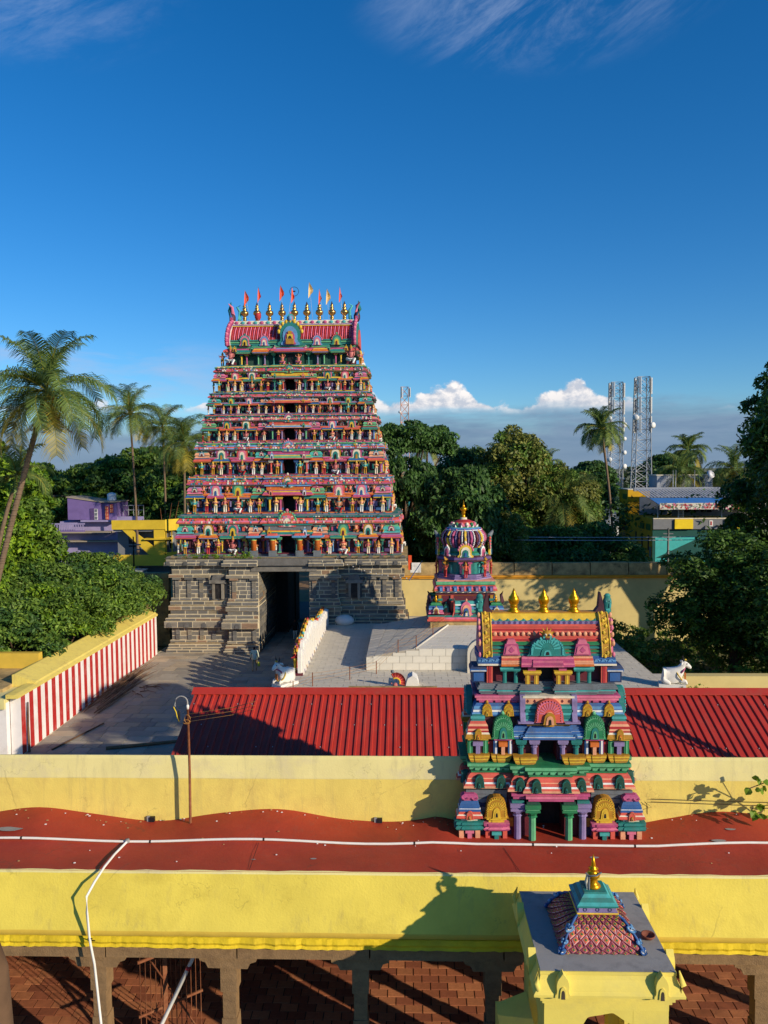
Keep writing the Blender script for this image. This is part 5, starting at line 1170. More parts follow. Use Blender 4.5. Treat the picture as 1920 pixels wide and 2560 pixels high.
# loose wiring beside it
o = MB().tube([(5.42, 17.3, 5.75), (5.45, 17.4, 5.5), (5.52, 17.7, 5.42), (5.6, 17.95, 5.5), (5.55, 17.95, 5.55), (5.72, 17.95, 5.42), (5.5, 17.95, 5.35)], .006, 4, 'blackcable').tube([(5.7, 17.95, 5.62), (8, 17.95, 5.56), (12, 17.9, 5.55)], .006, 4, 'blackcable').tube([(5.7, 17.95, 5.55), (8, 17.95, 5.48), (12, 17.9, 5.5)], .006, 4, 'blackcable').mesh('loose_cable')
tag(link('loose_cable', o), 'thin dark cables with loose loops on the yellow wall right of the small tower', 'cable')
# ------------------------------------------------------------------ domed vimana behind the white roof
vm = thing('domed_shrine_tower', 'painted shrine tower with striped round dome and gold finial beyond the white roof', 'tower', (3.55, 49.2, 4.0))
MB().box(-2.2, 2.2, -2.1, 2.1, -4.0, .0, 'plasterold').build('base', vm)
stepbands(sq(2.25, 2.1), 0, .5, [.15, .1, .12, .0], ['coral', 'rose', 'teal', 'maroon']).build('plinth', vm)
mb = MB().molding(sq(1.75, 1.7), [(0, .5, 'plum'), (0, 1.6, 'maroon')]); 
for x in (-1.6, -.85, .85, 1.6): mb.box(x-.09, x+.09, -1.78, -1.7, .5, 1.55, 'gold' if abs(x) > 1 else 'coral').box(x-.16, x+.16, -1.82, -1.7, 1.2, 1.34, 'teal')
v1 = mb.build('lower_storey', vm)
for sx in (-1, 1):
    for yy in (-1.8, 1.8):
        mb = MB(); mb.molding(sq(.40, .36), [(.1, 0, 'coral'), (.06, .18, 'coral'), (-.1, .2, 'teal'), (-.1, .34, 'aqua'), (.08, .36, 'coral'), (.05, .44, 'rose'), (.0, .46, 'pink'), (.02, .6, 'rose'), (.05, .62, 'blue'), (.04, .72, 'sky'), (.0, .85, 'blue'), (-.1, .92, 'green'), (-.08, .98, 'mint'), (-.15, 1.02, 'green')]); mb.lathe(0, 0, [(.1, 1.02), (.06, 1.1), (.12, 1.18), (.05, 1.25), (.07, 1.3), (.01, 1.5)], 8, 'gilt')
        o = mb.build('corner_shrine', vm, (sx*1.85, yy, .1)); kudu(MB(), 0, -.5, .38, .42, .42, .1, ('cream', 'gold', 'maroon')).build('gable_arch', o)
mb = MB().box(-.72, .72, -2.1, -1.6, .3, 1.2, 'aqua', .05, .1)
for i in range(4): mb.box(-.70, .70, -2.12, -2.1, .35+i*.2, .44+i*.2, ['teal', 'mint', 'sky', 'white'][i])
for s in (-1, 1): mb.prism([(s*.70, .25), (s*.92, .25), (s*.80, .5), (s*.78, 1.1), (s*.86, 1.35), (s*.76, 1.35), (s*.68, 1.0)][::(1 if s < 0 else -1)], -2.2, -1.9, 'maroon').tube([(s*.84, -2.2, .3), (s*.76, -2.2, .6), (s*.76, -2.2, 1.1)], .04, 5, 'coral')
v2 = mb.build('central_gable', vm); kudu(MB(), 0, -2.12, .28, .82, .95, .2, ('rose', 'peach', 'blue', 'cream')).ball((0, -2.4, .62), .07, 'green', 6).build('great_arch', v2)
for sx in (-1, 1): kudu(MB(), 0, 0, 0, .45, .6, .2, ('deepgreen', 'teal', 'dark')).build('side_arch', v2, (sx*1.22, -1.82, .45))
for sx in (-1, 1):
    mb = MB().tube([(sx*2.15, -1.3, .6), (sx*2.3, -1.4, 1.1), (sx*2.22, -1.4, 1.5), (sx*2.35, -1.4, 1.75)], [.18, .14, .1, .03], 6, 'plum'); mb.build('scroll_horn', vm)
mb = MB().molding(sq(1.75, 1.7), [(0, 1.5, 'yellow'), (.05, 1.55, 'orange'), (.05, 1.62, 'maroon'), (.0, 1.68, 'plum'), (.1, 1.70, 'yellow'), (.1, 1.80, 'cream'), (.2, 1.82, 'white'), (.18, 1.95, 'coral'), (.12, 2.08, 'rose'), (.02, 2.15, 'coral'), (.02, 2.18, 'green'), (.08, 2.2, 'green'), (.08, 2.4, 'mint'), (.04, 2.42, 'rose')], capmat='peach')
cc_ = mb.build('roll_cornice', vm)
for i in range(8):
    x = -1.55+i*.443; MB().box(x-.12, x+.12, -1.97, -1.8, 1.78, 2.12, 'blue' if i % 2 == 0 else 'purple', 0, .05).box(x-.06, x+.06, -2.0, -1.95, 1.84, 2.04, 'sky' if i % 2 == 0 else 'lilac').build('carved_panel', cc_)
MB().molding(ratha(1.75, 1.72, [(0, .62, .14)]), [(0, 2.42, 'peach'), (.0, 2.46, 'peach')]).build('terrace_slab', vm)
octp = [(1.5*math.cos(PI/8+PI/4*i), 1.5*math.sin(PI/8+PI/4*i)) for i in range(8)]
mb = MB().molding(octp, [(.30, 2.46, 'lilac'), (.30, 2.54, 'lilac'), (.24, 2.56, 'purple'), (.26, 2.64, 'lilac'), (.18, 2.66, 'purple'), (.2, 2.76, 'lilac'), (.08, 2.8, 'purple'), (.0, 2.84, 'teal'), (0, 3.55, 'teal'), (.1, 3.6, 'coral'), (.34, 3.64, 'white'), (.32, 3.72, 'plum'), (.26, 3.86, 'purple'), (.14, 3.98, 'plum'), (.1, 4.0, 'mint'), (.04, 4.1, 'teal'), (-.1, 4.2, 'green'), (-.12, 4.4, 'teal')])
v3 = mb.build('octagonal_storey', vm)
for i in range(8):
    a = -PI/2+PI/4*i; r = 1.40
    if i in (4,): continue
    x, y = math.cos(a), math.sin(a); rz = a+PI/2
    if i % 2 == 0:
        mb = MB().box(-.34, -.2, -.12, .1, 0, .62, 'rose').box(.2, .34, -.12, .1, 0, .62, 'rose').box(-.42, -.14, -.16, .1, .62, .76, 'pink').box(.14, .42, -.16, .1, .62, .76, 'pink')
        mb.prism([(p, .74+q) for p, q in [(.52, 0), (.45, .16), (.3, .32), (0, .42), (-.3, .32), (-.45, .16), (-.52, 0), (-.38, 0), (-.2, .14), (0, .2), (.2, .14), (.38, 0)]], -.2, .1, 'blue')
        o = mb.build('niche', v3, (x*(r+.06), y*(r+.06), 2.84), rz)
        kudu(MB(), 0, 0, 0, .98, .86, .2, ('yellow', 'cream', 'teal', 'blue'), 'rose').build('gable_arch', v3, (x*(r+.2), y*(r+.2), 3.86), rz)
    else:
        MB().box(-.26, -.12, -.06, .1, 0, .5, 'aqua').box(.12, .26, -.06, .1, 0, .5, 'aqua').box(-.3, .3, -.1, .1, .5, .6, 'teal').build('niche', v3, (x*r, y*r, 2.84), rz)
        kudu(MB(), 0, 0, 0, .5, .66, .16, ('white', 'rose', 'pink', 'dark')).build('gable_arch', v3, (x*(r+.16), y*(r+.16), 3.9), rz)
        MB().tube([(0, 0, 0), (.1, -.05, .2), (-.05, -.1, .38)], [.2, .12, .03], 6, 'gold').build('crest', v3, (x*(r+.3), y*(r+.3), 3.5), rz)
    link('figure', figure_mesh('fig_v', 'coral', 'red', 'gold', 'orange', arms='four'), v3, (x*(r+.34), y*(r+.34), 2.62), rz, .98)
mb = MB()
prof = [(1.12, 4.38), (1.30, 4.62), (1.40, 4.85), (1.42, 5.0), (1.36, 5.2), (1.22, 5.38), (1.12, 5.44)]
nr = 44
for i in range(nr):
    a = 2*PI*i/nr; c = ('lilac', 'maroon', 'lilac', 'yellow', 'lilac', 'pink')[i % 6]
    if i % 2 == 0:
        for p, q in [(prof[j][0]*(1-t_)+prof[j+1][0]*t_, prof[j][1]*(1-t_)+prof[j+1][1]*t_) for j in range(6) for t_ in (0, .5)]:
            mb.ball((math.cos(a)*p, math.sin(a)*p, q), .055, 'white' if i % 4 == 0 else 'lilac', 5)
    else: mb.tube([(math.cos(a)*p, math.sin(a)*p, q) for p, q in prof], .09, 5, c)
mb.lathe(0, 0, [(p-.03, q) for p, q in prof], 22, 'purple')
v4 = mb.build('ribbed_dome', vm)
mb = MB().lathe(0, 0, [(1.10, 5.42, 'sky'), (1.2, 5.5, 'sky'), (1.14, 5.54, 'white'), (1.1, 5.6, 'blue'), (.98, 5.66, 'sky'), (.84, 5.70, 'mint'), (.78, 5.72, 'green'), (.74, 5.86, 'rose'), (.62, 6.0, 'coral'), (.4, 6.1, 'red'), (.24, 6.14, 'red'), (.22, 6.16, 'cream'), (.2, 6.26, 'cream')], 20, None)
for i in range(14):
    a = 2*PI*i/14; mb.ball((.74*math.cos(a), .74*math.sin(a), 5.85), .12, ('green', 'rose', 'cream')[i % 3], 6, sz=1.2); mb.ball((1.14*math.cos(a+.2), 1.14*math.sin(a+.2), 5.53), .06, 'rose', 5); mb.tube([(.86*math.cos(a), .86*math.sin(a), 5.68), (.93*math.cos(a), .93*math.sin(a), 5.84)], [.07, .01], 4, 'white')
mb.build('lotus_cap', v4)
MB().lathe(0, 0, [(.15, 6.24), (.1, 6.35), (.09, 6.5), (.14, 6.56), (.09, 6.62), (.2, 6.74), (.23, 6.82), (.12, 6.92), (.06, 6.96), (.1, 7.0), (.05, 7.05), (.01, 7.36)], 12, 'gilt').build('finial', v4)
for sx in (-1, 1):
    mb = MB().box(-.12, .12, -.2, .2, 0, .95, 'teal').tube([(0, -.1, .9), (sx*.16, -.1, 1.15), (sx*.2, -.1, 1.25)], [.16, .1, .04], 6, 'grey')
    for j in range(4): mb.ball((0, -.22, .15+j*.2), .1, 'coral', 6, sz=1.1)
    mb.build('side_wing', vm, (sx*1.66, .1, 4.2))
# ------------------------------------------------------------------ yellow kiosk in the foreground
kc = (3.32, 13.8); kx, ky = 1.13, 1.22
ks = thing('yellow_kiosk', 'pale yellow arched kiosk with grey roof slab and red scaled pyramid dome in the foreground', 'kiosk', (kc[0], kc[1], 0))
mb = MB().add([(-kx, -ky, 5.0), (kx, -ky, 5.0), (kx, ky, 5.0), (-kx, ky, 5.0)], [(0, 1, 2, 3)], 'cement'); mb.build('roof_slab', ks)
mb = MB().molding(sq(kx, ky), [(-.08, 4.26, 'kioskyellow'), (-.08, 4.38, 'kioskyellow'), (-.04, 4.40, 'kioskyellow'), (-.04, 4.46, 'kioskyellow'), (0.0, 4.47, 'kioskyellow'), (.0, 4.54, 'kioskyellow'), (.04, 4.55, 'kioskyellow'), (.04, 4.60, 'kioskyellow'), (.13, 4.62, 'kioskyellow'), (.13, 4.66, 'kioskyellow'), (.09, 4.70, 'kioskyellow'), (.06, 4.78, 'kioskyellow'), (.02, 4.86, 'kioskyellow'), (-.0, 4.93, 'kioskyellow'), (.01, 4.94, 'kioskyellow'), (.01, 4.995, 'kioskyellow'), (-.01, 4.996, 'kioskyellow')])
cn = mb.build('cornice', ks)
for x in (-.78, .86): MB().prism([(p, q) for p, q in arch_outline(.26, .40, 10, tip=.03)], -.03, .1, 'kioskyellow').prism([(p*.55, q*.6) for p, q in dome_outline(.2, .34)], -.05, -.03, 'kioskyellow').prism([(p*.3, q*.45) for p, q in dome_outline(.2, .34)], -.056, -.05, 'darkgrime').build('arch_knob', cn, (x, -ky-.12, 4.62))
for yy in (-.7, .7):
    for s in (-1, 1): MB().prism([(p, q) for p, q in arch_outline(.26, .42, 10, tip=.03)], -.03, .1, 'kioskyellow').build('arch_knob', cn, (s*(kx+.10), yy, 4.62), s*PI/2)
for s in (-1, 1):
    for t_ in (-1, 1): MB().tube([(s*(kx+.05), t_*(ky+.05), 4.70), (s*(kx+.09), t_*(ky+.09), 4.85), (s*(kx+.04), t_*(ky+.04), 5.06)], [.05, .055, .01], 6, 'kioskyellow').build('corner_leaf', cn)
def arch_wall(hw, z0, zs, zt_, ow, thick):
    """wall panel of half width hw with a cusped arch opening of half width ow springing at zs"""
    mb = MB(); n = 40; out = []; cusp = []
    for i in range(n+1):
        a = PI*i/n; r = 1-.10*abs(math.sin(a*3.5)); cusp.append((-ow*math.cos(a)*(r+.0), zs+ow*.80*math.sin(a)*(r+.04)))
    for i in range(n):
        (xa, za), (xb, zb_) = cusp[i], cusp[i+1]
        mb.add([(xa, 0, za), (xb, 0, zb_), (xb, 0, zt_), (xa, 0, zt_), (xa, thick, za), (xb, thick, zb_), (xb, thick, zt_), (xa, thick, zt_)], [(0, 1, 2, 3), (5, 4, 7, 6), (4, 5, 1, 0)], 'kioskyellow')
    e0, e1 = cusp[0][0], cusp[-1][0]
    for a, b in ((-hw, e0), (e1, hw)):
        mb.box(a, b, 0, thick, z0, zt_, 'kioskyellow')
    return mb
arch_wall(1.05, 0, 3.80, 4.27, .50, .28).build('front_arch', ks, (0, -1.13, 0)); arch_wall(1.05, 0, 3.55, 4.27, .62, .28).build('rear_arch', ks, (0, .85, 0))
for s in (-1, 1): arch_wall(.84, 0, 3.5, 4.27, .55, .28).build('side_arch', ks, (s*1.05, 0, 0), s*PI/2)
MB().box(-.75, -.35, -.1, .6, 2.5, 3.55, 'kioskyellow').build('inner_pedestal', ks) if False else None
# attached stepped buttress on the left
mb = MB().box(-1.66, -1.06, -.6, .8, 0, 3.0, 'kioskyellow').prism([(-1.66, 3.0), (-1.06, 3.0), (-1.06, 3.25)][::-1], -.55, .75, 'kioskyellow'); mb.build('buttress', ks)
# scaled pyramid
dc = (.02, -.06); pr = [(.72, 0), (.70, .10), (.62, .28), (.53, .44), (.44, .56), (.36, .62)]
def ipr(t):
    L = len(pr)-1; j = min(int(t*L), L-1); f_ = t*L-j; return (pr[j][0]*(1-f_)+pr[j+1][0]*f_, pr[j][1]*(1-f_)+pr[j+1][1]*f_)
mb = MB().molding(sq(.5, .5), [(r-.52, 5.003+h*.82, 'maroon') for r, h in pr]); dm = mb.build('pyramid_dome', ks, (dc[0], dc[1], 0))
def face_pt(face, u, t, lift=0):
    r, h = ipr(t); r = r-.02+lift; p = (u*r, -r); 
    for _ in range(face): p = (-p[1], p[0])
    return Vector((p[0], p[1], 5.003+h*.82+lift*.3))
sc_ = MB()
nrow = 9
for face in range(4):
    for row in range(nrow):
        tc_ = (row+.2)/nrow; cnt = 7
        for i in range(cnt+(row % 2)):
            uc = (-1+2*(i+.5)/cnt) if row % 2 == 0 else (-1+2*i/cnt)
            if abs(uc) > .96: continue
            du = .95/cnt; dt = 1.0/nrow
            P_ = [face_pt(face, uc, min(1, tc_+dt)), face_pt(face, uc-du, tc_), face_pt(face, uc, max(0, tc_-dt), .035), face_pt(face, uc+du, tc_)]
            B_ = [face_pt(face, uc, max(0, tc_-dt)), face_pt(face, uc-du, tc_, -.02), face_pt(face, uc+du, tc_, -.02)]
            c0 = sum(P_, Vector())/4
            m_ = MB(); V = [p-c0 for p in P_]+[B_[0]-c0]
            m_.add([tuple(p) for p in V], [(0, 1, 2, 3), (1, 4, 2), (2, 4, 3)], ['maroon' if row not in (3, 4, 5) else 'red', 'maroon', 'maroon'])
            # pale rim and eye
            def inn(k, lift):
                cc = sum(V[:4], Vector())/4; nrm = (V[1]-V[3]).cross(V[0]-V[2]).normalized(); 
                if nrm.dot(c0-Vector((0, 0, 5.2))) < 0: nrm = -nrm
                return [tuple(cc+(p-cc)*k+nrm*lift) for p in V[:4]], cc, nrm
            q, cc, nrm = inn(.80, .003); q2, _, _ = inn(.70, .006)
            m_.add(q, [(0, 1, 2, 3)], 'rose' if row not in (3, 4, 5) else 'white'); m_.add(q2, [(0, 1, 2, 3)], 'coral' if row in (3, 4, 5) else 'pinkdeep')
            ax = (V[1]-V[3]).normalized(); ay = nrm.cross(ax)
            for rad, li, cm_ in ((.028, .009, 'yellow'), (.019, .012, 'dark'), (.008, .015, 'mint')):
                m_.add([tuple(cc+nrm*li+ax*rad*math.cos(2*PI*k/8)+ay*rad*math.sin(2*PI*k/8)) for k in range(8)], [tuple(range(8))], cm_)
            m_.build('scale', dm, tuple(c0))
for face in range(4):
    mb = MB(); mb.tube([tuple(face_pt(face, -1.0, t_, .012)) for t_ in (0, .2, .4, .6, .8, 1)], [.035, .03, .022, .022, .026, .015], 6, 'blue')
    def curl(face, u, t0, rad, c):
        cpt = face_pt(face, u, t0, .05); ex = (face_pt(face, u*.8, t0, .05)-cpt).normalized(); ez = (face_pt(face, u, min(1, t0+.1), .05)-cpt).normalized()
        mb.tube([tuple(cpt+(ex*math.cos(a)+ez*math.sin(a))*rad*(1-.09*i)) for i, a in enumerate(np.linspace(-2.4, 4.2, 10))], [.022]*7+[.018, .015, .012], 5, c)
        mb.tube([tuple(cpt+(ex*math.cos(a)+ez*math.sin(a))*rad*.62*(1-.09*i)) for i, a in enumerate(np.linspace(-2.4, 4.2, 9))], .014, 5, 'white'); mb.ball(tuple(cpt), rad*.3, 'navy', 6)
    for u in (-.93, .93): curl(face, u, .60, .075, 'sky'); curl(face, u, .13, .05, 'blue'); curl(face, u, .34, .035, 'sky')
    mb.build('corner_scroll', dm)
mb = MB().molding(sq(.33, .33), [(.03, 5.50, 'yellow'), (.045, 5.52, 'coral'), (.03, 5.54, 'yellow'), (.0, 5.545, 'lilac'), (0, 5.62, 'lilac'), (.035, 5.63, 'aqua'), (.035, 5.66, 'teal'), (-.02, 5.70, 'aqua'), (-.07, 5.76, 'teal'), (-.12, 5.80, 'aqua'), (-.13, 5.83, 'teal')]); cp_ = mb.build('dome_cap', dm)
for x in (-.22, 0, .22): MB().tube([(x+.03*math.cos(a), -.335, 5.583+.03*math.sin(a)) for a in np.linspace(0, 2*PI, 11)], .006, 4, 'navy').build('ring_motif', cp_)
for i in range(7): MB().box(-.25+i*.083-.006, -.25+i*.083+.006, -.345, -.27, 5.66, 5.76, 'deepgreen').build('petal_line', cp_) if False else None
fo = MB().lathe(0, 0, [(.13, 0), (.14, .02), (.10, .06), (.07, .09), (.08, .12), (.055, .14), (.11, .19), (.125, .23), (.10, .27), (.05, .30), (.07, .32), (.09, .34), (.05, .36), (.045, .40), (.04, .44), (.004, .60)], 16, 'gilt').build('finial', dm, (0, 0, 5.83))
tag(MB().tube([(-.14, -.03, .26), (-.10, -.13, .26), (.03, -.15, .28), (.13, -.06, .29)], .015, 5, 'grey').tube([(-.12, -.08, .26), (-.15, -.1, .15), (-.13, -.09, .02), (-.15, -.11, -.08)], [.03, .035, .02, .025], 5, 'cream').tube([(-.1, -.1, .24), (-.11, -.12, .1), (-.10, -.12, -.02)], [.02, .025, .01], 5, 'grey').build('cloth_strip', None, (kc[0]+dc[0], kc[1]+dc[1], 5.83)), 'weathered cloth strip knotted round the gold kiosk finial', 'cloth')
tag(MB().lathe(0, 0, [(.05, 0), (.08, .015), (.12, .06), (.125, .085), (.11, .085), (.09, .05), (.03, .03)], 16, 'terracotta').build('clay_bowl', None, (4.27, 13.5, 5.0)), 'small brown clay bowl resting on the grey kiosk roof', 'bowl')
# ------------------------------------------------------------------ vegetation
rng = np.random.default_rng(5)
def quads_mesh(name, C, U, V, mats, midx=None):
    """C centres, U half-length vectors, V half-width vectors -> diamond leaves"""
    n = len(C); P = np.empty((n, 4, 3)); P[:, 0] = C-U; P[:, 1] = C+V; P[:, 2] = C+U; P[:, 3] = C-V
    me = bpy.data.meshes.new(name); me.vertices.add(4*n); me.vertices.foreach_set('co', P.ravel())
    me.loops.add(4*n); me.loops.foreach_set('vertex_index', np.arange(4*n, dtype=np.int32))
    me.polygons.add(n); me.polygons.foreach_set('loop_start', np.arange(0, 4*n, 4, dtype=np.int32)); me.polygons.foreach_set('loop_total', np.full(n, 4, dtype=np.int32))
    for m_ in mats: me.materials.append(MATS[m_])
    if midx is not None: me.polygons.foreach_set('material_index', midx.astype(np.int32))
    me.update(calc_edges=True); return me
def unitv(a): return a/np.maximum(1e-9, np.linalg.norm(a, axis=1, keepdims=True))
def leaves(centers, radii, per, size, flat=.6, aspect=.45, up=.5):
    n = len(centers)*per; c = np.repeat(centers, per, 0); r = np.repeat(radii, per)
    d = unitv(rng.normal(size=(n, 3))); d[:, 2] = np.where(d[:, 2] < -.35, -d[:, 2], d[:, 2])
    rad = r*(.55+.5*rng.random(n)**.6)
    P = c+d*rad[:, None]*np.array([1, 1, flat])
    nrm = unitv(d*.8+rng.normal(size=(n, 3))*.7+np.array([0, 0, up]))
    t = unitv(np.cross(nrm, rng.normal(size=(n, 3)))); b = np.cross(nrm, t)
    s = size*(.6+.8*rng.random(n))
    return P, t*s[:, None], b*(s*aspect)[:, None]
def crown_clumps(rx, ry, rz, n, rc, seed, hollow=.55, bottom=-.6, lump=.35):
    r_ = np.random.default_rng(seed); d = unitv(r_.normal(size=(n*3, 3))); d = d[d[:, 2] > bottom][:n]; n = len(d)
    rad = hollow+(1-hollow)*r_.random(n)**.5
    k = unitv(r_.normal(size=(9, 3))); bump = 1+lump*(np.max(d@k.T, axis=1)-.75)*2
    return d*rad[:, None]*bump[:, None]*np.array([rx, ry, rz]), rc*(.65+.7*r_.random(n))
def crown_mesh(name, rx, ry, rz, n, rc, per, size, mat, seed, **kw):
    kk = {k: kw.pop(k) for k in ('flat', 'aspect', 'up') if k in kw}
    c, r = crown_clumps(rx, ry, rz, n, rc, seed, **kw); P, U, V = leaves(c, r, per, size, **kk)
    mats = mat if isinstance(mat, tuple) else (mat,)
    midx = np.repeat(rng.integers(0, len(mats), len(c)), per) if len(mats) > 1 else None
    return quads_mesh(name, P, U, V, mats, midx), c
def tree(label, x, y, h, mesh, clumps, scale=1.0, zc=None, rz=0.0, tr=.22, group=None, name='tree', limbs=9, sc=None, lean=(0, 0)):
    """trunk and limbs reach into the crown; crown centre at height zc"""
    zc = zc if zc is not None else h*.62
    t = thing(name, label, 'tree', (x, y, 0), 0, group)
    o = link('crown', mesh, t, (lean[0], lean[1], zc), rz, sc or scale)
    S = sc or (scale,)*3; cr_, sr_ = math.cos(rz), math.sin(rz)
    mb = MB(); fork = max(.8, zc*.45)
    mb.tube([(0, 0, -.1), (lean[0]*.3+.05, lean[1]*.3, fork*.5), (lean[0]*.5, lean[1]*.5, fork)], [tr*1.35, tr, tr*.9], 8, 'bark')
    idx = rng.permutation(len(clumps))[:limbs]
    for i in idx:
        c = clumps[i]*np.array(S); cx, cy = c[0]*cr_-c[1]*sr_+lean[0], c[0]*sr_+c[1]*cr_+lean[1]
        e = (cx*.9, cy*.9, zc+c[2]*.85); mid = (lean[0]*.5+(e[0]-lean[0]*.5)*.45, lean[1]*.5+(e[1]-lean[1]*.5)*.45, fork+(e[2]-fork)*.6)
        mb.tube([(lean[0]*.5, lean[1]*.5, fork*.95), mid, e], [tr*.6, tr*.35, tr*.12], 5, 'bark')
    mb.build('trunk', t)
    return t
# crown prototypes
PR_round, CL_round = crown_mesh('crown_round', 3.6, 3.6, 3.2, 95, 1.05, 210, .22, ('leafmid', 'leafdark'), 11)
PR_dark, CL_dark = crown_mesh('crown_dark', 4.2, 4.0, 3.0, 110, 1.15, 200, .24, 'leafdark', 12)
PR_wide, CL_wide = crown_mesh('crown_wide', 5.6, 5.0, 1.7, 120, 1.0, 190, .20, 'leafdark', 13, flat=.42, hollow=.5, bottom=-.25, lump=.6)
PR_oliv, CL_oliv = crown_mesh('crown_olive', 3.6, 3.6, 4.3, 130, .95, 230, .17, ('leafolive', 'leafmid', 'leafolive'), 14, bottom=-.85, flat=1.0)
PR_brt, CL_brt = crown_mesh('crown_bright', 2.6, 2.6, 2.6, 80, .8, 260, .15, ('leafbright', 'leafmid', 'leafbright'), 15, bottom=-.8, flat=.9)
PR_bush, CL_bush = crown_mesh('crown_bush', 2.4, 2.4, 1.7, 70, .75, 240, .13, ('leafmid', 'leafbright', 'leafmid'), 16, bottom=-.5, flat=.7, aspect=.38)
PR_bush2, CL_bush2 = crown_mesh('crown_bushy', 2.6, 2.4, 1.9, 70, .8, 240, .14, ('leafdark', 'leafmid'), 17, bottom=-.6, flat=.7, aspect=.38)
PR_big, CL_big = crown_mesh('crown_big', 4.3, 4.3, 4.0, 130, 1.1, 260, .17, 'leafbig', 18, bottom=-.9, flat=.8, aspect=.42, lump=.5)
g1 = 'small leafed trees behind the striped wall'
for i, (x, y, zc, m_, c_, s, lb) in enumerate([
    (-21.3, 50.5, 4.4, PR_bush, CL_bush, 1.1, 'feathery green tree drooping over the far end of the striped wall'),
    (-23.4, 49.0, 4.6, PR_bush2, CL_bush2, 1.15, 'rounded green tree just behind the middle of the striped wall'),
    (-21.3, 46.0, 4.2, PR_bush, CL_bush, 1.05, 'leafy tree touching the yellow coping where it is highest in view'),
    (-25.0, 45.2, 4.5, PR_bush, CL_bush, 1.2, 'broad leafy tree below the curved palm trunk'),
    (-22.2, 42.4, 3.5, PR_bush2, CL_bush2, 1.05, 'low dark shrubby tree above the near half of the striped wall'),
    (-25.3, 41.8, 4.2, PR_bush2, CL_bush2, 1.2, 'dark shrubby tree behind the low side building'),
    (-22.8, 53.8, 5.0, PR_bush2, CL_bush2, 1.05, 'feathery tree topping the thicket below the yellow house'),
    (-20.9, 54.0, 4.4, PR_bush2, CL_bush2, .95, 'dark tree squeezed between striped wall and tower base')]):
    tree(lb, x, y, 0, m_, c_, s, zc, i*1.3, .14, g1, 'small_tree')
for i, (x, y, zc, s, lb) in enumerate([(-27.6, 50.5, 8.2, 1.25, 'tall bright green creeper covered tree at the left edge'), (-27.0, 46.4, 6.0, 1.05, 'bright creeper covered tree lower down at the left edge'), (-29.8, 54.0, 11.0, 1.35, 'sunlit creeper covered treetop beside the big palm crown')]):
    tree(lb, x, y, 0, PR_brt, CL_brt, s, zc, i*2.1, .2, None, 'creeper_covered_tree')
g2 = 'background trees left of the great tower'
for i, (x, y, zc, m_, c_, s, lb) in enumerate([
    (-42, 84, 9.5, PR_round, CL_round, 1.2, 'green round tree behind the leaning palm trunk'), (-37.5, 90, 10, PR_dark, CL_dark, 1.1, 'dark tree behind the old grey wall'),
    (-34.0, 86, 10.2, PR_round, CL_round, 1.15, 'sunlit round tree above the purple house'), (-30.2, 88, 11.0, PR_round, CL_round, 1.25, 'tall green tree below the middle palm'),
    (-26.8, 84, 9.3, PR_round, CL_round, 1.1, 'green tree above the yellow house'), (-23.6, 88, 11.3, PR_dark, CL_dark, 1.05, 'dark tree behind the palm with yellow fronds'),
    (-21.0, 80, 9.0, PR_dark, CL_dark, .95, 'dark tree close to the left flank of the great tower'), (-33, 98, 12.0, PR_dark, CL_dark, 1.1, 'far dark treetop behind the left palms')]):
    tree(lb, x*1.3, y*1.3, 0, m_, c_, s*1.3, 13.5+(zc-13.5)*1.3, i*.9, .35, g2)
# right of the tower
tree('wide spreading rain tree right of the great tower', 0.2, 74, 0, PR_wide, CL_wide, 1.0, 15.2, .4, .35, sc=(.95, .9, 1.15), limbs=16)
tree('lower spreading canopy under the rain tree crown', -.6, 71, 0, PR_wide, CL_wide, 1.0, 10.8, 2.2, .3, sc=(.85, .8, 1.7), limbs=14)
tree('dense dark tree behind the shrine dome', 4.6, 64.8, 0, PR_dark, CL_dark, 1.0, 8.6, 1.0, .3, sc=(.85, .85, 1.25))
tree('dark treetop between rain tree and olive tree', 6.6, 84, 0, PR_dark, CL_dark, 1.0, 11.2, 2.0, .3, sc=(.9, .9, 1.1))
tree('low green tree by the side road', -3.0, 69.5, 0, PR_bush, CL_bush, 1.2, 4.0, 1.0, .15)
tree('bright shrub tree left of the shrine dome', .6, 69.0, 0, PR_brt, CL_brt, .9, 5.6, 1.0, .15)
tree('tall rounded olive green tree right of the shrine dome', 11.5, 78, 0, PR_oliv, CL_oliv, 1.0, 11.0, .5, .35, sc=(1.14, 1.0, 1.26))
tree('olive tree shoulder next to the fan palms', 15.4, 78, 0, PR_oliv, CL_oliv, 1.0, 8.0, 2.5, .3, sc=(.93, .85, 1.1))
tree('lower olive shrub left of the tall olive tree', 7.6, 66.2, 0, PR_oliv, CL_oliv, 1.0, 6.0, 1.5, .25, sc=(.75, .75, .8))
tree('dark undergrowth tree beneath the olive tree', 9.6, 69, 0, PR_bush2, CL_bush2, 1.5, 4.2, 1.5, .2)
tree('dark undergrowth tree above the compound wall', 13.6, 68.8, 0, PR_bush2, CL_bush2, 1.5, 4.4, .7, .2)
tree('dark undergrowth tree left of the yellow signboard building', 16.8, 70, 0, PR_bush2, CL_bush2, 1.5, 4.6, 2.7, .2)
tree('leafy green tree behind the signboard building', 21.5, 96, 0, PR_round, CL_round, .9, 9.2, .7, .25)
tree('dark round tree between the phone masts', 27.5, 118, 0, PR_dark, CL_dark, .95, 10.5, .2, .3)
tree('far dark tree right of the phone masts', 40, 120, 0, PR_dark, CL_dark, 1.2, 10.5, 1.2, .3)
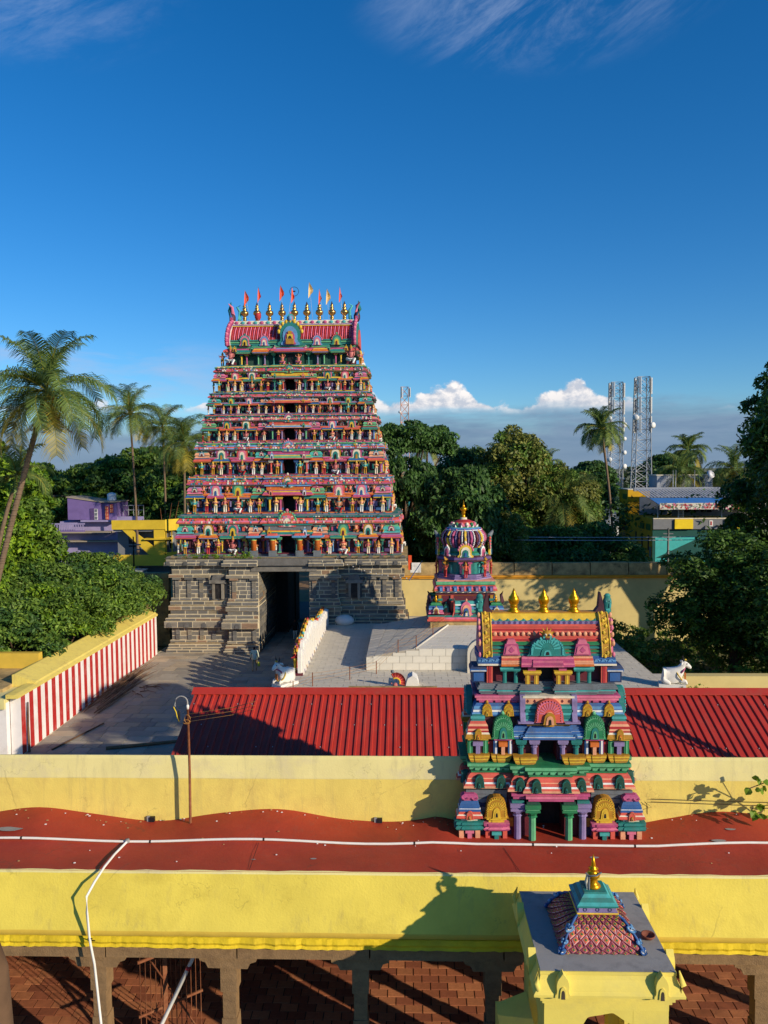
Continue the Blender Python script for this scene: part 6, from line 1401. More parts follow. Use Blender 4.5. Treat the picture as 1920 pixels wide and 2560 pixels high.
# big shady tree at the right edge
for i, (x, y, zc, s, lb) in enumerate([(22.2, 47.2, 4.6, (1.0, 1.0, .75), 'dark shady tree filling the right edge above the low yellow wall'), (27.0, 52.5, 14.4, (1.2, 1.0, 1.3), 'tallest dark treetop at the right edge'),
    (20.4, 48.2, 5.0, (1.0, .8, .8), 'dark tree foot spreading over the compound wall'), (22.4, 44.6, 4.4, (1.05, .8, .8), 'sun flecked dark tree behind the low yellow wall'), (30.6, 60, 8.4, (1.3, 1.0, 1.3), 'dark tree deep behind the right edge tree')]):
    tree(lb, x, y, 0, PR_big, CL_big, 1, zc, i*1.7, .4, 'shady trees along the right edge', 'shade_tree', 12, s)
tree('unseen flat crowned tree added beyond the right side of the frame to shade the courtyard', 15.6, 20.6, 0, PR_wide, CL_wide, 1.0, 13.9, 1.57, .12, sc=(.75, .55, .95), limbs=6)  # added out of view, crown placed and flattened to shade the courtyard
# shrubs and creepers at the foot of the compound wall
def ground_cover(name, boxes, per, size, mat, seed):
    r_ = np.random.default_rng(seed); Cs = []
    for x0, x1, y0, y1, z in boxes:
        k = int((x1-x0)*(y1-y0)*per/60)+4; Cs.append(np.stack([r_.uniform(x0, x1, k), r_.uniform(y0, y1, k), r_.uniform(.1, z, k)], 1))
    c = np.concatenate(Cs); P, U, V = leaves(c, np.full(len(c), .55), 60, size, flat=.8)
    P[:, 2] = np.maximum(P[:, 2], .02)
    return link(name, quads_mesh(name, P, U, V, (mat,) if isinstance(mat, str) else mat), kind='stuff', label='low tangled green creepers and undergrowth', category='undergrowth')
ground_cover('undergrowth', [(13.6, 24, 42, 57.5, 1.6), (13.4, 17, 50, 58.5, 2.2), (-34, -19.8, 41, 57, 1.4)], 60, .14, ('leafmid', 'leafdark'), 3)
# far belts of woodland
def belt(name, x0, x1, y0, y1, n, hh, seed, size=.8, mat='fargreen'):
    r_ = np.random.default_rng(seed); x = r_.uniform(x0, x1, n); y = r_.uniform(y0, y1, n); s = r_.uniform(.6, 1.15, n)
    Cs, Rs = [], []
    for i in range(n):
        k = 14; d = unitv(r_.normal(size=(k, 3))); d[:, 2] = abs(d[:, 2]); c = d*np.array([3.6, 3.6, 3.2])*s[i]; c += np.array([x[i], y[i], hh*s[i]]); Cs.append(c); Rs.append(np.full(k, 1.9*s[i]))
        Cs.append(np.stack([x[i]+r_.uniform(-3, 3, 5), y[i]+r_.uniform(-1, 1, 5), r_.uniform(.5, hh*.6, 5)], 1)); Rs.append(np.full(5, 2.2))
    c = np.concatenate(Cs); P, U, V = leaves(c, np.concatenate(Rs), 16, size, flat=.8)
    o = link(name, quads_mesh(name, P, U, V, (mat,)), kind='stuff'); return o
belt('distant_woodland', -150, -15, 105, 170, 90, 7.2, 1, .5, 'leafdark'); belt('distant_woodland', 0, 130, 125, 180, 90, 6.2, 2, .55, 'fargreen'); belt('distant_woodland', -420, 420, 200, 420, 260, 7.0, 3, 1.1, 'fargreen')
belt('roadside_thicket', -80, -34, 116, 124, 30, 6.0, 4, .35, 'leafmid'); belt('roadside_thicket', 3, 32, 84, 96, 20, 5.2, 5, .3, 'leafdark'); belt('roadside_thicket', 2.5, 20, 78, 82, 12, 4.2, 6, .28, 'leafdark')
for o in COL.objects:
    if o.name.startswith('distant_woodland') or o.name.startswith('roadside_thicket'):
        o['label'] = 'dark mass of distant treetops along the horizon' if o.name.startswith('distant') else 'thicket of leafy trees filling the middle distance'; o['category'] = 'trees'
# ---- palms
def frond_mesh(L, e0, droop, pairs, wid, mat, seed, twist=0.0):
    """a feather leaf running out along +X from the origin"""
    r_ = np.random.default_rng(seed); n = 14; pts = []; a = e0; p = np.array([0., 0., 0.])
    for i in range(n+1):
        pts.append(p.copy()); a -= droop/n*(.5+1.3*i/n); p = p+np.array([math.cos(a), 0, math.sin(a)])*L/n
    pts = np.array(pts); mb = MB(); mb.tube([tuple(q) for q in pts], [wid*(1-.85*i/n) for i in range(n+1)], 4, 'palmyellow' if mat != 'palmdry' else mat, False)
    for j in range(pairs):
        t_ = .10+.90*(j+.5)/pairs; f_ = t_*n; i = min(int(f_), n-1); q = pts[i]*(1-(f_-i))+pts[i+1]*(f_-i); d = pts[i+1]-pts[i]; d /= np.linalg.norm(d)
        ll = L*.30*math.sin(PI*(.12+.80*t_))**.7+L*.03
        up = np.array([-d[2], 0, d[0]])
        for s in (-1, 1):
            v = d*.62+np.array([0, s*1.0, 0])*.8+up*(.15+r_.normal()*.08); v /= np.linalg.norm(v)
            l2 = ll*r_.uniform(.8, 1.1); m1 = q+v*l2*.5+np.array([0, 0, -.03*l2]); e = q+v*l2*.86+np.array([0, 0, -(.28+.25*r_.random())*l2]); w_ = d*wid*.84
            mb.add([tuple(q-w_), tuple(q+w_), tuple(m1+w_*.9), tuple(m1-w_*.9), tuple(e)], [(0, 1, 2, 3), (3, 2, 4)], mat)
    return mb
def palm(label, x, y, z, foot, L, nf, pairs, seed, near=False, group=None, yellow=0.2, th=.17, wid=.045):
    """foot=(x,y) where the trunk stands"""
    r_ = random.Random(seed); t = thing('coconut_palm', label, 'palm tree', (foot[0], foot[1], 0), 0, group)
    dx, dy = x-foot[0], y-foot[1]; pts = [(dx*(s**(1.2 if near else 1.7)), dy*(s**1.7), z*s) for s in [i/12 for i in range(13)]]
    mb = MB(); mb.tube(pts, [th*(1.5-.62*min(1, s*3)-.1*s) for s in [i/12 for i in range(13)]], 8, 'trunkpalm')
    if near:
        for i in range(60):
            s = i/60; j = s*12; a = int(j); p = [pts[a][k]*(1-(j-a))+pts[a+1][k]*(j-a) for k in range(3)]; mb.lathe(p[0], p[1], [(th*.93, p[2]), (th*.98, p[2]+.05), (th*.9, p[2]+.07)], 8, 'trunkpalm')
    mb.build('trunk', t)
    kinds = [(1.40, 1.1, 'palmgreen'), (.75, 1.7, 'palmgreen'), (.2, 1.7, 'palmgreen'), (-.35, 1.1, 'palmyellow'), (-.9, .6, 'palmdry')]
    ms = [[frond_mesh(L*r_.uniform(.92, 1.06), e, d_, pairs, wid, m_, seed*10+k*3+v) for v in range(2)] for k, (e, d_, m_) in enumerate(kinds)]
    if near: mm = [[q.mesh('frond') for q in a] for a in ms]
    crown = MB() if not near else None
    for i in range(nf):
        f_ = i/nf; k = 0 if f_ < .2 else 1 if f_ < .45 else 2 if f_ < .80 else 3 if f_ < .80+yellow*.6 else (2 if not near else 4 if i > nf-4 else 3)
        az = i*2.399+r_.uniform(-.2, .2); tilt = r_.uniform(-.12, .12)
        if near:
            o = link('frond', mm[k][i % 2], t, (dx, dy, z)); o.rotation_euler = (r_.uniform(-.3, .3), tilt, az)
        else:
            crown.M = Matrix.Translation((dx, dy, z)) @ Matrix.Rotation(az, 4, 'Z') @ Matrix.Rotation(tilt, 4, 'Y') @ Matrix.Rotation(r_.uniform(-.3, .3), 4, 'X')
            q = ms[k][i % 2]; crown.add([tuple(v) for v in q.v], q.f, [q.names[j] for j in q.m])
    if near:
        mb = MB()
        for i in range(9): mb.ball((dx+.28*math.cos(i*1.9), dy+.28*math.sin(i*1.9), z-.2-.1*(i % 3)), .14, ('palmyellow', 'terracotta', 'leafdark')[i % 3], 6, sz=1.2)
        mb.build('coconuts', t, kind='stuff')
        for i in range(5):
            a = i*1.3; o = link('dead_frond', mm[4][i % 2], t, (dx, dy, z-.35)); o.rotation_euler = (0, 1.0, a); o.scale = (.55, .55, .55)
    else: crown.build('crown', t)
    return t
palm('large coconut palm with curved grey trunk at the left edge', -19.8, 42.0, 17.8, (-24.6, 42.0), 4.4, 34, 56, 3, True, None, .3, .19, .034)
palm('thin second palm trunk crossing behind the large palm', -22.9, 44.5, 13.2, (-25.6, 44.5), 2.6, 14, 26, 4, False, None, .2, .15)
gp = 'coconut palms beyond the left trees'
palm('slender coconut palm standing clear against the sky left of centre', -34.8, 96, 20.4, (-34.2, 96), 4.6, 36, 34, 5, False, gp, .2)
palm('coconut palm peeping between two others left of the tower', -32.6, 102, 19.0, (-32.4, 102), 4.2, 34, 30, 6, False, gp)
palm('coconut palm with hanging yellow fronds next to the great tower', -27.4, 94, 16.6, (-27.6, 94), 4.7, 38, 36, 7, False, gp, .5)
palm('palm half hidden behind the tower edge', -25.8, 102, 17.3, (-25.6, 102), 4.4, 30, 30, 8, False, gp)
gq = 'palms beyond the compound wall on the right'
palm('tall coconut palm in front of the left phone mast', 21.4, 86, 17.4, (23.0, 86), 3.3, 38, 34, 9, False, gq)
palm('broad palm with drooping fronds left of the signboard building', 15.4, 76, 9.8, (15.2, 76), 4.2, 28, 36, 10, False, gq, .3)
palm('bushy palm behind the olive tree', 9.2, 84, 12.9, (9.4, 84), 3.8, 24, 30, 11, False, gq)
palm('small palm above the rain tree', 2.4, 96, 15.8, (2.4, 96), 3.0, 20, 24, 12, False, gq)
palm('second palm head behind the olive tree', 11.4, 88, 13.8, (11.4, 88), 3.6, 22, 28, 13, False, gq)
palm('feathery palm against the sky right of the phone masts', 34.5, 96, 15.2, (33.6, 96), 2.9, 36, 34, 14, False, gq)
palm('yellowish palm right of the phone masts', 31.5, 90, 12.6, (31.0, 90), 3.3, 34, 30, 15, False, gq, .6)
palm('drooping palm above the blue roof', 37.6, 90, 12.9, (37.0, 90), 3.9, 34, 30, 16, False, gq, .4)
palm('low palm beside the dark right tree', 39.5, 84, 10.9, (39.0, 84), 3.6, 32, 30, 17, False, gq, .6)
palm('small far palm left of the tall mast', 18.6, 104, 13.6, (18.6, 104), 3.0, 18, 24, 18, False, gq)
# climbing plant with heart shaped leaves reaching in front of the metal roof
cp = thing('climbing_plant', 'climber twigs with large green leaves at the right edge before the red roof', 'plant', (8.6, 17.2, 5.0))
mb = MB().tube([(.9, .1, 0), (.6, .05, .7), (.1, 0, 1.15), (-.5, .1, 1.32), (-.95, 0, 1.2)], .012, 5, 'bark').tube([(.6, .05, .7), (.2, -.1, .8), (-.5, 0, .75), (-.85, .05, .72)], .01, 5, 'bark').tube([(.1, 0, 1.15), (-.2, .05, 1.5), (-.25, .05, 1.6)], .008, 5, 'bark'); mb.build('stem', cp)
hl = MB().add([(0, 0, 0), (.05, .075, .015), (.11, .075, .0), (.17, .0, -.05), (.11, -.075, .0), (.05, -.075, .015), (.08, 0, -.012)], [(0, 1, 6), (1, 2, 6), (2, 3, 6), (3, 4, 6), (4, 5, 6), (5, 0, 6)], 'leafbright').mesh('leaf')
rl = random.Random(4)
for i in range(46):
    if i < 26: t_ = rl.random(); p = (.75-1.7*t_, rl.uniform(-.05, .1), .55+.75*min(1, t_*1.4)+rl.uniform(-.12, .15))
    else: t_ = rl.random(); p = (.4-1.3*t_, rl.uniform(-.1, .1), .76+rl.uniform(-.2, .1))
    o = link('leaf', hl, cp, p); o.rotation_euler = (rl.uniform(-1, 1), rl.uniform(-.3, 1.4), rl.uniform(0, 6.28)); o.scale = (rl.uniform(.7, 1.25),)*3
MB().tube([(-.2, .05, 1.5), (-.2, .05, 1.62)], [.035, .03], 6, 'brightyellow').build('flower', cp)
# ------------------------------------------------------------------ houses beyond the thicket (left)
ph = thing('purple_house', 'peeling purple house with red door and white roof tank beyond the thicket', 'house', (-42.5, 100, -3.375)); ph.scale = (1.25,)*3  # houses, tank, drum, lean-to and lamp pushed back, each scaled about the camera
MB().prism([(-1.9, 8.2), (1.6, 8.2), (1.6, 10.0), (-1.9, 10.55)], .0, 3.5, 'housepurple').build('upper_room', ph); MB().box(1.6, 3.2, .3, 3.6, 8.2, 10.0, 'housepurple').build('side_room', ph)
MB().prism([(-2.0, 10.57), (1.7, 10.02), (3.3, 10.02), (3.3, 10.12), (1.7, 10.12), (-2.0, 10.67)][::1], -.1, 3.8, 'houseceme').build('roof', ph)
MB().box(-3.0, 6.0, .5, 6, 0, 8.0, 'houselavender').box(3.2, 6.0, .4, .6, 8.0, 8.5, 'houselavender').box(-.4, 3.2, -.4, .5, 8.0, 8.18, 'houselavender').build('lower_storey', ph)
mb = MB().box(-3.4, .2, -.8, -.7, 7.0, 7.15, 'housepurple').box(-3.4, .2, -.8, -.7, 7.75, 7.9, 'houselavender')
for i in range(14): mb.box(-3.3+i*.25, -3.2+i*.25, -.78, -.72, 7.15, 7.75, 'houselavender')
mb.build('balustrade', ph); MB().box(-3.4, 2.9, -.8, .5, 6.85, 7.0, 'houseceme').build('balcony_slab', ph); MB().box(-3.0, 3.6, -.6, .5, 5.9, 6.02, 'houseceme').build('awning_slab', ph)
def window(parent, name, x0, x1, y, z0, z1, fcol, gcol, nx=2, nz=3):
    o = MB().box(x0, x1, y-.03, y+.02, z0, z1, fcol).build(name, parent)
    wx, wz = (x1-x0)/nx, (z1-z0)/nz
    for i in range(nx):
        for j in range(nz): MB().box(x0+i*wx+.04, x0+(i+1)*wx-.04, y-.045, y-.03, z0+j*wz+.04, z0+(j+1)*wz-.04, gcol).build('pane', o)
    return o
window(ph, 'door', 1.95, 2.35, .28, 8.2, 9.6, 'housered', 'peach', 2, 4); window(ph, 'window', 2.5, 2.85, .28, 8.9, 9.8, 'housered', 'peach', 2, 2); window(ph, 'door', .95, 1.3, -.02, 8.2, 9.35, 'white', 'grey', 1, 3)
MB().box(.5, .95, -.06, 0, 8.2, 9.4, 'purple').build('door_leaf', ph); window(ph, 'window', 3.9, 4.9, .48, 3.5, 5.0, 'windowdark', 'grey')
tag(MB().lathe(0, 0, [(.45, 0), (.48, .1), (.48, .35), (.45, .4), (.48, .45), (.48, .7), (.3, .82), (.15, .88)], 14, 'tank').build('water_tank', None, (-40.0, 102.7, 9.28)), 'white plastic water tank on the purple house roof', 'tank').scale = (1.25,)*3
mb = MB()
for i in range(5): mb.tube([(3.3+i*.55, 2.0, 8.5), (3.3+i*.55, 2.0, 9.6)], .03, 4, 'galv')
mb.tube([(3.3, 2, 9.6), (5.5, 2, 9.6)], .03, 4, 'galv').tube([(3.3, 2, 9.1), (5.5, 2, 9.1)], .03, 4, 'galv'); mb.build('roof_railing', ph)
yh = thing('yellow_house', 'bright yellow house with diagonal outside stair beside the great tower', 'house', (-34.7, 96, -5.01)); yh.scale = (1.371,)*3
MB().box(-1.9, 3.4, 1.0, 5, 0, 7.9, 'wallgrey').build('walls', yh)
MB().box(-2.0, 3.0, -.15, .15, 7.95, 8.8, 'houseyellow').prism([(3.0, -.15), (4.6, 2.2), (4.6, 2.5), (3.0, .15)], 7.8, 8.85, 'houseyellow', 'z').build('parapet', yh)
MB().box(-1.95, 3.0, .1, 3.5, 7.75, 7.95, 'roofgrey').build('roof_slab', yh)
MB().prism([(-1.1, 7.95), (-.2, 7.95), (2.6, 5.75), (2.6, 5.3), (1.7, 5.3)], -.05, .12, 'houseyellow').build('stair_side', yh)
mb = MB().box(1.9, 2.9, -.1, .5, 5.3, 7.9, 'houseyellow'); mb.box(1.0, 3.4, -.3, .9, 7.0, 7.12, 'houseyellow'); mb.build('porch_column', yh)
MB().box(-1.9, 3.0, -.2, .0, 4.6, 5.6, 'houseyellow').prism([(3.0, -.2), (4.9, 2.4), (4.9, 2.6), (3.0, 0)], 4.8, 5.8, 'houseyellow', 'z').build('balcony_wall', yh); MB().box(-1.9, 4.4, 0, 1.2, 4.5, 4.6, 'wallgrey').build('balcony_slab', yh)
window(yh, 'window', -.9, 0, 1.0, 6.2, 7.4, 'wallgrey', 'windowdark', 2, 1); window(yh, 'window', 3.0, 3.35, .98, 6.0, 7.3, 'white', 'windowdark', 1, 2)
mb = MB()
for x in (3.3, 3.9): mb.tube([(x, .4+(x-3)*1.2, 5.7), (x, .4+(x-3)*1.2, 7.8)], .05, 6, 'houseyellow')
mb.build('slim_post', yh)
mb = MB()
for x, a in ((2.2, -.2), (2.8, .3), (3.3, .5)): mb.tube([(x, 1.5, 8.2), (x+a, 1.6, 10.0+a)], .025, 4, 'rust')
mb.build('rusty_rebar', yh, kind='stuff')
tag(MB().lathe(0, 0, [(.42, -.2), (.42, .2), (.35, .22), (.3, .1)], 14, 'tank').build('rooftop_drum', None, (-28.3, 99.3, 7.4)), 'white drum with dark mouth on the roof beside the tower', 'drum').scale = (1.36,)*3
gh = thing('grey_house_wall', 'old unpainted grey house behind the purple one', 'house', (-49.7, 108, -3.07)); gh.scale = (1.227,)*3; MB().box(-2.5, 1.8, 0, 4, 0, 10.4, 'plasterold').build('walls', gh); MB().box(-2.6, 1.9, -.1, 4.1, 10.4, 10.55, 'cement').build('roof', gh); window(gh, 'window', -1.2, -.4, -.0, 8.4, 9.4, 'cement', 'windowdark', 1, 1)
rh = thing('ruined_brick_house', 'small broken brick house high behind the palm trunk', 'house', (-48, 116, -2.5)); rh.scale = (1.18,)*3; MB().box(-1.2, 1.6, 0, 3, 0, 12.2, 'terracotta').box(-.6, -.3, -.1, .3, 12.2, 13.0, 'peach').build('walls', rh); MB().box(-1.3, 1.7, -.1, 3, 12.2, 12.35, 'cement').build('roof', rh)
fh = thing('corrugated_lean_to', 'corrugated sheet lean-to roof below the yellow house', 'shed', (-35, 90, -5.4)); fh.scale = (1.4,)*3
mb = MB(); mb.box(-1.9, 1.8, 0, 3, 0, 4.6, 'wallgrey'); mb.build('walls', fh)
for i in range(7): MB().prism([(-2.0+i*.56, -.4), (-1.48+i*.56, -.4), (-1.48+i*.56, 3), (-2.0+i*.56, 3)], 4.62+.02*(i % 2), 4.68+.02*(i % 2), 'galv', 'z').build('roof_sheet', fh)
lp = thing('street_lamp', 'dark street lamp post in front of the yellow house', 'street lamp', (-30.8, 85, -5.1)); lp.scale = (1.38,)*3
MB().tube([(0, 0, 0), (0, 0, 8.0)], [.09, .05], 6, 'blackcable').build('post', lp); MB().tube([(0, 0, 4.9), (-.7, -.2, 5.3), (-1.1, -.3, 5.3)], .035, 5, 'steel').build('arm', lp); MB().box(-1.5, -1.0, -.38, -.22, 5.22, 5.34, 'blackcable').build('lamp_head', lp)
MB().box(-.6, .6, -.04, .04, 7.3, 7.4, 'steel').box(-.5, .5, -.04, .04, 6.9, 7.0, 'steel').build('crossarm', lp)
# ------------------------------------------------------------------ signboard building (right)
sb_ = thing('signboard_building', 'two storey shop building with dark yellow painted side wall and teal front', 'building', (25.2, 80, 0))
MB().box(0, 13, 0, 9, 0, 8.0, 'signyellow').build('side_walls', sb_); MB().box(0.002, 2.5, 8.9, 12.6, 0, 10.7, 'signyellow').build('rear_tower', sb_); MB().box(-.05, 2.55, 8.85, 12.7, 10.7, 10.8, 'cream').build('tower_coping', sb_)
mb = MB().box(0.02, 13, -.05, 0, 0, 6.85, 'tealdark').build('front_wall', sb_)
MB().prism([(.3, 3.9), (5.0, 6.1), (.3, 6.1)][::-1], -.07, -.05, 'tealsky').build('poster_panel', sb_); MB().prism([(.3, 3.9), (7, 3.9), (7, 3.3), (.3, 3.3)], -.07, -.05, 'tealsky').build('poster_panel', sb_)
MB().box(.3, 2.2, -.075, -.05, .8, 3.3, 'greensign').build('poster_panel', sb_); MB().box(2.2, 6.5, -.07, -.05, .8, 3.3, 'tealdark').build('poster_panel', sb_); MB().prism([(.3, 1.9), (2.2, .8), (.3, .8)], -.085, -.075, 'sky').build('poster_panel', sb_)
def text(s, parent, loc, size, mat, rot=(PI/2, 0, 0)):
    cv = bpy.data.curves.new('lettering', 'FONT'); cv.body = s; cv.size = size; cv.extrude = .01; cv.space_line = .85
    o = bpy.data.objects.new('tmp', cv); COL.objects.link(o); dg = bpy.context.evaluated_depsgraph_get(); me = bpy.data.meshes.new_from_object(o.evaluated_get(dg)); bpy.data.objects.remove(o)
    me.materials.clear(); me.materials.append(MATS[mat]); q = link('lettering', me, parent, loc); q.rotation_euler = rot; return q
text('A\nSPE\nREPA', sb_, (2.25, -.09, 2.35), 1.0, 'white')
MB().box(0.02, 13, -.25, -.06, 6.9, 7.95, 'wallgrey').box(0, 13, -.3, 0, 7.951, 8.06, 'cream').build('balcony_band', sb_)
for x0, x1 in ((2.15, 4.0), (7.3, 9.2)): MB().box(x0, x1, -.45, -.25, 6.95, 7.93, 'brightyellow').build('yellow_panel', sb_)
MB().box(5.7, 6.05, -.3, -.25, 7.2, 7.8, 'white').box(5.8, 5.95, -.32, -.3, 7.3, 7.7, 'red').build('notice', sb_)
MB().box(3.0, 13, 3.0, 3.2, 8.06, 9.9, 'wallgrey').box(.2, 3.2, 5, 5.2, 8.06, 10.0, 'roofgrey').build('rear_partition', sb_)
window(sb_, 'window', 4.2, 5.6, 2.98, 8.4, 9.3, 'wallgrey', 'windowdark', 2, 1); window(sb_, 'window', 6.0, 7.2, 2.98, 8.4, 9.3, 'wallgrey', 'windowdark', 2, 1)
for x in (.5, 2.6, 3.1, 7.0, 10.5): MB().box(x-.04, x+.04, -.15, -.07, 8.06, 9.7, 'galv').build('post', sb_)
mb = MB()
for i in range(7): mb.box(2.65, 3.05, -.12, -.1, 8.15+i*.2, 8.19+i*.2, 'galv')
mb.build('ladder_rungs', sb_)
for i in range(6):
    x0 = .3+i*2.1; MB().prism([(x0, -1.6), (x0+2.09, -1.6), (x0+2.09, 2.2), (x0, 2.2)], 0, .03, 'bluesheet', 'z').build('blue_sheet', sb_, (0, 0, 9.66)).rotation_euler = (.16, 0, 0)
fas = MB().box(.2, 13, -1.7, -1.64, 9.02, 9.66, 'whitetileclean')
fas = fas.build('floral_fascia', sb_); rr = random.Random(9)
mb = MB()
for i in range(300):
    x, z = rr.uniform(.3, 12.8), rr.uniform(9.06, 9.62); s = rr.uniform(.04, .11); a = rr.uniform(0, 6.28)
    mb.add([(x+s*math.cos(a+k*PI/2)*(1 if k % 2 else 1.9), -1.71-.0004*i/300-.001, z+s*math.sin(a+k*PI/2)*(1 if k % 2 else 1.9)) for k in range(4)], [(0, 1, 2, 3)], rr.choice(('red', 'grey', 'rose', 'leafgreen', 'grey')))
mb.build('flower_print', fas, kind='stuff')
MB().box(5.8, 6.3, -1.8, -1.7, 9.2, 9.6, 'dark').box(5.9, 6.2, -1.82, -1.8, 9.28, 9.54, 'orange').build('small_sign', sb_)
for i in range(26): MB().box(.1+i*.36, .1+i*.36+.22, 2.0, 6.5, 0, .04, 'roofgrey' if i % 2 else 'galv').build('corrugated_sheet', sb_, (0, 0, 9.75)).rotation_euler = (.17, 0, 0)
MB().box(.1, 9.6, 6.8, 7.2, 10.6, 11.0, 'roofgrey').build('roof_parapet', sb_); MB().box(3.3, 9.6, 9.0, 12, 8, 12.3, 'roofgrey').box(3.2, 9.7, 8.9, 12.1, 12.3, 12.4, 'cream').build('stair_room', sb_)
mb = MB()
for x in (4.6, 4.9, 7.0): mb.tube([(x, 7.5, 10.8), (x, 7.5, 12.9)], .04, 4, 'galv')
mb.build('aerial_poles', sb_)
tag(MB().lathe(0, 0, [(.02, 0), (.35, .12), (.5, .3)], 12, 'tank').build('satellite_dish', None, (34.2, 88.5, 12.3)), 'white satellite dish on the roof of the signboard building', 'dish').rotation_euler = (1.0, .5, 0)
# windows, signs and text-like painted bands of the side wall (facing left)
def side_panel(y0, y1, z0, z1, mat, name, d=.03): return MB().box(-d, 0, y0, y1, z0, z1, mat).build(name, sb_)
for yy in (1.0, 3.2, 5.4): side_panel(yy, yy+.35, 4.6, 6.2, 'dark', 'slit_window', .05)
for yy in (.6, 2.6): side_panel(yy, yy+1.5, 6.7, 7.35, 'leafgreen', 'painted_sign')
side_panel(9.3, 11.0, 9.6, 10.2, 'leafgreen', 'painted_sign'); side_panel(.2, .8, 4.0, 5.0, 'wallgrey', 'vent_window', .05)
for yy in (9.3, 11.6): side_panel(yy, yy+.4, 8.0, 9.1, 'dark', 'slit_window', .05)
for y0, z0 in ((1.4, 3.0), (4.6, 3.6), (9.4, 6.6)):
    mb = MB(); r_ = random.Random(int(y0*10))
    for row, hh in ((0, .42), (-.62, .34), (-1.1, .1), (-1.32, .1)):
        y = y0
        while y < y0+1.9:
            w_ = r_.uniform(.12, .3) if row > -1 else .5
            mb.box(-.02, 0, y, y+w_, z0+row, z0+row+hh, 'dark'); y += w_+.08
    mb.build('painted_sign', sb_)
mb = MB().prism([(-1.0, 2.9), (0, 3.4), (0, 3.55), (-1.0, 3.05)], -.5, 9, 'wallgrey'); mb.build('shop_awning', sb_); MB().box(-.04, 0, 0, 9, 0, 2.6, 'windowdark').build('shutter', sb_)
up = thing('utility_pole', 'concrete utility pole in front of the teal shop front', 'pole', (26.0, 77.5, 0)); MB().tube([(0, 0, 0), (0, 0, 7.2)], [.14, .09], 8, 'cement').build('post', up); MB().box(-.5, .5, -.04, .04, 6.6, 6.7, 'steel').box(-.35, .35, -.04, .04, 6.2, 6.3, 'steel').build('crossarm', up)
MB().tube([(.1+.35*math.cos(a), -.1, 4.6+.35*math.sin(a)) for a in np.linspace(0, 2*PI, 13)], .03, 4, 'blackcable').build('cable_coil', up)
for z in (7.7, 7.45):
    x0 = 3; mb = MB().tube([(x, 64+.05*x, z-.25*math.sin(PI*(x-3)/37)) for x in np.linspace(3, 40, 16)], .03, 4, 'galv')
    tag(mb.build('power_line', None), ('upper' if z > 7.6 else 'lower')+' power line stretched behind the compound wall', 'wire')
# far buildings
for (x, y, w_, h_, c, lb) in ((1.8, 100, 3.4, 9.9, 'tealsky', 'turquoise house top with white roof edge among the trees'), (30.5, 128, 10, 11.2, 'white', 'low white house behind the phone masts'), (-8.5, 108, 5, 7.5, 'peach', 'pale house seen through the gateway side trees')):
    o = thing('distant_house', lb, 'house', (x, y, 0)); MB().box(-w_/2, w_/2, 0, 5, 0, h_, c).build('walls', o); MB().box(-w_/2-.2, w_/2+.2, -.2, 5.2, h_, h_+.3, 'white').build('roof', o); window(o, 'window', -w_*.3, -w_*.1, 0, h_-2, h_-.8, 'white', 'windowdark'); window(o, 'window', w_*.1, w_*.3, 0, h_-2, h_-.8, 'white', 'windowdark')
# ------------------------------------------------------------------ phone masts
def mast(label, x, y, z1, w0, w1, n, seed, panels, dishes, mat='galv', rl=.05):
    t = thing('phone_mast', label, 'mast', (x, y, 0)); mb = MB(); c = [(-1, -1), (1, -1), (1, 1), (-1, 1)]
    def wz(z): return (w0+(w1-w0)*z/z1)/2
    for cx, cy in c: mb.tube([(cx*wz(0), cy*wz(0), 0), (cx*wz(z1), cy*wz(z1), z1)], rl*1.4, 4, mat)
    for i in range(n):
        za, zb_ = z1*i/n, z1*(i+1)/n
        for k in range(4):
            a, b = c[k], c[(k+1) % 4]; A_ = (a[0]*wz(za), a[1]*wz(za), za); B_ = (b[0]*wz(zb_), b[1]*wz(zb_), zb_); A2 = (a[0]*wz(zb_), a[1]*wz(zb_), zb_); B2 = (b[0]*wz(za), b[1]*wz(za), za)
            mb.tube([A_, B_], rl*.7, 3, mat).tube([B2, A2], rl*.7, 3, mat).tube([A2, B_], rl*.7, 3, mat)
    mb.build('lattice', t); r_ = random.Random(seed)
    for i in range(panels):
        a = i*2.1; z = z1-1.2-(i//3)*2.6; R_ = w1/2+.45; o = MB().box(-.16, .16, -.08, .08, -1.1, 1.1, 'white').box(-.03, .03, .08, .3, -.9, .9, 'steel').build('panel_antenna', t, (R_*math.cos(a), R_*math.sin(a), z), a+PI/2)
    for i in range(dishes):
        z = z1-5.5-i*1.05; s = (-1, 1)[i % 2]; r = r_.uniform(.26, .42); o = MB().lathe(0, 0, [(r, -.12), (r, .06), (r*.6, .14), (.02, .16)], 12, 'white').build('dish_antenna', t, (s*(wz(z)+.25), -wz(z)-.2, z)); o.rotation_euler = (PI/2, 0, s*.5)
    return t
mast('left lattice phone mast crowded with round dishes', 32.0, 120, 26.2, 2.0, 1.7, 22, 1, 8, 9)
mast('right taller lattice phone mast with long panel antennas', 31.8, 106, 25.4, 2.6, 1.6, 18, 2, 9, 2)
mast('thin distant red and white mast above the rain tree', -.6, 170, 31.0, 2.2, 1.6, 16, 3, 3, 1, 'peach', .05)
